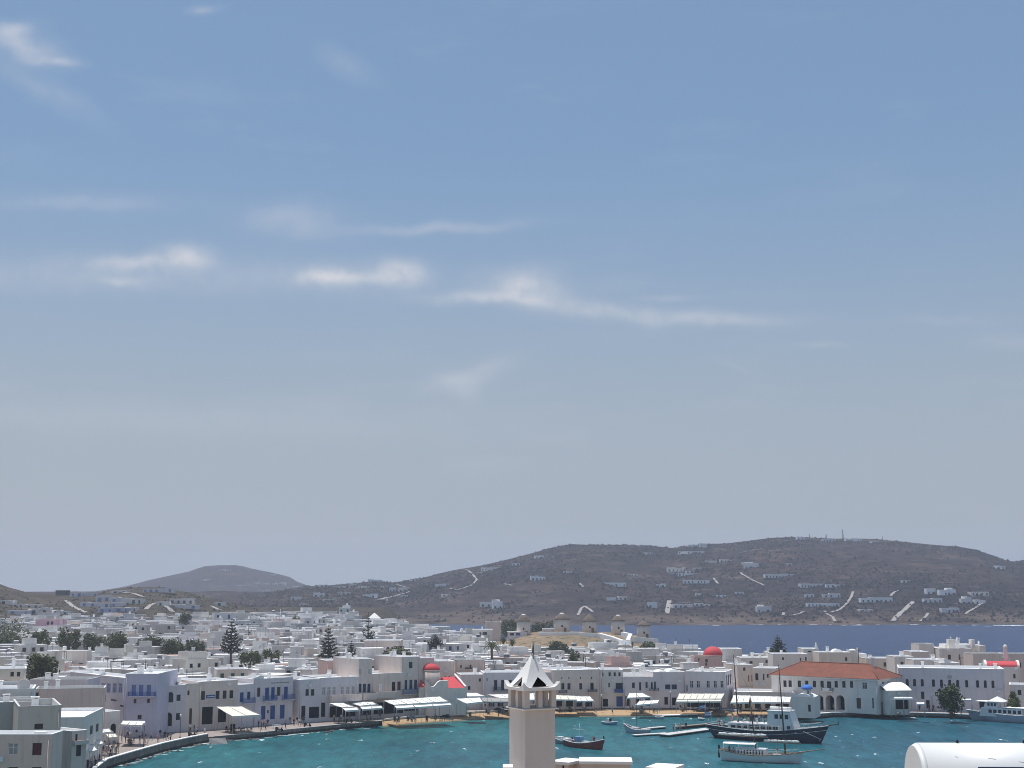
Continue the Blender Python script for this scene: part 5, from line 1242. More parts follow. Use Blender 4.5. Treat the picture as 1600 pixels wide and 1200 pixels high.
def round_tree(px, yt, yb, wpx, Y, label, seed, dens=1.0, ground=None, name='tree'):
    rr = random.Random(seed)
    yb = yb + (0.25 if Y < 330 else 0.75) * (yb - yt); c_ = at(px, (yt + yb) / 2, Y); k = Y / FPX
    gz = (ground_z(c_.x, c_.y) if ground is None else ground) - 0.2
    rx = wpx / 2 * k; rz_ = (yb - yt) / 2 * k
    cz = max(c_.z, gz + rz_ * 0.75) - gz
    root = empty(name, (c_.x, c_.y, gz)); tag(root, label, 'tree')
    q = MB(); tr = max(0.14, rx * 0.07)
    top = Vector((rr.uniform(-.2, .2), 0, cz - rz_ * 0.4)); q.tube((0, 0, 0), top, tr * 1.4, tr, 7)
    lobes = []
    nl = 12 if rx < 4 else 17
    for i in range(nl):
        a = rr.uniform(0, 6.28); e = rr.uniform(-1.0, 1.0); f = rr.uniform(0.35, 0.74)
        lobes.append((Vector((rx * f * math.cos(a) * math.sqrt(max(0.1, 1 - e * e * 0.7)), rx * f * math.sin(a) * 0.9, cz + rz_ * f * e)), rr.uniform(0.30, 0.48)))
    for (l, f) in lobes[:7]: q.tube(top, l, tr * 0.6, tr * 0.15, 5)
    q.build('trunk', 'bark', root)
    q = MB(); n_ = int((420 + 70 * rx * rz_) * dens); s = max(0.16, min(0.42, 0.085 * rx + 0.08))
    n_ = min(n_, 3200)
    for i in range(n_):
        l, f = rr.choice(lobes)
        d = Vector((rr.gauss(0, 1), rr.gauss(0, 1), rr.gauss(0, 1))).normalized() * (rr.random() ** 0.4)
        p = l + Vector((d.x * rx * f, d.y * rx * f, d.z * rz_ * f * 1.15))
        leaf_quad(q, p, s * rr.uniform(0.6, 1.3), rr)
    q.build('crown', 'leaf', root)
    TREE_OCC.append((c_.x, c_.y, rx + 3))
    return root
for i, t in enumerate([
        (65, 1016, 1053, 50, 318, 'rounded dark-green tree standing alone among the near roofs at the left'),
        (8, 970, 1000, 80, 500, 'largest dark tree mass touching the left edge above the roofs'),
        (64, 980, 1000, 34, 470, 'dark tree right of the large left-edge tree, below the pink house'),
        (108, 982, 1003, 42, 460, 'broad dark tree second in the line right of the pink house'),
        (147, 989, 1008, 42, 452, 'low dark tree in the middle of the left tree line'),
        (182, 988, 1011, 38, 446, 'dark tree at the right end of the left tree line'),
        (235, 992, 1009, 48, 447, 'low dark bush-like tree left of the two joined round trees'),
        (275, 997, 1019, 48, 440, 'left one of two joined dark round trees left of the feathery pine'),
        (303, 996, 1015, 34, 442, 'right one of two joined dark round trees left of the feathery pine'),
        (392, 1015, 1029, 40, 396, 'green shrubby tree above the pink flat roof, right of the feathery pine'),
        (425, 1016, 1028, 34, 400, 'smaller green shrubby tree touching the one above the pink roof'),
        (618, 1010, 1025, 58, 392, 'wide olive-green tree behind the tall grey house by the church'),
        (898, 1014, 1030, 26, 418, 'dark green tree leaning among roofs right of the foreground chimney'),
        (872, 1001, 1014, 36, 480, 'brown-green trees on the slope under the second windmill'),
        (795, 969, 986, 36, 612, 'dark tree clump left of the first windmill'),
        (850, 970, 986, 44, 622, 'dark tree clump between the first and second windmill'),
        (1022, 1002, 1014, 48, 505, 'low bright-green shrub mass on the knoll slope below the last windmill'),
        (1067, 1010, 1019, 10, 500, 'small dark shrub at the tip of the tan knoll'),
        (940, 1001, 1009, 60, 508, 'dark brush strip on the slope below the zigzag wall'),
        (1485, 1067, 1109, 44, 311, 'dark dense tree standing in front of the arched-window harbour building'),
        (1584, 1079, 1108, 26, 314, 'dark tree behind the grey passenger boat at the right'),
        (291, 955, 968, 24, 625, 'small dark tree high on the left slope below the hillside houses'),
        (463, 958, 972, 16, 655, 'narrow dark tree on the town skyline above the blue-grey houses')]):
    round_tree(*t, seed=100 + i, ground=QZ if t[4] < 316 else None, dens=1.5 if t[4] < 330 else 1.0)
def norfolk(px, yt, yb, wpx, Y, label, seed, sparse=1.0):
    rr = random.Random(seed); k = Y / FPX; c_ = at(px, yb, Y); gz = ground_z(c_.x, c_.y) - 0.2
    zt_ = at(px, yt, Y).z - gz; zb_ = max(1.5, at(px, yb, Y).z - gz)
    root = empty('pine_tree', (c_.x, c_.y, gz)); tag(root, label, 'tree')
    q = MB(); q.tube((0, 0, 0), (0, 0, zt_ * 0.97), 0.028 * zt_, 0.03, 7); q.build('trunk', 'bark', root)
    q = MB(); R0 = wpx / 2 * k; tiers = int(max(9, (zt_ - zb_) / 0.85))
    for t in range(tiers):
        f = t / (tiers - 1); z = lerp(zb_, zt_ * 0.985, f); Rr_ = R0 * (1 - f) ** 0.75 * rr.uniform(0.85, 1.08) + 0.12
        nb = 7 if f < 0.8 else 5; a0 = rr.uniform(0, 6.28)
        for j in range(nb):
            if rr.random() > sparse: continue
            a = a0 + 6.283 * j / nb + rr.uniform(-0.15, 0.15); L = Rr_ * rr.uniform(0.8, 1.1)
            d = Vector((math.cos(a), math.sin(a), 0)); side = Vector((-d.y, d.x, 0)); prev = Vector((0, 0, z))
            for s_ in range(5):                              # boughs droop, then lift at the tip
                u = (s_ + 1) / 5; p = d * (L * u) + Vector((0, 0, z - 0.22 * L * math.sin(u * 2.2) + 0.30 * L * u * u)); w = 0.20 * L * (1 - 0.55 * u) + 0.10
                q.poly([prev - side * w, p - side * w * 0.8, p + Vector((0, 0, 0.10 * L * u + 0.05)), prev + Vector((0, 0, 0.08))])
                q.poly([prev + side * w, prev + Vector((0, 0, 0.08)), p + Vector((0, 0, 0.10 * L * u + 0.05)), p + side * w * 0.8])
                for e in range(2):
                    leaf_quad(q, p + Vector((rr.gauss(0, w * .6), rr.gauss(0, w * .6), -0.08 + rr.gauss(0, 0.1))), 0.16 * L + 0.08, rr)
                prev = p
    q.build('crown', 'needles', root); TREE_OCC.append((c_.x, c_.y, 5))
norfolk(361, 966, 1016, 34, 425, 'tall feathery pine with upswept boughs, left of the pink flat-roofed houses', 1, 0.9)
norfolk(513, 976, 1024, 30, 408, 'tallest dark conical pine standing in the middle of the town', 2)
norfolk(575, 956, 1002, 24, 470, 'thin ragged pine in front of the white pyramid canopy', 3, 0.55)
norfolk(549, 1001, 1027, 20, 402, 'short layered pine right of the tall dark pine', 4, 0.6)
norfolk(1216, 992, 1022, 28, 405, 'dense triangular pine on the point, dark against the blue sea', 5)
norfolk(680, 990, 1008, 24, 450, 'small spreading pine between roofs left of the lone palm', 6, 0.6)
def palm(px, yt, yb, Y, label, seed, R_=2.7):
    rr = random.Random(seed); c_ = at(px, yb, Y); gz = ground_z(c_.x, c_.y) - 0.2; zt_ = at(px, yt, Y).z - gz - R_ * 0.45
    root = empty('palm_tree', (c_.x, c_.y, gz)); tag(root, label, 'tree')
    q = MB(); q.tube((0, 0, 0), (0.15, 0, zt_), 0.40, 0.34, 8); q.lathe([(0.4, zt_ - 1.6), (0.8, zt_ - 1.0), (0.75, zt_ - 0.3), (0.3, zt_)], 9, (0.15, 0)); q.build('trunk', 'bark', root)
    q = MB()
    for j in range(44):
        a = rr.uniform(0, 6.28); up = rr.uniform(-0.6, 1.0); d = Vector((math.cos(a), math.sin(a), 0)); side = Vector((-d.y, d.x, 0)); prev = Vector((0.15, 0, zt_))
        for s_ in range(5):
            u = (s_ + 1) / 5; p = Vector((0.15, 0, zt_)) + d * (R_ * u * (1 - 0.25 * max(0, up))) + Vector((0, 0, R_ * (up * u - 0.75 * u * u))); w = 0.20 * (1.1 - u)
            q.poly([prev, prev + side * w + Vector((0, 0, -0.12)), p + side * w + Vector((0, 0, -0.15)), p]); q.poly([prev, p, p - side * w + Vector((0, 0, -0.15)), prev - side * w + Vector((0, 0, -0.12))]); prev = p
    q.build('crown', 'leaf', root); TREE_OCC.append((c_.x, c_.y, 3))
palm(768, 999, 1022, 425, 'lone bushy palm tree among white roofs left of the foreground chimney', 1)
palm(786, 995, 1004, 520, 'small palm on the slope below the first windmill, the left one of two', 2, 1.5)
palm(800, 998, 1005, 516, 'small palm on the slope below the first windmill, the right one of two', 3, 1.4)

# ------------------------------------------------------------------ the town: every house its own object
FRONT = [(-300, 250), (0, 262), (60, 262), (110, 312), (195, 300), (250, 296), (400, 312), (480, 318), (560, 335), (655, 350), (760, 356), (870, 352), (1020, 352), (1075, 352), (1135, 352), (1210, 362), (1225, 420), (1420, 420), (1500, 420), (1900, 420)]
BACKY = [(-300, 700), (0, 700), (300, 715), (420, 760), (560, 760), (620, 720), (650, 665), (700, 625), (800, 600), (1060, 520), (1100, 470), (1230, 440)]
rt = random.Random(77)
SPEC = []
GRID = {}
def free(x, y, r_):
    gx, gy = int(x // 12), int(y // 12)
    for i in range(gx - 2, gx + 3):
        for j in range(gy - 2, gy + 3):
            for (a, b_, c_) in GRID.get((i, j), ()):
                if (a - x) ** 2 + (b_ - y) ** 2 < (0.80 * (r_ + c_)) ** 2: return False
    return True
BLD_XY = [(o.location.x, o.location.y) for o in COL.objects if o.parent is None and o.get('category') in ('house', 'building', 'church', 'chapel', 'windmill')]
tries = 0
while len(SPEC) < 2200 and tries < 22000:
    tries += 1
    px = rt.uniform(-90, 1240); f = interp(px, FRONT); bk = interp(px, BACKY)
    if bk <= f + 5: continue
    Y = f + (bk - f) * rt.random() ** 0.8
    x = (px - 800) / FPX * Y * 1.012
    if coast_sd(x, Y) < 6: continue
    if Y > 505 and -14 < x < 84: continue                       # the windmill knoll stays open
    if any((x - a) ** 2 + (Y - b_) ** 2 < c_ * c_ for (a, b_, c_) in TREE_OCC): continue
    w = rt.uniform(5.2, 12.0); d = rt.uniform(4.4, 8)
    r_ = 0.5 * math.sqrt(w * d)
    if not free(x, Y, r_): continue
    hit_b = False
    for (x0, x1, yt, yb, yd) in OCC:
        if x0 - 4 < px < x1 + 4 and -4 < Y - yd < 13: hit_b = True; break
    if hit_b: continue
    GRID.setdefault((int(x // 12), int(Y // 12)), []).append((x, Y, r_))
    st = rt.choices((3.4, 6.2, 8.2), (0.52, 0.46, 0.02))[0] * rt.uniform(0.92, 1.1)
    SPEC.append(dict(x=x, y=Y, px=px, w=w, d=d, h=st, rz=rt.gauss(0, 0.28) + 0.35 * fbm(x, Y, 0.008, 2), z=ground_z(x, Y) - 0.3, seed=rt.randint(0, 10 ** 6)))
# which of them show, by painting them far to near
SX, SY = 1600, 460; buf = np.full((SY, SX), -1, np.int32)
lst = [(s['y'], i) for i, s in enumerate(SPEC)] + [(o[4], -2 - k) for k, o in enumerate(OCC)]
for s in SPEC:
    p0 = proj((s['x'], s['y'] - s['d'] / 2, s['z'] + s['h'])); p1 = proj((s['x'], s['y'] - s['d'] / 2, s['z'])); hw = s['w'] / 2 / s['y'] * FPX
    s['rect'] = (p0[0] - hw, p0[0] + hw, p0[1], p1[1])
for (_, i) in sorted(lst, reverse=True):
    r_ = SPEC[i]['rect'] if i >= 0 else OCC[-2 - i]
    x0, x1, y0, y1 = int(max(0, r_[0])), int(min(SX, r_[1])), int(max(0, r_[2] - 760)), int(min(SY, r_[3] - 760))
    if x1 > x0 and y1 > y0: buf[y0:y1, x0:x1] = i
cnt = np.bincount(buf[buf >= 0].ravel(), minlength=len(SPEC)) if (buf >= 0).any() else np.zeros(len(SPEC))
order = sorted(range(len(SPEC)), key=lambda i: -cnt[i])
N_IND = 292
HM2 = []
def dress(s, root=None, q=None, rf=None, wq=None):
    """one town house: own object with parts when root is given, else merged into the mass of far houses"""
    rr = random.Random(s['seed']); w, d, h = s['w'], s['d'], s['h']
    wallm = rr.choices(['town_white', 'town_cream', 'town_grey', 'lavender', 'pink', 'beige', 'cement'], (0.46, 0.18, 0.22, 0.05, 0.025, 0.03, 0.035))[0]
    roofm = rr.choices(['roof_white', 'roof_grey', 'roof_pink'], (0.66, 0.28, 0.06))[0]
    s['mat'] = wallm
    blocks = [(w, d, h, rr.uniform(0.02, 0.07) if rr.random() < 0.75 else 0.3, 0.0, -d / 2, 0.0)]
    if rr.random() < 0.34: blocks.append((w * rr.uniform(0.35, 0.7), d * rr.uniform(0.5, 0.8), rr.uniform(1.2, 2.5), 0.2, w * rr.uniform(-0.15, 0.15), -d / 2 + d * 0.18, h - 0.15))
    if rr.random() < 0.30: blocks.append((w * rr.uniform(0.3, 0.5), d * 0.7, h * rr.uniform(0.45, 0.75), 0.2, rr.choice((-1, 1)) * w * 0.58, -d / 2 + rr.uniform(-1.2, 1.5), 0.0))
    return rr, wallm, roofm, blocks
WALLS = ['town_white', 'town_cream', 'town_grey', 'lavender', 'pink', 'beige', 'cement']
ROOFS = ['roof_white', 'roof_grey', 'roof_pink']
CNAME = {'town_white': 'white', 'town_cream': 'cream-white', 'town_grey': 'greyish', 'lavender': 'pale lavender', 'pink': 'pinkish', 'beige': 'beige', 'cement': 'grey cement'}
ITEMS = []
SHAPES = {}
def fitting(kind):
    """shared little meshes for the roofs"""
    if kind in SHAPES: return SHAPES[kind]
    q = MB()
    if kind == 'chimney':
        q.box(-0.35, 0.35, -0.35, 0.35, 0, 1.2); q.box(-0.45, 0.45, -0.45, 0.45, 1.35, 1.45)
        for a in (-1, 1):
            for b_ in (-1, 1): q.box(a * 0.27 - 0.06, a * 0.27 + 0.06, b_ * 0.27 - 0.06, b_ * 0.27 + 0.06, 1.2, 1.35)
        me = q.mesh('chimney', ['bright_white'])
    elif kind == 'solar_heater':
        q.poly([(-0.9, -0.9, 0.15), (0.9, -0.9, 0.15), (0.9, 0.5, 1.0), (-0.9, 0.5, 1.0)], 1); q.tube((-0.8, 0.62, 1.1), (0.8, 0.62, 1.1), 0.26, n=8)
        for a in (-0.7, 0.7): q.tube((a, 0.6, 0), (a, 0.6, 1.0), 0.03, n=4, m=2); q.tube((a, -0.8, 0), (a, -0.8, 0.2), 0.03, n=4, m=2)
        me = q.mesh('solar_heater', ['bright_white', 'glass_dark', 'grey_metal'])
    elif kind == 'water_tank':
        q.lathe([(0.6, 0.1), (0.62, 1.1), (0.45, 1.35), (0.15, 1.42)], 10); q.box(-0.5, 0.5, -0.5, 0.5, 0, 0.1); me = q.mesh('water_tank', ['bright_white'])
    elif kind == 'aerial':
        q.tube((0, 0, 0), (0, 0, 2.6), 0.035, n=4)
        for k in range(4): q.tube((-0.4 + 0.05 * k, 0, 1.8 + 0.22 * k), (0.4 - 0.05 * k, 0, 1.8 + 0.22 * k), 0.02, n=4)
        me = q.mesh('aerial', ['dark_metal'])
    elif kind == 'pergola':
        for a in (-1.5, 1.5):
            for b_ in (-1.1, 1.1): q.tube((a, b_, 0), (a, b_, 2.2), 0.06, n=4)
        for k in range(7): q.box(-1.7, 1.7, -1.25 + 0.4 * k, -1.13 + 0.4 * k, 2.2, 2.3)
        me = q.mesh('pergola', ['dark_wood'])
    SHAPES[kind] = me
    return me
far_q, far_r, far_w = MB(), MB(), MB()
nfar = 0
for rank, i in enumerate(order):
    s = SPEC[i]
    if cnt[i] < 4: break
    rr, wallm, roofm, blocks = dress(s)
    ind = rank < N_IND
    if ind:
        q, rf = MB(), MB()
        for bl in blocks: box_house(q, rf, *bl)
        root = q.build('house', wallm, None, (s['x'], s['y'], s['z']), s['rz']); tag(root, 'x', 'house', 'whitewashed town houses')
        rf.build('roof', roofm, root)
    else:
        M = Matrix.Translation((s['x'], s['y'], s['z'])) @ Matrix.Rotation(s['rz'], 4, 'Z'); q, rf = MB(), MB()
        for bl in blocks: box_house(q, rf, *bl)
        for (src, dst, names, mt) in ((q, far_q, WALLS, wallm), (rf, far_r, ROOFS, roofm)):
            b0 = len(dst.v); dst.v.extend([tuple(M @ Vector(v)) for v in src.v]); dst.f.extend([tuple(b0 + k for k in f) for f in src.f]); dst.mi.extend([names.index(mt)] * len(src.f)); dst.smooth.extend([False] * len(src.f))
        nfar += 1
    nw = 0; nst = max(1, int(s['h'] / 2.9)); done = []
    wk = rr.choices([('frame_dark', 'glass_dark'), ('frame_white', 'void_dark'), ('shutter_blue', 'glass_dark'), ('frame_dark', 'shutter_brown'), ('frame_white', 'shutter_grey'), ('frame_dark', 'shutter_blue'), ('frame_white', 'shutter_green')], (0.30, 0.36, 0.08, 0.14, 0.04, 0.05, 0.03))[0]
    ncol = max(1, int(s['w'] / 2.5))
    for st in range(nst):
        for cidx in range(ncol):
            if rr.random() < 0.22: continue
            x = -s['w'] / 2 + s['w'] * (cidx + 0.5) / ncol + rr.uniform(-0.3, 0.3); tall = rr.random() < 0.25 or (st == 0 and rr.random() < 0.3)
            z = 0.9 + 2.9 * st + (0 if not tall else -0.6); hh = 2.0 if tall else 1.3
            if z + hh > s['h'] - 0.3: continue
            if ind: link('door' if tall and st == 0 else 'window', unit_window(1.1, hh, *wk), root, (x, -s['d'] / 2 - 0.03, z)); nw += 1
            elif cnt[i] > 6:
                P = [M @ Vector((x + a, -s['d'] / 2 - 0.05, z + b_)) for (a, b_) in ((-0.42, 0), (0.42, 0), (0.42, hh), (-0.42, hh))]; far_w.poly(P)
    sd_ = 1 if s['px'] < 800 else -1
    if ind:
        for st in range(nst):
            if rr.random() < 0.6:
                z = 0.9 + 2.9 * st
                if z + 1.15 < s['h'] - 0.3: link('window', unit_window(1.1, 1.3, *wk), root, (sd_ * (s['w'] / 2 + 0.03), rr.uniform(-0.25, 0.25) * s['d'], z), R(90) * sd_); nw += 1
        zr = s['h'] - blocks[0][3]
        feat = []
        for kind, pr in (('chimney', 0.42), ('solar_heater', 0.24), ('water_tank', 0.14), ('aerial', 0.40), ('pergola', 0.08)):
            if rr.random() < pr:
                o = link(kind, fitting(kind), root, (rr.uniform(-0.36, 0.36) * s['w'], rr.uniform(-0.34, 0.4) * s['d'], zr), rr.uniform(-0.4, 0.4)); feat.append(kind)
                if len(blocks) > 1 and blocks[1][6] > 0 and kind in ('chimney', 'aerial'): o.location.z = s['h'] + blocks[1][2] - 0.4; o.location.x = blocks[1][4] + rr.uniform(-0.3, 0.3); o.location.y = 0
        ph = ('tall ' if s['h'] > 7.5 else '') + CNAME[wallm] + ' house'
        if len(blocks) > 1 and blocks[1][6] > 0: ph += ' with upper room'
        elif 'pergola' in feat: ph += ' with a roof pergola'
        elif nw: ph += ' with %s window%s' % (NUM[min(nw, 12)], 's' if nw > 1 else '') if nw < 4 else ' with several windows'
        vis = np.argwhere(buf == i)
        cx, cy = (vis[:, 1].mean(), vis[:, 0].mean() + 760) if len(vis) else ((s['rect'][0] + s['rect'][1]) / 2, s['rect'][2])
        ITEMS.append((root, cx, cy, ph))
far_o = far_q.build('far_houses', WALLS); tag(far_o, 'mass of small white houses filling the gaps of the far town', 'houses', kind='stuff')
far_r.build('roof', ROOFS, far_o); far_w.build('window', 'glass_dark', far_o)
TM = [(361, 990, 'the feathery pine'), (513, 1000, 'the tall dark pine'), (583, 962, 'the pyramid canopy'), (768, 1010, 'the lone palm'), (678, 1050, 'the beach church dome'), (1116, 1020, 'the pink church dome'), (65, 1035, 'the lone round tree'), (72, 972, 'the pink upper house'), (220, 1060, 'the blue-washed house'),
      (818, 975, 'the first windmill'), (1005, 990, 'the last windmill'), (290, 1005, 'the two joined trees'), (165, 1000, 'the left tree line'), (440, 1060, 'the lettered building'), (536, 1040, 'the pink-washed house'), (735, 1040, 'the salmon house'), (898, 1022, 'the leaning dark tree'), (965, 1015, 'the blank-walled hall'), (1045, 1048, 'the barrel-vaulted house'), (1216, 1005, 'the pine on the point'), (160, 945, 'the stepped apartment blocks'), (463, 965, 'the narrow skyline tree'), (280, 945, 'the lavender hillside house'), (618, 1017, 'the wide olive tree'), (350, 1060, 'the banner house'), (680, 999, 'the small spreading pine'), (408, 1020, 'the two shrubby trees')]
rank_labels(ITEMS, TM, '{phrase}, {ord} town house {dir} {mark}')
for it in ITEMS:
    it[0]['label'] = it[0]['label'].replace('just town house', 'only town house')
print('town houses', len(SPEC), 'individual', len(ITEMS), 'mass', nfar)

# wooden utility poles among the roofs
for k, (px, yt, yb, Y, lab) in enumerate([(227, 1033, 1054, 300, 'dark wooden pole with a cross-piece behind the blue-washed house'), (388, 973, 998, 520, 'tall dark pole above roofs left of the tall dark pine'), (412, 1003, 1024, 430, 'slim dark pole right of the feathery pine'), (645, 1004, 1026, 420, 'slim dark pole above the tall grey house by the church'), (438, 952, 968, 690, 'pale chimney-like pole on the town skyline'), (1041, 1022, 1044, 420, 'thin dark pole left of the pink church'), (1342, 1012, 1040, 368, 'thin dark pole at the right end of the orange roof'), (1501, 1024, 1046, 345, 'dark pole behind the arched-window harbour building'), (915, 1025, 1047, 400, 'slim pole above the plain grey-white four-window house')]):
    p = at(px, yb, Y); gz = ground_z(p.x, p.y); zt_ = at(px, yt, Y).z - gz
    root = empty('utility_pole', (p.x, p.y, gz)); tag(root, lab, 'pole')
    q = MB(); q.tube((0, 0, 0), (0, 0, zt_), 0.13, 0.09, 7); q.build('pole', 'dark_wood' if k != 4 else 'bright_white', root)
    q = MB(); q.box(-0.6, 0.6, -0.18, -0.1, zt_ - 0.7, zt_ - 0.58)
    for x in (-0.5, 0.0, 0.5): q.tube((x, -0.14, zt_ - 0.58), (x, -0.14, zt_ - 0.42), 0.04, n=5)
    q.build('cross_arm', 'dark_wood', root)
# ------------------------------------------------------------------ awnings over the cafes
AWN = []
def awning(label, bl, br, fr, fl, Yb, D, n=4, mat='canvas_white', posts=3, dY=0.0, name='awning', back_posts=True, legs=0.0):
    """pixel corners of the cloth (back-left, back-right, front-right, front-left) and its heights above the quay"""
    B0, B1 = at(bl[0], bl[1], Yb), at(br[0], br[1], Yb + dY); F0, F1 = at(fl[0], fl[1], Yb - D), at(fr[0], fr[1], Yb + dY - D)
    if min(F0.z, F1.z) < QZ + 2.0 or max(B0.z, B1.z) > QZ + 6: print('awning', label, [round(p.z - QZ, 1) for p in (B0, B1, F0, F1)])
    c_ = (B0 + B1 + F0 + F1) / 4
    root = empty(name, (c_.x, c_.y, QZ)); tag(root, label, 'awning', 'white café awnings along the waterfront')
    o3 = Vector((c_.x, c_.y, QZ))
    for k in range(n):
        t0, t1 = (k + 0.02) / n, (k + 0.98) / n
        b0, b1 = B0.lerp(B1, t0) - o3, B0.lerp(B1, t1) - o3; f0, f1 = F0.lerp(F1, t0) - o3, F0.lerp(F1, t1) - o3
        q = MB(); rows = []
        for j in range(6):
            u = j / 5; sag = -0.14 * math.sin(math.pi * u) - 0.02 * (k % 2)
            rows.append([b0.lerp(f0, u) + Vector((0, 0, sag)), b0.lerp(f0, u).lerp(b1.lerp(f1, u), 0.5) + Vector((0, 0, sag - 0.05)), b1.lerp(f1, u) + Vector((0, 0, sag))])
        q.grid(rows)
        q.poly([f0, f1, f1 + Vector((0, -0.02, -0.28)), f0 + Vector((0, -0.02, -0.28))])
        q.build('canvas_panel', mat, root)
    q = MB(); q.tube(B0 - o3, B1 - o3, 0.05, n=5); q.tube(F0 - o3 + Vector((0, 0, 0.02)), F1 - o3 + Vector((0, 0, 0.02)), 0.05, n=5)
    for k in range(n + 1): q.tube(B0.lerp(B1, k / n) - o3 + Vector((0, 0, -0.06)), F0.lerp(F1, k / n) - o3 + Vector((0, 0, -0.03)), 0.035, n=4)
    q.build('frame', 'grey_metal', root)
    for k in range(posts):
        p = F0.lerp(F1, k / max(1, posts - 1)) - o3; q = MB(); q.tube((p.x, p.y, 0), p, 0.045, n=6); q.build('post', 'grey_metal', root)
        if back_posts:
            p = B0.lerp(B1, k / max(1, posts - 1)) - o3; q = MB(); q.tube((p.x, p.y, 0), p, 0.055, n=6); q.build('post', 'grey_metal', root)
    AWN.append((B0, B1, F0, F1))
    return root
awning('cream two-row canvas awning slanting out from the banner house', (338, 1104), (378, 1103.5), (408, 1117), (364, 1119.5), 283, 6, 2, 'canvas_cream', 3, dY=3)
awning('white awning with a dark edge, leftmost of the row under the six-window house', (515, 1098.5), (536, 1098), (556, 1104), (535, 1105.5), 301, 5, 2, dY=1)
awning('low white front flap under the leftmost awning of the six-window house', (535, 1106), (558, 1105), (562, 1109), (540, 1110.5), 295.5, 1.5, 1, posts=2, back_posts=False)
awning('broad white awning below the tall grey house with the pink side', (546, 1097), (582, 1096.5), (591, 1100.5), (563, 1103), 306, 5, 3)
awning('narrow white front flap below the broad awning of the pink-sided house', (563, 1104), (596, 1102.5), (599, 1106), (566, 1108.5), 300.5, 1.5, 2, posts=3, back_posts=False)
awning('largest striped white awning of eight panels left of the red-domed church', (600, 1094.5), (687, 1088), (702, 1096), (616, 1101.5), 305, 5.5, 8, posts=5, dY=5)
awning('long thin white front flap below the largest eight-panel awning', (616, 1102.5), (704, 1098.5), (707, 1101.5), (620, 1107), 299, 1.6, 3, posts=4, back_posts=False, dY=5)
awning('small flat white awning standing alone on posts right of the church', (713, 1091.5), (750, 1089.5), (755, 1096.5), (730, 1099.5), 314, 4.5, 2, posts=3)
awning('small white upper awning against the church side wall', (729, 1082.5), (745, 1082.5), (762, 1088), (729, 1088.5), 322, 3.5, 1, posts=2)
awning('wide white awning partly hidden behind the foreground chimney', (762, 1085), (868, 1082), (862, 1093), (795, 1094), 329, 5.5, 6, posts=4)
awning('grey flat pergola canopy left of the foreground chimney', (752, 1089.5), (796, 1091), (797, 1096.5), (755, 1096.5), 323, 4, 3, 'shutter_grey', 4)
awning('cream awning emerging right of the foreground chimney', (862, 1085.5), (898, 1087), (901, 1093.5), (866, 1093), 329, 4.5, 3, 'canvas_cream', 3)
awning('white scalloped awning next to the cream one, above the sand', (897, 1087.5), (922, 1088), (929, 1095), (899, 1095.5), 331, 4.5, 3, posts=3)
awning('tent-like white awning behind the fishing pier, its top row', (983, 1083), (1004, 1082.5), (1019, 1089), (979, 1090.5), 332, 4.5, 2, posts=3)
awning('low wavy white canopy on the sand in front of the tent-like awning', (999, 1095), (1030, 1093.5), (1027, 1099), (991, 1102), 325, 4, 3, posts=3)
awning('long cream-white awning in front of the broad five-window house', (1061, 1083.5), (1132, 1083.5), (1127, 1092), (1057, 1092.5), 331, 5, 7, 'canvas_cream', 5)
awning('lower cream front row of the long five-window house awning', (1057, 1093), (1127, 1092.5), (1126, 1096), (1056, 1096.5), 325.5, 1.8, 4, 'canvas_cream', 4, back_posts=False)
awning('short white awning behind the navy ship mast', (1146, 1086), (1172, 1086.5), (1170, 1097.5), (1141, 1098), 330, 5.5, 3, posts=3)
awning('slightly lower white awning between the two schooner masts', (1172, 1087), (1236, 1088.5), (1234, 1097.5), (1175, 1097.5), 329, 5.5, 6, posts=5)
awning('white sloping awning on the left quay beside the square white house', (192, 1126), (227, 1126.5), (221, 1133.5), (187, 1132), 261, 4.5, 3, posts=3)
awning('tilted white market canopy low in the quay street crowd', (135, 1163), (146, 1163), (153, 1172), (140, 1175), 226, 3, 1, posts=2, name='canopy')
awning('upper white market canopy in the quay street', (151, 1141), (170, 1138), (177, 1143), (155, 1146), 245, 3, 2, posts=2, name='canopy')
awning('middle white market canopy in the quay street', (142, 1147), (150, 1146), (160, 1151), (150, 1154), 240, 3, 1, posts=2, name='canopy')
awning('small white market canopy above the crowd, second from the bottom', (147, 1157), (157, 1156), (164, 1161), (153, 1164), 232, 3, 1, posts=2, name='canopy')
awning('grey-white market canopy beside the square quay house, touching its wall', (166, 1147), (180, 1146), (186, 1151), (170, 1153), 247, 3, 2, 'canvas_cream', 2, name='canopy')
awning('flat white shop canopy on the right quay, left of the dark tree', (1398, 1089), (1424, 1089), (1432, 1091.5), (1392, 1091.5), 317, 2.2, 2, posts=3)
awning('small white kiosk canopy right of the dark quay tree', (1501, 1091.5), (1517, 1091.5), (1519, 1094), (1500, 1094), 317, 2, 1, posts=2)
awning('small white parasol-like canopy left of the dark quay tree', (1432, 1097), (1444, 1097), (1445, 1100), (1432, 1100), 313, 2, 1, posts=2)

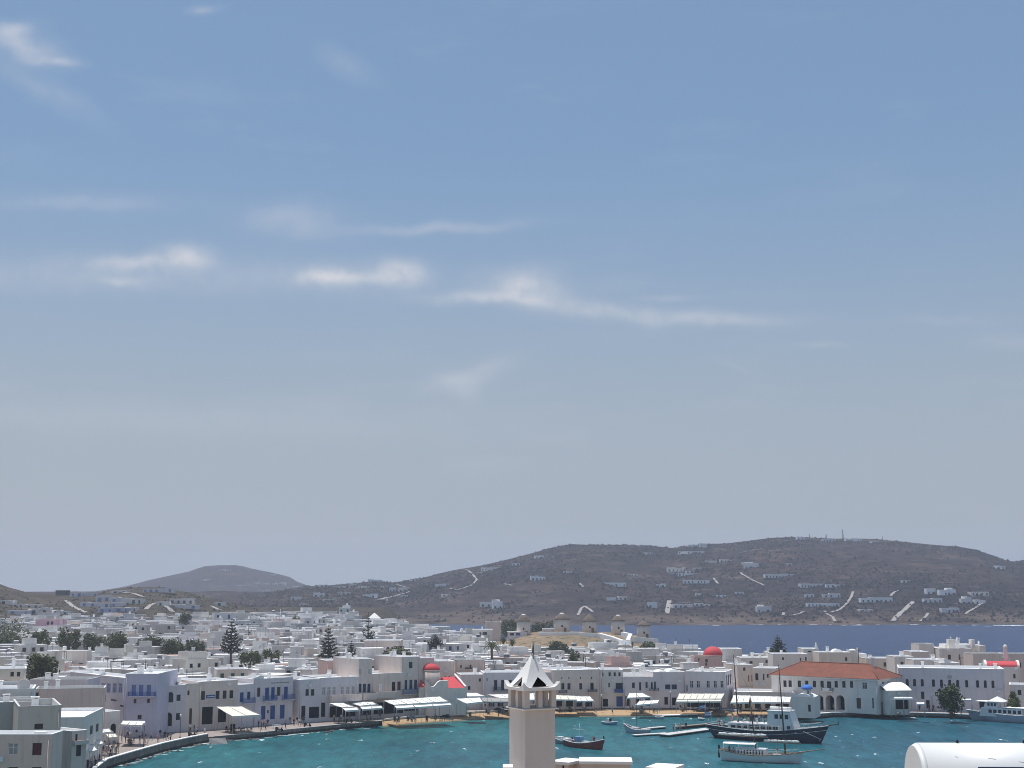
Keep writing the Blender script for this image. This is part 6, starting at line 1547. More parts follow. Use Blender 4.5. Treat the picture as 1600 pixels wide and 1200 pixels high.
# ------------------------------------------------------------------ café tables and chairs under the awnings
tbl = MB(); tbl.box(-0.38, 0.38, -0.38, 0.38, 0.70, 0.74); t_top = tbl.mesh('table_top', ['frame_white'])
q = MB(); q.tube((0, 0, 0.04), (0, 0, 0.70), 0.035, n=6); q.box(-0.22, 0.22, -0.22, 0.22, 0, 0.04); t_leg = q.mesh('leg', ['dark_metal'])
q = MB(); q.box(-0.21, 0.21, -0.2, 0.2, 0.43, 0.47); c_seat = q.mesh('seat', ['wood'])
q = MB(); q.box(-0.21, 0.21, 0.2, 0.235, 0.60, 0.9); c_back = q.mesh('backrest', ['wood'])
q = MB(); q.extrude([(-0.02, -0.19, 0), (-0.02, -0.15, 0), (-0.02, -0.15, 0.39), (-0.02, 0.195, 0.39), (-0.02, 0.195, 0), (-0.02, 0.235, 0), (-0.02, 0.235, 0.598), (-0.02, 0.205, 0.598), (-0.02, 0.205, 0.428), (-0.02, -0.19, 0.428)], (0, 0, 0), (0.04, 0, 0))
c_leg = q.mesh('leg', ['dark_wood'])
ra = random.Random(9)
SEATS = []
for ai, (B0, B1, F0, F1) in enumerate(AWN):
    if ai in (2, 4, 6, 16, 8, 20, 21, 22, 23, 24, 26, 27): continue
    B0, B1, F0, F1 = B0.copy(), B1.copy(), F0.copy(), F1.copy()
    wdt = (F1 - F0).length; dpt = max(2.2, (F0 - B0).length)
    nx = max(1, int(wdt / 2.6)); ny = 2 if dpt > 4 else 1
    for i in range(nx):
        for j in range(ny):
            p = B0.lerp(B1, (i + 0.5) / nx).lerp(F0.lerp(F1, (i + 0.5) / nx), 0.3 + 0.5 * j + ra.uniform(-0.08, 0.08)); p.z = QZ
            if ra.random() < 0.15: continue
            o = empty('cafe_table', p, ra.uniform(0, 1.5)); tag(o, 'small square café table in the shade under a waterfront awning', 'table', 'café tables under the awnings')
            link('table_top', t_top, o); link('leg', t_leg, o)
            for a in ra.sample((0, 1, 2, 3), 2):
                an = math.pi / 2 * a + ra.uniform(-0.2, 0.2); cp = p + Vector((0.68 * math.sin(an), -0.68 * math.cos(an), 0))
                ch = empty('cafe_chair', cp, an + math.pi); tag(ch, 'wooden café chair in the shade under a waterfront awning', 'chair', 'café chairs under the awnings')
                link('seat', c_seat, ch); link('backrest', c_back, ch); link('leg', c_leg, ch, (-0.18, 0, 0)); link('leg', c_leg, ch, (0.18, 0, 0))
                SEATS.append((cp, an + math.pi, p.x))

# ------------------------------------------------------------------ boats
plain('navy_hull', (0.016, 0.018, 0.040), 0.35, 0.2, 0.8, 0.5)
plain('white_hull', (0.62, 0.66, 0.66), 0.35, 0.1, 0.8, 0.5)
plain('grey_hull', (0.34, 0.38, 0.45), 0.4, 0.12, 0.8, 0.4)
plain('teal_hull', (0.20, 0.30, 0.34), 0.4, 0.12, 0.8, 0.4)
plain('red_hull', (0.22, 0.036, 0.03), 0.4, 0.2, 0.8, 0.4)
plain('boat_white', (0.76, 0.76, 0.75), 0.4, 0.06, 0.8, 0.4)
plain('boat_blue', (0.16, 0.32, 0.50), 0.5, 0.1, 0.8, 0.4)
plain('deck_wood', (0.30, 0.22, 0.15), 0.7, 0.15, 1.0)
plain('flag_blue', (0.05, 0.13, 0.42), 0.9, 0.05)
plain('boot_stripe', (0.03, 0.05, 0.06), 0.5, 0.1)
def boat(name, label, stern, bow, beam, sheer, mat, deckm='deck_wood', bow_over=0.10, stern_over=0.06, fine=1.6, transom=0.35, cat='boat', strake='boat_white', flip=False):
    """stern and bow are pixels on the waterline; sheer = heights at stern, middle, bow"""
    A, B = gnd(stern[0], stern[1], 0), gnd(bow[0], bow[1], 0); d = B - A; L = d.length
    root = empty(name, (A.x, A.y, 0), math.atan2(d.y, d.x)); tag(root, label, cat)
    N = 18; rows = []; rails = [[], []]; wl = []
    def st(t):
        hb = beam / 2 * (transom + (1 - transom) * math.sin(math.pi / 2 * min(1, t / 0.45)) if t < 0.45 else (1 - ((t - 0.45) / 0.55) ** fine) ** 0.8 if t < 1 else 0.0)
        zs = sheer[1] + (sheer[0] - sheer[1]) * max(0, 1 - t / 0.5) ** 2 + (sheer[2] - sheer[1]) * max(0, (t - 0.4) / 0.6) ** 2
        return max(0.02, hb), zs
    for i in range(N + 1):
        t = i / N; hb, zs = st(t)
        def X(zf): return L * (t - stern_over * (1 - t) ** 4 * zf + bow_over * t ** 5 * zf)
        row = []
        for (yf, zf) in ((1.0, 1.0), (0.97, 0.62), (0.90, 0.25), (0.80, 0.0), (0.5, -0.35), (0.0, -0.5), (-0.5, -0.35), (-0.80, 0.0), (-0.90, 0.25), (-0.97, 0.62), (-1.0, 1.0)):
            z = zs * zf if zf >= 0 else zf * 1.2
            row.append((X(max(0, zf)), hb * yf * (0.75 if zf < 0.1 and t > 0.8 else 1), z))
        rows.append(row); rails[0].append(Vector(row[0])); rails[1].append(Vector(row[-1]))
    q = MB(); q.grid(rows); q.poly(rows[0][::-1]); q.build('hull', mat, root)
    q = MB(); q.grid([[(r[0][0], r[0][1] * 0.98, r[0][2] - 0.42), (r[-1][0], r[-1][1] * 0.98, r[-1][2] - 0.42)] for r in rows], 0, False); q.build('deck', deckm, root)
    for rl in rails:
        q = MB()
        for i in range(N): q.tube(rl[i], rl[i + 1], 0.085, n=5)
        q.build('rubbing_strake', strake, root)
    sh = lambda t: st(t)[1]
    return root, L, sh, (lambda t: st(t)[0]), rails
def part_box(root, name, mat, x0, x1, y0, y1, z0, z1, slope=0.0):
    q = MB()
    if slope: q.extrude([(x0, y0, z0), (x1, y0, z0), (x1 - slope, y0, z1), (x0 + slope * 0.3, y0, z1)], (0, 0, 0), (0, y1 - y0, 0))
    else: q.box(x0, x1, y0, y1, z0, z1)
    return q.build(name, mat, root)
def windows(root, parent, n, x0, x1, y, z0, z1, gap=0.25, mat='glass_dark'):
    for k in range(n):
        a = lerp(x0, x1, k / n); b_ = lerp(x0, x1, (k + 1) / n) - gap
        q = MB(); q.box(a, b_, y - 0.035, y + 0.03, z0, z1); q.build('window', mat, parent)
def flag(root, base, h, w=1.6, seed=0):
    q = MB(); q.tube(base, (base[0], base[1], base[2] + h), 0.04, n=5); o = q.build('flagpole', 'frame_white', root)
    fh = w * 0.66
    q = MB()
    for k in range(5):
        z1 = base[2] + h - 0.05 - fh * k / 5; z0 = z1 - fh / 5
        cols = [[(base[0] - w * u, base[1] + 0.12 * math.sin(5 * u + seed), z0 - 0.12 * u), (base[0] - w * u, base[1] + 0.12 * math.sin(5 * u + seed), z1 - 0.12 * u)] for u in (0, 0.25, 0.5, 0.75, 1.0)]
        q.grid(cols, 0 if k % 2 == 0 else 1)
    q.build('flag', ['flag_blue', 'frame_white'], o)
# navy excursion caique
root, L, sh, hb, rails = boat('passenger_ship', 'long navy-blue wooden excursion ship with white wheelhouse and bowsprit, moored off the beach', (1119, 1152.5), (1283, 1162), 5.6, (2.7, 2.1, 3.5), 'navy_hull', cat='ship', bow_over=0.08, stern_over=0.09)
NAVY = (root, L, sh)
part_box(root, 'deckhouse', 'boat_white', L * 0.15, L * 0.66, -1.9, 1.9, 1.55, 3.35); dh = root.children[-1]
windows(root, dh, 8, L * 0.18, L * 0.64, -1.9, 2.35, 3.05)
wh = part_box(root, 'wheelhouse', 'boat_white', L * 0.52, L * 0.80, -1.75, 1.75, 1.9, 5.9, 1.3)
windows(root, wh, 3, L * 0.60, L * 0.745, -1.75, 4.5, 5.35, 0.35); windows(root, wh, 1, L * 0.715, L * 0.745, -1.75, 2.5, 3.2, 0.0)
part_box(root, 'wheelhouse_roof', 'boat_white', L * 0.53, L * 0.745, -1.95, 1.95, 5.905, 6.05)
for x in (0.58, 0.68):
    q = MB(); q.tube((L * x - 1.1, 0.3, 6.35), (L * x + 1.1, 0.3, 6.35), 0.34, n=10); q.build('life_raft', 'bright_white', root)
q = MB(); q.tube((L * 0.225, 0, 1.6), (L * 0.225 - 0.75, 0, 16.6), 0.17, 0.09, 8); mst = q.build('mast', 'dark_wood', root)
q = MB()
for (x, y) in ((L * 0.05, 2.2), (L * 0.05, -2.2), (L * 0.5, 0)): q.tube((L * 0.225 - 0.7, 0, 15.8), (x, y, 2.6), 0.02, n=3)
q.build('rigging', 'dark_metal', mst)
q = MB(); q.tube((L * 0.98, 0, sh(1) - 0.3), (L * 1.17, 0, sh(1) + 0.4), 0.16, 0.08, 7); q.tube((L * 1.17, 0, sh(1) + 0.4), (L * 1.155, 0, sh(1) + 1.3), 0.07, 0.04, 5); q.build('bowsprit', 'dark_wood', root)
q = MB()
for k in range(22):
    t = 0.03 + k * 0.04
    if t > 0.96: break
    for rl in rails:
        p = rl[int(t * 18)]; q.tube(p, p + Vector((0, 0, 0.75)), 0.025, n=4)
for rl in rails:
    for i in range(1, 17): q.tube(rl[i] + Vector((0, 0, 0.75)), rl[i + 1] + Vector((0, 0, 0.75)), 0.025, n=4)
q.build('railing', 'frame_white', root)
q = MB(); rr = [r + Vector((0, -0.02 if k == 0 else 0.02, -0.75)) for k, rl in enumerate(rails) for r in rl]
for k, rl in enumerate(rails):
    for i in range(18): q.tube(rl[i] + Vector((0, 0, -0.8)) * 1.0, rl[i + 1] + Vector((0, 0, -0.8)), 0.045, n=4)
q.build('white_stripe', 'frame_white', root)
q = MB(); q.tube((L * 0.86, -1.5, sh(.86) - 0.6), (L * 1.0, -0.5, 0.9), 0.06, n=5); q.tube((L * 1.0, -0.9, 0.6), (L * 1.0, 0.1, 1.1), 0.06, n=5); q.build('anchor', 'frame_white', root)
flag(root, (-1.0, 0, 2.6), 2.6, 1.4, 1)
# white ketch in front
root, L, sh, hb, rails = boat('sailing_ship', 'white-hulled two-masted wooden sailing boat nearest the camera, in front of the navy ship', (1129, 1187.5), (1250, 1193), 4.0, (1.9, 1.25, 1.9), 'white_hull', bow_over=0.05, stern_over=0.04, cat='sailing boat', strake='deck_wood')
KETCH = (root, L, sh)
part_box(root, 'cabin', 'boat_white', L * 0.20, L * 0.58, -1.25, 1.25, 0.9, 2.25); cb = root.children[-1]
windows(root, cb, 9, L * 0.22, L * 0.57, -1.25, 1.35, 2.05, 0.28)
q = MB(); q.grid([[(L * (0.03 + 0.42 * u), -1.5, 3.05 - 0.05 * math.sin(3 * u)), (L * (0.03 + 0.42 * u), 0, 3.3 - 0.05 * math.sin(3 * u)), (L * (0.03 + 0.42 * u), 1.5, 3.05)] for u in (0, .2, .4, .6, .8, 1)]); aw = q.build('sun_awning', 'canvas_white', root)
q = MB()
for x in (0.04, 0.24, 0.44):
    for y in (-1.45, 1.45): q.tube((L * x, y, 1.0), (L * x, y, 3.05), 0.035, n=5)
q.build('awning_poles', 'frame_white', aw)
for (x, h, lean, nm) in ((0.44, 9.4, -0.75, 'mizzen_mast'), (0.82, 15.8, -0.75, 'main_mast')):
    q = MB(); q.tube((L * x, 0, 0.9), (L * x + lean, 0, 0.9 + h), 0.16, 0.08, 8); mo = q.build(nm, 'dark_wood', root)
    q = MB()
    for (dx, dy) in ((-1.2, 1.6), (-1.2, -1.6), (2.2, 0.0)): q.tube((L * x + lean * 0.95, 0, 0.7 + h * 0.95), (L * x + dx, dy, 1.3), 0.018, n=3)
    q.build('rigging', 'dark_metal', mo)
for (x0, x1, z) in ((-0.06, 0.60, 4.35), (0.53, 1.02, 3.45)):
    q = MB(); q.tube((L * x0, -0.1, z), (L * x1, -0.1, z - 0.15), 0.10, n=6); bo = q.build('boom', 'deck_wood', root)
    q = MB()
    for k in range(10):
        a, b_ = lerp(x0 + 0.02, x1 - 0.02, k / 10), lerp(x0 + 0.02, x1 - 0.02, (k + 1) / 10)
        q.tube((L * a, -0.1, z + 0.22), (L * b_, -0.1, z + 0.2), 0.20 + 0.05 * math.sin(k * 2.3), 0.20 + 0.05 * math.sin(k * 2.3 + 2.3), 7)
    q.build('furled_sail', 'canvas_white', bo)
q = MB(); q.tube((L * 0.97, 0, sh(1) - 0.1), (L * 1.33, 0, sh(1) + 0.75), 0.12, 0.06, 7); q.build('bowsprit', 'deck_wood', root)
q = MB(); q.box(-0.75, -0.45, -0.06, 0.06, 0.4, 2.6); q.build('rudder_head', 'black_rubber', root)
q = MB()
for k in range(14):
    t = 0.06 + k * 0.065
    for rl in rails: p = rl[int(t * 18)]; q.tube(p, p + Vector((0, 0, 0.6)), 0.022, n=4)
for rl in rails:
    for i in range(1, 17): q.tube(rl[i] + Vector((0, 0, 0.6)), rl[i + 1] + Vector((0, 0, 0.6)), 0.022, n=4)
q.build('railing', 'frame_white', root)
part_box(root, 'boot_top', 'boot_stripe', L * 0.02, L * 0.93, -1.62, 1.62, -0.3, 0.10)
part_box(root, 'forehatch', 'boat_white', L * 0.66, L * 0.76, -0.6, 0.6, 0.85, 1.4)
# red fishing boat
root, L, sh, hb, rails = boat('fishing_boat', 'dark-red wooden fishing boat with pale gunwale floating right of the foreground chimney', (883, 1165), (941, 1172), 2.6, (1.25, 0.95, 2.0), 'red_hull', bow_over=0.06, stern_over=0.05)
RED = (root, L, sh)
part_box(root, 'wheelhouse', 'boat_blue', L * 0.30, L * 0.46, -0.5, 0.5, 0.6, 2.0)
part_box(root, 'engine_box', 'boat_white', L * 0.50, L * 0.64, -0.45, 0.45, 0.5, 1.3); part_box(root, 'stern_cover', 'bright_white', -L * 0.02, L * 0.12, -0.6, 0.6, 0.9, 1.45)
q = MB(); q.tube((L * 0.40, 0, 2.0), (L * 0.40, 0, 4.4), 0.04, n=5); q.tube((L * 0.22, 0, 3.3), (L * 0.58, 0, 3.3), 0.03, n=4); q.build('mast', 'frame_white', root)
part_box(root, 'stem_post', 'dark_wood', L * 1.03, L * 1.055, -0.06, 0.06, 1.4, 2.6)
# the smaller boats
root, L, sh, hb, rails = boat('motor_boat', 'small pale-blue open motor boat floating alone off the sand', (942, 1131), (963, 1133), 1.7, (0.55, 0.5, 0.8), 'boat_blue')
part_box(root, 'console', 'boat_white', L * 0.35, L * 0.55, -0.35, 0.35, 0.3, 1.25); part_box(root, 'windscreen', 'glass_dark', L * 0.55, L * 0.58, -0.35, 0.35, 0.7, 1.35)
root, L, sh, hb, rails = boat('sailing_boat', 'grey wooden boat with one tall bare mast moored beside the pontoon', (1014, 1146.5), (978, 1144.5), 2.6, (0.9, 0.8, 1.9), 'grey_hull', bow_over=0.10, cat='sailing boat')
q = MB(); q.tube((L * 0.52, 0, 0.4), (L * 0.52, 0, 8.6), 0.07, 0.04, 6); q.tube((L * 0.52, 0, 0.9), (L * 0.05, 0, 1.3), 0.05, n=5); q.build('mast', 'dark_wood', root)
part_box(root, 'cabin', 'boat_white', L * 0.45, L * 0.75, -0.7, 0.7, 0.4, 1.2); part_box(root, 'stem_post', 'boat_white', L * 1.07, L * 1.10, -0.08, 0.08, 1.3, 2.4)
root, L, sh, hb, rails = boat('sailing_boat', 'grey-blue small boat with a thin mast half hidden by the foreground chimney', (896, 1163), (866, 1161), 2.2, (0.8, 0.7, 1.3), 'teal_hull', cat='sailing boat')
q = MB(); q.tube((L * 0.75, 0, 0.4), (L * 0.75, 0, 4.4), 0.05, 0.03, 6); q.build('mast', 'grey_metal', root)
part_box(root, 'cabin', 'boat_white', L * 0.55, L * 0.8, -0.6, 0.6, 0.4, 1.3); part_box(root, 'outboard', 'black_rubber', L * 0.03, L * 0.12, -0.2, 0.2, 0.5, 1.3)
root, L, sh, hb, rails = boat('rowing_boat', 'small grey dinghy tied at the beach end of the long pier', (1036, 1123.5), (1022, 1122.5), 1.5, (0.5, 0.42, 0.7), 'grey_hull')
part_box(root, 'thwart', 'wood', L * 0.4, L * 0.46, -0.6, 0.6, 0.3, 0.36)
root, L, sh, hb, rails = boat('rowing_boat', 'tiny dark dinghy afloat left of the navy ship stern', (1100, 1126), (1092, 1125), 1.3, (0.45, 0.4, 0.6), 'teal_hull')
part_box(root, 'thwart', 'wood', L * 0.4, L * 0.46, -0.5, 0.5, 0.28, 0.34)
# right-hand passenger boat
root, L, sh, hb, rails = boat('passenger_boat', 'grey-blue passenger boat with white canopies moored at the right quay', (1660, 1132.5), (1519, 1125), 5.0, (1.6, 1.7, 2.3), 'grey_hull', bow_over=0.06, stern_over=0.02)
ph = part_box(root, 'deckhouse', 'boat_white', L * 0.40, L * 0.95 - 1.2, -1.9, 1.9, 1.2, 3.1, 0.5); windows(root, ph, 7, L * 0.42, L * 0.80, 1.9, 2.0, 2.75, 0.35)
up_ = part_box(root, 'upper_house', 'boat_white', L * 0.68, L * 0.84, -1.4, 1.4, 3.105, 4.3, 0.3); windows(root, up_, 3, L * 0.70, L * 0.81, 1.4, 3.5, 4.1, 0.25)
q = MB(); q.box(L * 0.66, L * 0.93, -1.7, 1.7, 4.35, 4.45); q.build('upper_roof', 'bright_white', root)
q = MB(); cx = L * 0.70
for (a, b_) in (((-1, -1), (1, -1)), ((1, -1), (1, 1)), ((1, 1), (-1, 1)), ((-1, 1), (-1, -1))): q.poly([(cx + a[0] * 1.9, a[1] * 1.8, 4.5), (cx + b_[0] * 1.9, b_[1] * 1.8, 4.5), (cx, 0, 5.6)])
q.build('peaked_canopy', 'canvas_white', root)
q = MB(); q.box(L * 0.05, L * 0.62, -2.0, 2.0, 3.2, 3.3); q.build('aft_canopy', 'canvas_white', root)
q = MB(); q.tube((L * 0.30, 1.4, 1.6), (L * 0.30, 1.4, 2.9), 0.45, n=10); q.build('red_drum', 'red_cloth', root)

# ------------------------------------------------------------------ jetties and things on the sand
def jetty(label, p0, p1, w, z, mat='roof_grey', segs=4, name='pontoon'):
    A, B = gnd(p0[0], p0[1], z), gnd(p1[0], p1[1], z); d = B - A; L = d.length
    root = empty(name, (A.x, A.y, 0), math.atan2(d.y, d.x)); tag(root, label, 'jetty')
    for k in range(segs):
        a, b_ = L * k / segs + 0.03, L * (k + 1) / segs - 0.03
        q = MB(); q.box(a, b_, -w / 2, w / 2, z - 0.14, z + 0.006 * (k % 2)); q.build('deck_slab', mat, root)
        q = MB(); q.box(a + 0.15, b_ - 0.15, -w / 2 + 0.12, w / 2 - 0.12, -0.6, z - 0.143); q.build('float', 'black_rubber', root)
    return root
jetty('pale concrete pontoon leading to the stern of the navy ship', (1037, 1147.5), (1109, 1138), 2.6, 0.5, 'roof_grey', 5)
jetty('narrow pale floating walkway beside the grey mast boat', (990, 1148), (1042, 1145), 1.6, 0.35, 'roof_grey', 4)
jetty('thin dark pier running behind the pontoon to the navy ship', (1058, 1135), (1110, 1130), 1.3, 0.6, 'deck_wood', 4, 'pier')
jetty('long low white platform at the edge of the sand', (1026, 1117.5), (1088, 1115.5), 2.0, 0.45, 'roof_white', 5, 'platform')
jetty('short grey mooring float left of the pontoon end', (1002, 1138), (1038, 1135), 1.4, 0.4, 'roof_grey', 3)
for k, (px, py, l_, lab) in enumerate([(1140, 1110.5, 6.0, 'long upturned grey boat lying on the sand behind the navy ship'), (1128, 1114, 5.0, 'brownish upturned boat nearest the water on the sand'), (1097, 1110.5, 3.2, 'small dark upturned dinghy on the sand left of the upturned boats'), (640, 1123.5, 2.6, 'dark dinghy lying on the sand under the largest awning'), (694, 1120, 3.0, 'low dark skiff on the sand in front of the church'), (785, 1113, 2.8, 'dark rubber dinghy on the sand left of the foreground chimney')]):
    p = gnd(px, py, 0.75); q = MB(); rows = []
    for i in range(9):
        t = i / 8; hb_ = 0.75 * math.sin(math.pi * (0.08 + 0.9 * t)) ** 0.7
        rows.append([(l_ * (t - 0.5), hb_ * math.cos(a), 0.62 * math.sin(a) * math.sin(math.pi * (0.1 + 0.85 * t)) ** 0.5) for a in (0, 0.6, 1.2, 1.57, 1.94, 2.54, 3.14)])
    q.grid(rows); o = q.build('upturned_boat', 'grey_hull' if k == 0 else 'wood' if k == 1 else 'black_rubber', None, (p.x, p.y, p.z - 0.1), ra.uniform(-0.2, 0.2)); tag(o, lab, 'boat')
    q = MB(); q.box(-l_ * 0.42, l_ * 0.42, -0.03, 0.03, 0.45, 0.68); q.build('keel', 'dark_wood', o)
p = gnd(778, 1120.5, 0.3)
o = empty('beach_umbrella', p); tag(o, 'dark beach umbrella on the sand left of the foreground chimney', 'umbrella')
q = MB(); q.tube((0, 0, 0), (0, 0, 2.0), 0.03, n=5); q.build('pole', 'grey_metal', o)
q = MB(); q.lathe([(1.1, 1.65), (0.6, 2.0), (0.06, 2.2)], 8, cap=False); q.build('canopy', 'void_dark', o)
for k, (px, py, lab) in enumerate([(1102, 1119, 'blue and white striped flag on a pole at the ship stern pier'), (1163, 1110, 'blue and white striped flag on the sand between the ship masts')]):
    p = gnd(px, py, 0.5); o = empty('flag', p); tag(o, lab, 'flag'); flag(o, (0, 0, 0), 2.6, 1.3, k)

# ------------------------------------------------------------------ street furniture on the quay
def wheel(q, c, r_, w, m=0): q.tube((c[0], c[1] - w / 2, c[2]), (c[0], c[1] + w / 2, c[2]), r_, n=12, m=m)
p = gnd(281, 1139, QZ); root = empty('van', (p.x, p.y, QZ), 0.25); tag(root, 'dark van with a pale roof parked before the arched lavender house', 'van')
q = MB(); q.extrude([(-2.1, -0.85, 0.35), (2.1, -0.85, 0.35), (2.15, -0.85, 0.95), (1.5, -0.85, 1.1), (1.0, -0.85, 1.85), (-2.1, -0.85, 1.95)], (0, 0, 0), (0, 1.7, 0)); q.build('body', 'shutter_brown', root)
q = MB(); q.box(-2.12, 0.98, -0.8, 0.8, 1.955, 2.08); q.build('roof', 'bright_white', root)
for (x0, x1) in ((-1.8, -0.9), (-0.75, 0.1), (0.2, 0.95)):
    q = MB(); q.box(x0, x1, -0.875, -0.845, 1.15, 1.7); q.build('window', 'glass_dark', root)
for x in (-1.4, 1.4):
    for y in (-0.8, 0.8): q = MB(); wheel(q, (x, y, 0.34), 0.34, 0.2); q.build('wheel', 'black_rubber', root)
for y in (-0.6, 0.6): q = MB(); q.box(2.14, 2.18, y - 0.12, y + 0.12, 0.65, 0.85); q.build('headlight', 'frame_white', root)
for (px, py, rz, lab) in [(436, 1142.5, 0.2, 'dark scooter parked on the quay before the lettered building'), (480, 1135.5, 0.1, 'scooter parked on the quay left of the café awnings'), (545, 1129.5, -0.1, 'scooter at the quay edge below the leftmost café awning'), (300, 1150.5, 0.4, 'scooter leaning by the parapet end before the banner house')]:
    p = gnd(px, py, QZ); root = empty('scooter', (p.x, p.y, QZ), rz); tag(root, lab, 'scooter', 'scooters on the quay')
    q = MB(); q.extrude([(-0.75, -0.16, 0.35), (0.1, -0.16, 0.22), (0.55, -0.16, 0.3), (0.7, -0.16, 0.9), (0.55, -0.16, 0.9), (0.3, -0.16, 0.4), (-0.05, -0.16, 0.42), (-0.15, -0.16, 0.7), (-0.8, -0.16, 0.75)], (0, 0, 0), (0, 0.32, 0)); q.build('body', 'dark_metal', root)
    q = MB(); q.box(-0.75, -0.1, -0.14, 0.14, 0.76, 0.86); q.build('seat', 'black_rubber', root)
    for x in (-0.55, 0.62): q = MB(); wheel(q, (x, 0, 0.24), 0.24, 0.1); q.build('wheel', 'black_rubber', root)
    q = MB(); q.tube((0.55, -0.33, 1.02), (0.55, 0.33, 1.02), 0.025, n=5); q.tube((0.66, 0, 0.85), (0.55, 0, 1.02), 0.03, n=5); q.build('handlebar', 'grey_metal', root)
for (px, py, rz, lab) in [(432, 1138.5, 0.15, 'white bench on the quay before the lettered building'), (1400, 1110.5, 0, 'white bench at the edge of the right quay'), (520, 1125, 0.1, 'bench near the quay edge before the café awnings')]:
    p = gnd(px, py, QZ); root = empty('bench', (p.x, p.y, QZ), rz); tag(root, lab, 'bench')
    for k in range(4): q = MB(); q.box(-0.9, 0.9, -0.2 + 0.11 * k, -0.11 + 0.11 * k, 0.43, 0.47); q.build('slat', 'frame_white', root)
    for k in range(2): q = MB(); q.box(-0.9, 0.9, 0.27, 0.30, 0.6 + 0.15 * k, 0.71 + 0.15 * k); q.build('slat', 'frame_white', root)
    for x in (-0.7, 0.7): q = MB(); q.box(x - 0.04, x + 0.04, -0.2, 0.2, 0, 0.43); q.box(x - 0.04, x + 0.04, 0.22, 0.27, 0, 0.85); q.build('leg', 'dark_metal', root)
p = gnd(363.5, 1145, QZ); root = empty('menu_board', (p.x, p.y, QZ), 0.1); tag(root, 'dark standing board on the quay in front of the cream awning', 'board')
q = MB(); q.box(-0.45, 0.45, -0.04, 0.04, 0.25, 1.7); q.build('panel', 'void_dark', root); q = MB(); q.box(-0.5, -0.452, -0.05, 0.05, 0, 1.75); q.box(0.452, 0.5, -0.05, 0.05, 0, 1.75); q.box(-0.452, 0.452, -0.05, 0.05, 1.702, 1.76); q.build('frame', 'dark_wood', root)
for (px, py, h_, lab) in [(281, 1156, 4.3, 'dark lamp post at the parapet on the left quay'), (224, 1171, 4.3, 'lamp post nearer the corner of the left quay parapet'), (237, 1141, 3.6, 'thin pale pole standing in the left quay square'), (1457, 1112, 3.6, 'dark lamp post on the right quay before the harbour building'), (1048, 1109.5, 4.0, 'lamp post on the promenade behind the beach platform'), (940, 1110, 3.2, 'thin post on the promenade before the blue balcony house')]:
    p = gnd(px, py, QZ); root = empty('lamp_post', (p.x, p.y, QZ)); tag(root, lab, 'lamp post', 'waterfront lamp posts')
    q = MB(); q.tube((0, 0, 0), (0, 0, h_), 0.07, 0.045, 7); q.lathe([(0.16, 0), (0.13, 0.5), (0.08, 0.6)], 8); q.build('pole', 'dark_metal', root)
    q = MB(); q.lathe([(0.09, h_), (0.22, h_ + 0.35), (0.2, h_ + 0.4), (0.03, h_ + 0.55)], 8); q.build('lantern', 'frame_white', root)
# bougainvillea over the shop
q = MB(); rr = random.Random(5); p0 = gnd(486, 1121, QZ)
for i in range(420):
    p = Vector((rr.gauss(0, 1.7), rr.gauss(0, 0.35), 2.6 + rr.gauss(0, 0.45) + 0.6 * math.sin(i))); leaf_quad(q, p, rr.uniform(0.09, 0.2), rr, 0 if rr.random() < 0.6 else 1)
plain('bougainvillea', (0.13, 0.06, 0.30), 0.8, 0.3, 2.0)
root = empty('bougainvillea', (p0.x, p0.y - 0.3, QZ)); tag(root, 'purple flowering climber hanging over the shop front right of the lettered building', 'climber')
q.build('foliage', ['bougainvillea', 'leaf'], root); q = MB(); q.tube((-1.5, 0.2, 0), (-1.3, 0.2, 2.5), 0.06, 0.04, 5); q.tube((1.7, 0.2, 0), (1.4, 0.2, 2.5), 0.06, 0.04, 5); q.build('stem', 'bark', root)
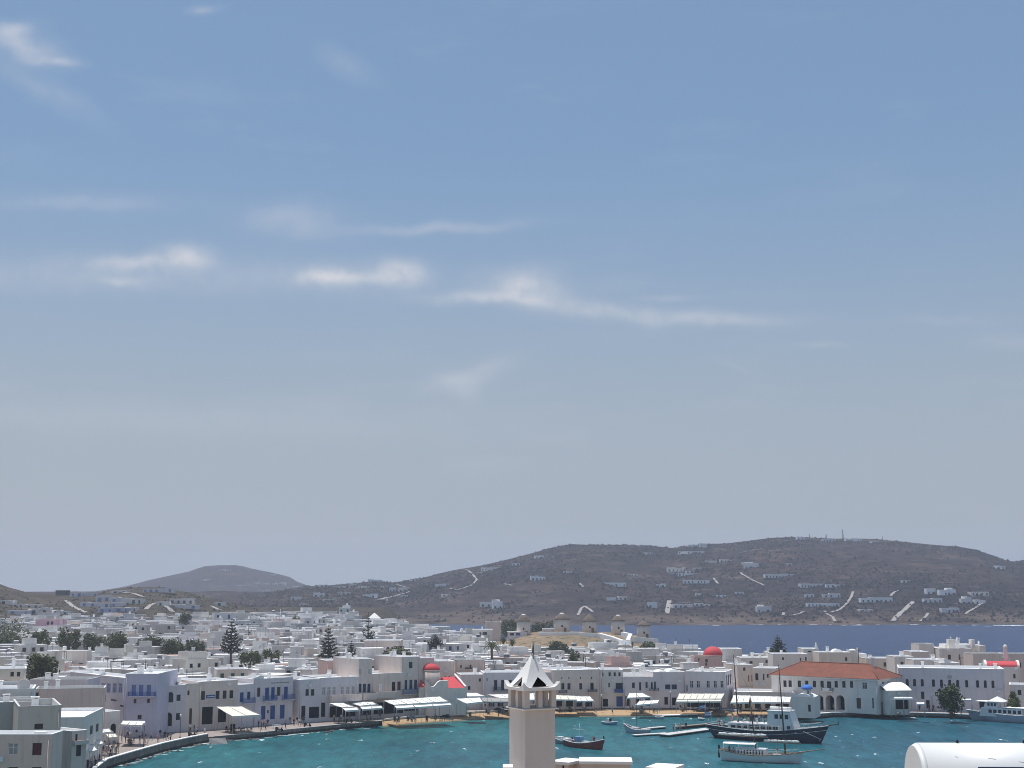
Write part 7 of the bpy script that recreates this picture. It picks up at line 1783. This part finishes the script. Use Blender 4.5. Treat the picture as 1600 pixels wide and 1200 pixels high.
# ------------------------------------------------------------------ people
def grow(verts, edges, radii, root, lv=1):
    me = bpy.data.meshes.new('body'); me.from_pydata(verts, edges, []); o = bpy.data.objects.new('body_tmp', me); COL.objects.link(o)
    sk = o.modifiers.new('skin', 'SKIN'); sb = o.modifiers.new('sub', 'SUBSURF'); sb.levels = lv; sb.render_levels = lv
    for i, v in enumerate(me.skin_vertices[0].data): v.radius = radii[i]; v.use_root = (i == root)
    dg = bpy.context.evaluated_depsgraph_get(); ev = o.evaluated_get(dg); m_ = bpy.data.meshes.new_from_object(ev)
    bpy.data.objects.remove(o); bpy.data.meshes.remove(me)
    return m_
def figure(pose):
    """one continuous body, 1.72 m, facing -Y; slots: skin, top, trousers, hair"""
    P = {'pelvis': (0, 0, 0.93), 'waist': (0, 0, 1.08), 'chest': (0, 0.0, 1.30), 'neck': (0, 0, 1.46), 'head': (0, -0.015, 1.57), 'crown': (0, 0.0, 1.68)}
    for s, sg in (('l', 1), ('r', -1)):
        P['sh' + s] = (0.17 * sg, 0, 1.40); P['el' + s] = (0.23 * sg, 0.02, 1.13); P['wr' + s] = (0.23 * sg, -0.06, 0.90); P['ha' + s] = (0.22 * sg, -0.09, 0.81)
        P['hip' + s] = (0.10 * sg, 0, 0.88); P['kn' + s] = (0.11 * sg, -0.02, 0.49); P['an' + s] = (0.11 * sg, 0.02, 0.09); P['to' + s] = (0.12 * sg, -0.15, 0.04)
    if pose == 'walk':
        P.update(knl=(0.10, -0.20, 0.52), anl=(0.10, -0.24, 0.12), tol=(0.11, -0.41, 0.08), knr=(-0.10, 0.06, 0.49), anr=(-0.10, 0.30, 0.16), tor=(-0.11, 0.22, 0.04), ell=(0.22, 0.14, 1.15), wrl=(0.22, 0.16, 0.92), hal=(0.22, 0.15, 0.83), elr=(-0.22, -0.10, 1.15), wrr=(-0.21, -0.26, 0.97), har=(-0.20, -0.34, 0.92))
    if pose == 'sit':
        for s, sg in (('l', 1), ('r', -1)):
            P['hip' + s] = (0.10 * sg, -0.02, 0.52); P['kn' + s] = (0.12 * sg, -0.44, 0.53); P['an' + s] = (0.12 * sg, -0.46, 0.10); P['to' + s] = (0.12 * sg, -0.62, 0.05)
            P['sh' + s] = (0.17 * sg, 0.02, 1.00); P['el' + s] = (0.23 * sg, -0.05, 0.76); P['wr' + s] = (0.15 * sg, -0.28, 0.74); P['ha' + s] = (0.12 * sg, -0.36, 0.76)
        for k, z in (('pelvis', 0.53), ('waist', 0.68), ('chest', 0.90), ('neck', 1.06), ('head', 1.17), ('crown', 1.28)): P[k] = (0, 0.03 if k != 'head' else 0.0, z)
    if pose == 'talk':
        P.update(elr=(-0.25, -0.06, 1.14), wrr=(-0.12, -0.26, 1.20), har=(-0.08, -0.32, 1.26), knr=(-0.13, -0.06, 0.49), anr=(-0.16, 0.02, 0.09), tor=(-0.19, -0.14, 0.04))
    Rd = {'pelvis': (0.16, 0.115), 'waist': (0.14, 0.10), 'chest': (0.17, 0.115), 'neck': (0.055, 0.06), 'head': (0.085, 0.105), 'crown': (0.055, 0.07), 'sh': (0.07, 0.065), 'el': (0.045, 0.045), 'wr': (0.034, 0.03), 'ha': (0.03, 0.042), 'hip': (0.10, 0.10), 'kn': (0.062, 0.065), 'an': (0.042, 0.045), 'to': (0.045, 0.03)}
    names = list(P); E = [('pelvis', 'waist'), ('waist', 'chest'), ('chest', 'neck'), ('neck', 'head'), ('head', 'crown')]
    for s in 'lr': E += [('chest', 'sh' + s), ('sh' + s, 'el' + s), ('el' + s, 'wr' + s), ('wr' + s, 'ha' + s), ('pelvis', 'hip' + s), ('hip' + s, 'kn' + s), ('kn' + s, 'an' + s), ('an' + s, 'to' + s)]
    rad = [Rd[n_] if n_ in Rd else Rd[n_[:-1]] for n_ in names]
    m_ = grow([P[n_] for n_ in names], [(names.index(a), names.index(b_)) for a, b_ in E], rad, 0)
    sit = pose == 'sit'; zh = 1.17 if sit else 1.57; zw = 0.60 if sit else 1.0; zn = P['neck'][2]
    m_.materials.clear()
    for k in ('skin', 'top', 'bottom', 'hair'): m_.materials.append(MATS['skin'])
    for f in m_.polygons:
        c_ = f.center; f.use_smooth = True
        if c_.z > zn + 0.01: f.material_index = 3 if (c_.z > zh + 0.07 or c_.y > 0.035) else 0
        elif any((c_ - Vector(P[k])).length < 0.17 for k in ('wrl', 'wrr', 'hal', 'har')) and abs(c_.x) > 0.06: f.material_index = 0
        elif c_.z > zw or (sit and c_.y > -0.02 and c_.z > 0.66): f.material_index = 1
        elif any((c_ - Vector(P[k])).length < 0.2 for k in ('anl', 'anr')): f.material_index = 0
        else: f.material_index = 2
    return m_
plain('skin', (0.42, 0.25, 0.17), 0.6, 0.05)
CLOTH = {'black': (0.02, 0.02, 0.022), 'white': (0.72, 0.72, 0.70), 'red': (0.45, 0.04, 0.05), 'navy': (0.03, 0.04, 0.11), 'grey': (0.22, 0.22, 0.23), 'pale-blue': (0.30, 0.42, 0.60), 'green': (0.06, 0.20, 0.14), 'beige': (0.48, 0.40, 0.30), 'pink': (0.60, 0.28, 0.32)}
for k, v in CLOTH.items(): plain('cloth_' + k, v, 0.9, 0.08)
plain('hair_dark', (0.03, 0.02, 0.015), 0.7); plain('hair_fair', (0.28, 0.19, 0.10), 0.7)
BODY = {p: figure(p) for p in ('stand', 'walk', 'sit', 'talk')}
pr = random.Random(21); PEOPLE = []
POSEW = {'stand': 'standing', 'walk': 'walking', 'sit': 'seated', 'talk': 'standing with one arm raised'}
def person(loc, rz, pose, zone, top=None, bottom=None, sc=None):
    top = top or pr.choices(list(CLOTH), (24, 16, 8, 14, 12, 8, 5, 8, 5))[0]; bottom = bottom or pr.choice(['black', 'navy', 'grey', 'beige', 'white', 'black'])
    o = link('person', BODY[pose], None, loc, rz); o.scale = (1, 1, 1) if sc is None else (sc, sc, sc)
    s_ = pr.uniform(0.94, 1.06); o.scale = (s_, s_, s_)
    for i, mname in enumerate(('skin', 'cloth_' + top, 'cloth_' + bottom, pr.choice(['hair_dark', 'hair_dark', 'hair_fair']))):
        o.material_slots[i].link = 'OBJECT'; o.material_slots[i].material = MATS[mname]
    tag(o, 'x', 'person', 'people ' + zone)
    PEOPLE.append((o, zone, 'person in %s top, %s' % (top, POSEW[pose]), loc))
    return o
def crowd(zone, pts, z=QZ, poses=('stand', 'walk', 'talk', 'walk'), top=None):
    for (px, py) in pts:
        p = gnd(px, py, z); person(p, pr.uniform(0, 6.28), pr.choice(poses), zone, top)
crowd('in the lower quay street', [(133, 1189), (138, 1193), (141, 1186), (145, 1195), (149, 1190), (152, 1183), (155, 1194), (158, 1187), (161, 1180), (147, 1180), (166, 1183), (172, 1185), (175, 1178), (181, 1180), (163, 1172), (156, 1174), (170, 1170), (178, 1171), (150, 1172), (184, 1174), (142, 1199), (137, 1203), (149, 1202)])
crowd('by the left quay café', [(190, 1158), (196, 1161), (203, 1156), (209, 1160), (213, 1153), (218, 1162), (222, 1155), (227, 1160), (231, 1165), (199, 1152), (206, 1149), (236, 1157)])
crowd('on the open quay square', [(247, 1161), (250, 1154), (257, 1156), (262, 1157), (266, 1160), (297, 1144), (300, 1141), (303, 1145), (308, 1149), (320, 1150)])
crowd('before the lettered building', [(404, 1138), (408, 1140), (412, 1137), (415, 1140), (418, 1136), (446, 1138), (453, 1132), (459, 1134), (464, 1132), (468, 1135), (472, 1133), (475, 1130)])
crowd('before the flowered shop', [(488, 1126), (496, 1124), (502, 1126), (509, 1122), (522, 1128.5), (533, 1127), (539, 1130), (547, 1126)])
crowd('along the café awnings', [(558, 1123), (567, 1122), (573, 1124), (580, 1120), (586, 1121.5), (594, 1122), (600, 1120)])
crowd('at the church end of the beach', [(709, 1113), (713, 1115), (717, 1111), (721, 1114), (725, 1112), (729, 1114), (758, 1110), (763, 1111), (768, 1109.5)])
crowd('at the promenade behind the sand', [(883, 1106.5), (887, 1107), (905, 1106), (921, 1105.5), (946, 1105), (952, 1106), (966, 1105), (979, 1106), (985, 1106.5), (1013, 1105), (1040, 1104.5), (1072, 1104.5), (1083, 1104), (1095, 1104), (1150, 1106), (1166, 1106), (1190, 1107), (1209, 1107.5)])
crowd('on the sand by the water', [(779, 1120), (931, 1116), (957, 1116.5), (1063, 1112), (1067, 1113)], 0.35)
crowd('in front of the town hall', [(1292, 1110.5), (1303, 1111), (1311, 1110.5), (1329, 1111), (1340, 1111.5), (1344, 1110.5), (1350, 1111.5), (1356, 1110.5), (1360, 1111.5), (1371, 1110.5), (1383, 1111)])
crowd('on the right quay', [(1437, 1111.5), (1445, 1111), (1452, 1112), (1459, 1112.5), (1466, 1113.5), (1475, 1112.5), (1489, 1113.5), (1496, 1112.5), (1503, 1114.5)], top='black')
crowd('on the pontoon', [(1052, 1143.5), (1057, 1144), (1063, 1142.5), (1072, 1141.5)], 0.52)
crowd('by the chapel wall', [(1268, 1114.5), (1273, 1114), (1277, 1113.5)])
# seated guests
ns = 0
for (cp, an, x) in SEATS:
    if pr.random() < 0.62:
        o = person(Vector((cp.x, cp.y, QZ)), an + math.pi, 'sit', 'seated under the awnings'); ns += 1
        o.rotation_euler.z = an
# passengers on the navy ship, the red boat, the ketch
def aboard(ship, pts, zone, poses):
    root, L, sh = ship
    M = Matrix.Translation(root.location) @ Matrix.Rotation(root.rotation_euler.z, 4, 'Z')
    for (t, y, z) in pts: person(M @ Vector((L * t, y, z)), pr.uniform(0, 6.28), pr.choice(poses), zone)
aboard(NAVY, [(0.02 + 0.021 * k, pr.uniform(-1.2, 1.2), 2.28 if k < 6 else 3.36) for k in range(23)], 'on the navy ship deck', ('stand', 'talk', 'sit'))
aboard(RED, [(0.88, 0.1, 1.0), (0.80, -0.2, 0.8)], 'in the red fishing boat bow', ('stand', 'sit'))
aboard(KETCH, [(0.10, -0.5, 1.05), (0.14, 0.4, 1.0), (0.70, 0.9, 0.95)], 'on the white sailing boat', ('sit', 'stand'))
zones = {}
for it in PEOPLE: zones.setdefault(it[1], []).append(it)
for zn, L_ in zones.items():
    L_.sort(key=lambda t: proj(t[3])[0])
    for k, it in enumerate(L_):
        if zn == 'seated under the awnings': it[0]['label'] = it[2].replace(', seated', '') + ' sitting in the shade under a waterfront awning'
        else:
            od = ORD[k] + ' from the left' if k < len(ORD) else 'last on the right'
            it[0]['label'] = '%s %s, %s' % (it[2].replace(', standing with one arm raised', ', gesturing').replace(' trousers', ''), zn, od)
# identical-looking seated guests get their place too
seen = {}
for it in zones.get('seated under the awnings', []): seen.setdefault(it[0]['label'], []).append(it)
for lb, L_ in seen.items():
    if len(L_) > 1:
        for k, it in enumerate(L_): it[0]['label'] = it[2].replace(', seated', '').replace(' trousers', '') + ' sitting under an awning, %s such person from the left' % ORD[min(k, 29)]

# ------------------------------------------------------------------ foreground: decorative chimney
CY = 26.0; kx = CY / FPX
cpos = at(831.5, 1105, CY)
root = empty('chimney', (cpos.x, CY, 25.2)); tag(root, 'decorative white chimney tower with horned crown and pointed roof in the foreground', 'chimney')
plaster('chimney_wash', (0.69, 0.62, 0.575), (0.50, 0.44, 0.40), 0.4)
sd_ = 52 * kx / 2; ang = R(27.5)
def zpx(py): return at(831, py, CY).z - 25.2
def sq(h, z): 
    return [Vector((h * (math.cos(ang) * a - math.sin(ang) * b_), h * (math.sin(ang) * a + math.cos(ang) * b_), z)) for (a, b_) in ((-1, -1), (1, -1), (1, 1), (-1, 1))]
def frus(q, h0, z0, h1, z1):
    a, b_ = sq(h0, z0), sq(h1, z1)
    for i in range(4): q.poly([a[i], a[(i + 1) % 4], b_[(i + 1) % 4], b_[i]])
    q.poly(b_); q.poly(a[::-1])
z_led = zpx(1107); z_crown = zpx(1077)
q = MB(); frus(q, sd_ * 1.0, -1.0, sd_ * 0.985, z_led); q.build('shaft', 'chimney_wash', root)
q = MB(); frus(q, sd_ * 1.13, z_led + 0.001, sd_ * 1.16, z_led + 0.022); q.build('ledge', 'bright_white', root)
q = MB(); frus(q, sd_ * 1.10, z_led + 0.023, sd_ * 1.08, z_led + 0.036); q.build('grey_bed', 'cement', root)  # grey slab under the posts, darker than the ledge
pw = 0.052
for i in range(4):
    c0, c1 = sq(sd_ * 0.88, 0)[i], sq(sd_ * 0.88, 0)[(i + 1) % 4]
    for t in (0.0, 0.5):
        p = c0.lerp(c1, t); q = MB(); Mx = Matrix.Translation(p) @ Matrix.Rotation(ang, 4, 'Z')
        w_ = pw if t == 0 else pw * 0.85
        q.box(-w_, w_, -w_, w_, z_led + 0.037, z_crown - 0.002, 0, M=Mx); q.build('post', 'chimney_wash', root)
# crown: ring with a horn at each corner and a hump in the middle of each side
zc1 = zpx(1071.5); ch = sd_ * 1.22
for i in range(4):
    a, b_ = sq(ch, 0)[i], sq(ch, 0)[(i + 1) % 4]; ia, ib = sq(ch - 0.055, 0)[i], sq(ch - 0.055, 0)[(i + 1) % 4]
    q = MB(); N = 16; top_o, top_i = [], []
    for k in range(N + 1):
        t = k / N; e = min(t, 1 - t)
        z = zc1 - 0.012 + 0.105 * math.exp(-(e / 0.085) ** 1.4)
        top_o.append(a.lerp(b_, t) + Vector((0, 0, z))); top_i.append(ia.lerp(ib, t) + Vector((0, 0, z)))
    lo_o = [Vector((p.x, p.y, z_crown)) for p in top_o]; lo_i = [Vector((p.x, p.y, z_crown)) for p in top_i]
    q.grid([lo_o, top_o], 0, False); q.grid([top_o, top_i], 0, False); q.grid([top_i, lo_i], 0, False); q.grid([lo_i, lo_o], 0, False)
    q.build('crown_rail', 'bright_white', root)
q = MB(); frus(q, ch - 0.06, z_crown, ch - 0.06, z_crown + 0.012); q.build('crown_slab', 'chimney_wash', root)
# concave tent roof with a triangular vent in each side
ap = Vector((0.012, 0, zpx(1021))); bs = sq(sd_ * 1.02, zc1 - 0.005)
def rp(c_, f):                                               # from the corner up to the apex, slightly swept in
    p = c_.lerp(ap, f); s_ = 1 - 0.10 * math.sin(math.pi * f) * 0.9
    return Vector((ap.x + (p.x - ap.x) * s_, ap.y + (p.y - ap.y) * s_, p.z))
for i in range(4):
    c0, c1 = bs[i], bs[(i + 1) % 4]; q = MB()
    fv = 0.30; mid = lambda f: rp(c0, f).lerp(rp(c1, f), 0.5)
    K = 8
    for k in range(K):                                        # upper, closed part
        f0, f1 = lerp(fv, 1, k / K), lerp(fv, 1, (k + 1) / K)
        q.poly([rp(c0, f0), rp(c1, f0), rp(c1, f1), rp(c0, f1)])
    va, vb, vt = c0.lerp(c1, 0.22), c0.lerp(c1, 0.78), mid(fv)
    for k in range(4):
        f0, f1 = fv * k / 4, fv * (k + 1) / 4
        q.poly([rp(c0, f0), va.lerp(vt, k / 4), va.lerp(vt, (k + 1) / 4), rp(c0, f1)]); q.poly([vb.lerp(vt, k / 4), rp(c1, f0), rp(c1, f1), vb.lerp(vt, (k + 1) / 4)])
    q.build('roof_side', 'bright_white', root)
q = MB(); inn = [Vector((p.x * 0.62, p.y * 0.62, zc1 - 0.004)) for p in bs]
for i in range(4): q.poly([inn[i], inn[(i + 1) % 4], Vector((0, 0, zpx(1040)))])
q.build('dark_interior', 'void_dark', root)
plain('spike_metal', (0.17, 0.165, 0.17), 0.6)
q = MB(); dsp = at(834.5, 1043, CY - 0.25) - Vector((cpos.x, CY, 25.2)); tsp = at(833.5, 1004, CY - 0.02) - Vector((cpos.x, CY, 25.2)); tsp.y = 0.0
q.tube((ap.x, ap.y, ap.z - 0.05), tsp, 0.026, 0.016, 8); q.tube((ap.x, -0.012, ap.z - 0.0), (dsp.x, -0.075, dsp.z), 0.022, 0.006, 8); q.build('spike', 'spike_metal', root)
plain('roof_flat', (0.55, 0.54, 0.52), 0.9)
# roofs the chimney rises from (below the frame)
q = MB(); q.box(-4.5, 1.2, -1.2, 5.0, -6.0, -0.30); q.box(-4.6, 1.3, -1.3, 5.1, -0.298, -0.18); o = q.build('house', ['white'], None, (cpos.x, CY, 25.2)); tag(o, 'white house roof below the foreground chimney, at the bottom edge', 'house')
q = MB(); w0 = at(790, 1198.5, CY - 0.9) - Vector((cpos.x, CY, 25.2)); q.box(w0.x - 0.05, w0.x + 0.13, -0.95, -0.5, -0.19, w0.z); q.build('parapet', 'bright_white', o)
# white-capped roof structures at the bottom edge
for k, (x0, x1, yt, Y, dep, lab) in enumerate([(859, 893, 1187, 44, 1.0, 'small white-capped roof box beside the chimney foot, the left one'), (906, 987, 1187.5, 43, 1.1, 'wide white-capped roof wall with an arch and a small blue sign'), (1009, 1052, 1196.5, 42, 1.1, 'lone white-capped roof box at the bottom edge, right of the arched one')]):
    a, b_ = at(x0, yt, Y), at(x1, yt, Y); root = empty('roof_hut', (a.x, Y, a.z - 2.2), R((-33, -3, -25)[k])); tag(root, lab, 'roof structure')
    w_ = b_.x - a.x
    q = MB(); q.box(0.03, w_ - 0.03, 0.04, dep - 0.04, -1.0, 2.07); q.build('wall', 'beige', root)
    q = MB(); q.box(-0.02, w_ + 0.02, 0, dep, 2.072, 2.16); q.build('cap', 'bright_white', root)
    if k == 0:
        q = MB(); q.box(w_ * 0.66, w_ * 0.72, 0.018, 0.037, 1.2, 2.05); q.build('gap', 'void_dark', root)
        q = MB()
        for j in range(5): q.box(0.16 + 0.07 * j, 0.2 + 0.07 * j, 0.02, 0.037, 1.86, 1.89)
        q.build('mark', 'shutter_brown', root)
    if k == 1:
        q = MB(); pts = [(0.25, 0.03, 0.9)] + [(0.75 - 0.5 * math.cos(math.pi * i / 10), 0.03, 1.60 + 0.32 * math.sin(math.pi * i / 10)) for i in range(11)] + [(1.25, 0.03, 0.9)]; q.poly(pts[::-1]); q.build('arch', 'dark_wood', root)
        q = MB(); q.box(w_ * 0.63, w_ * 0.83, 0.0, 0.035, 1.3, 1.86); o = q.build('sign', 'shutter_blue', root)
        q = MB(); q.box(w_ * 0.65, w_ * 0.81, -0.008, -0.002, 1.3, 1.79); q.build('sign_panel', 'frame_white', o)
        q = MB(); q.box(w_ * 0.93, w_ * 1.0, -0.06, 0.03, 1.86, 1.92); q.build('spout', 'bright_white', root)
# ------------------------------------------------------------------ foreground: white water tank
TY = 9.5; tl = at(1441, 1163.5, TY); r_ = 0.27; zc = tl.z - r_
plain('tank_white', (0.84, 0.84, 0.83), 0.35, 0.05, 3.0, 0.5)
plain('label_navy', (0.018, 0.018, 0.06), 0.5, 0.05)
root = empty('water_tank', (tl.x, TY + r_ * 0.4, zc), R(-1.2)); tag(root, 'white cylindrical roof water tank with a navy label at the lower right corner', 'water tank')
q = MB(); q.tube((0.0, 0, 0), (1.35, 0, 0), r_, n=48); q.build('drum', 'tank_white', root)
q = MB(); q.tube((-0.035, 0, 0), (-0.001, 0, 0), r_ * 0.93, r_ * 1.0, n=48); q.build('end_cap', 'tank_white', root)
for x in (0.275, 0.735):
    q = MB(); q.tube((x, 0.0, r_ - 0.01), (x, 0.0, r_ + 0.022), 0.007, n=8); q.tube((x - 0.0, 0, r_ + 0.004), (x, 0, r_ + 0.010), 0.014, n=8); q.build('fitting', 'black_rubber', root)
q = MB()
for (x, a, l_) in ((0.42, 2.35, 0.05), (0.62, 2.45, 0.035), (0.64, 2.62, 0.04), (0.2, 2.3, 0.02), (0.85, 2.5, 0.05)):
    q.poly([(x, r_ * 1.002 * math.cos(a), r_ * 1.002 * math.sin(a)), (x + l_, r_ * 1.002 * math.cos(a + 0.03), r_ * 1.002 * math.sin(a + 0.03)), (x + l_, r_ * 1.002 * math.cos(a + 0.045), r_ * 1.002 * math.sin(a + 0.045)), (x, r_ * 1.002 * math.cos(a + 0.012), r_ * 1.002 * math.sin(a + 0.012))])
q.build('scuff_marks', 'shutter_grey', root)
q = MB(); N = 10; a0, a1 = R(214.5), R(262)
def tz(a, rr_): return (rr_ * math.cos(a), rr_ * math.sin(a))
zl = at(1500, 1194.5, TY).z - zc
a0 = math.pi + math.asin(-0.0 + max(-0.95, min(0.95, -zl / r_))) if zl < 0 else math.pi - math.asin(min(0.95, zl / r_))
rows = [[(x, r_ * 1.004 * math.cos(a0 + (0.7) * j / N), r_ * 1.004 * math.sin(a0 + 0.7 * j / N)) for x in (0.335, 1.30)] for j in range(N + 1)]
q.grid(rows); lb = q.build('label', 'label_navy', root)
q = MB(); x = 0.37
for (w_, h_) in ((0.012, .012), (0.028, .03), (0.022, .03), (0.026, .03), (0.022, .03), (0.02, .03), (0.0, 0), (0.0, 0), (0.012, .035), (0.03, .03), (0.026, .03)):
    if w_:
        rows = [[(xx, r_ * 1.008 * math.cos(a0 + 0.075 + h_ * 2.2 * j), r_ * 1.008 * math.sin(a0 + 0.075 + h_ * 2.2 * j)) for xx in (x, x + w_)] for j in (0, 1)]
        q.grid(rows)
    x += 0.034
q.build('label_letters', 'frame_white', lb)
q = MB(); q.box(-0.3, 1.6, -0.9, 0.9, -3.6, -0.75); o = q.build('house', 'white', None, (tl.x, TY + 0.2, zc)); tag(o, 'white flat roof carrying the water tank, below the frame', 'house')
q = MB()
for x in (0.15, 1.2):
    q.tube((x, -0.2, -0.75), (x, -0.16, -0.20), 0.02, n=5); q.tube((x, 0.2, -0.75), (x, 0.16, -0.20), 0.02, n=5)
q.build('stand', 'grey_metal', root)
for z_, lst_ in (('dup', {}),):
    for o in COL.objects:
        if o.parent is None and o.get('label'): lst_.setdefault(o['label'], []).append(o.name)
    print('duplicate labels:', [(k, len(v)) for k, v in lst_.items() if len(v) > 1][:12])
print('people', len(PEOPLE), 'objects', len(COL.objects))
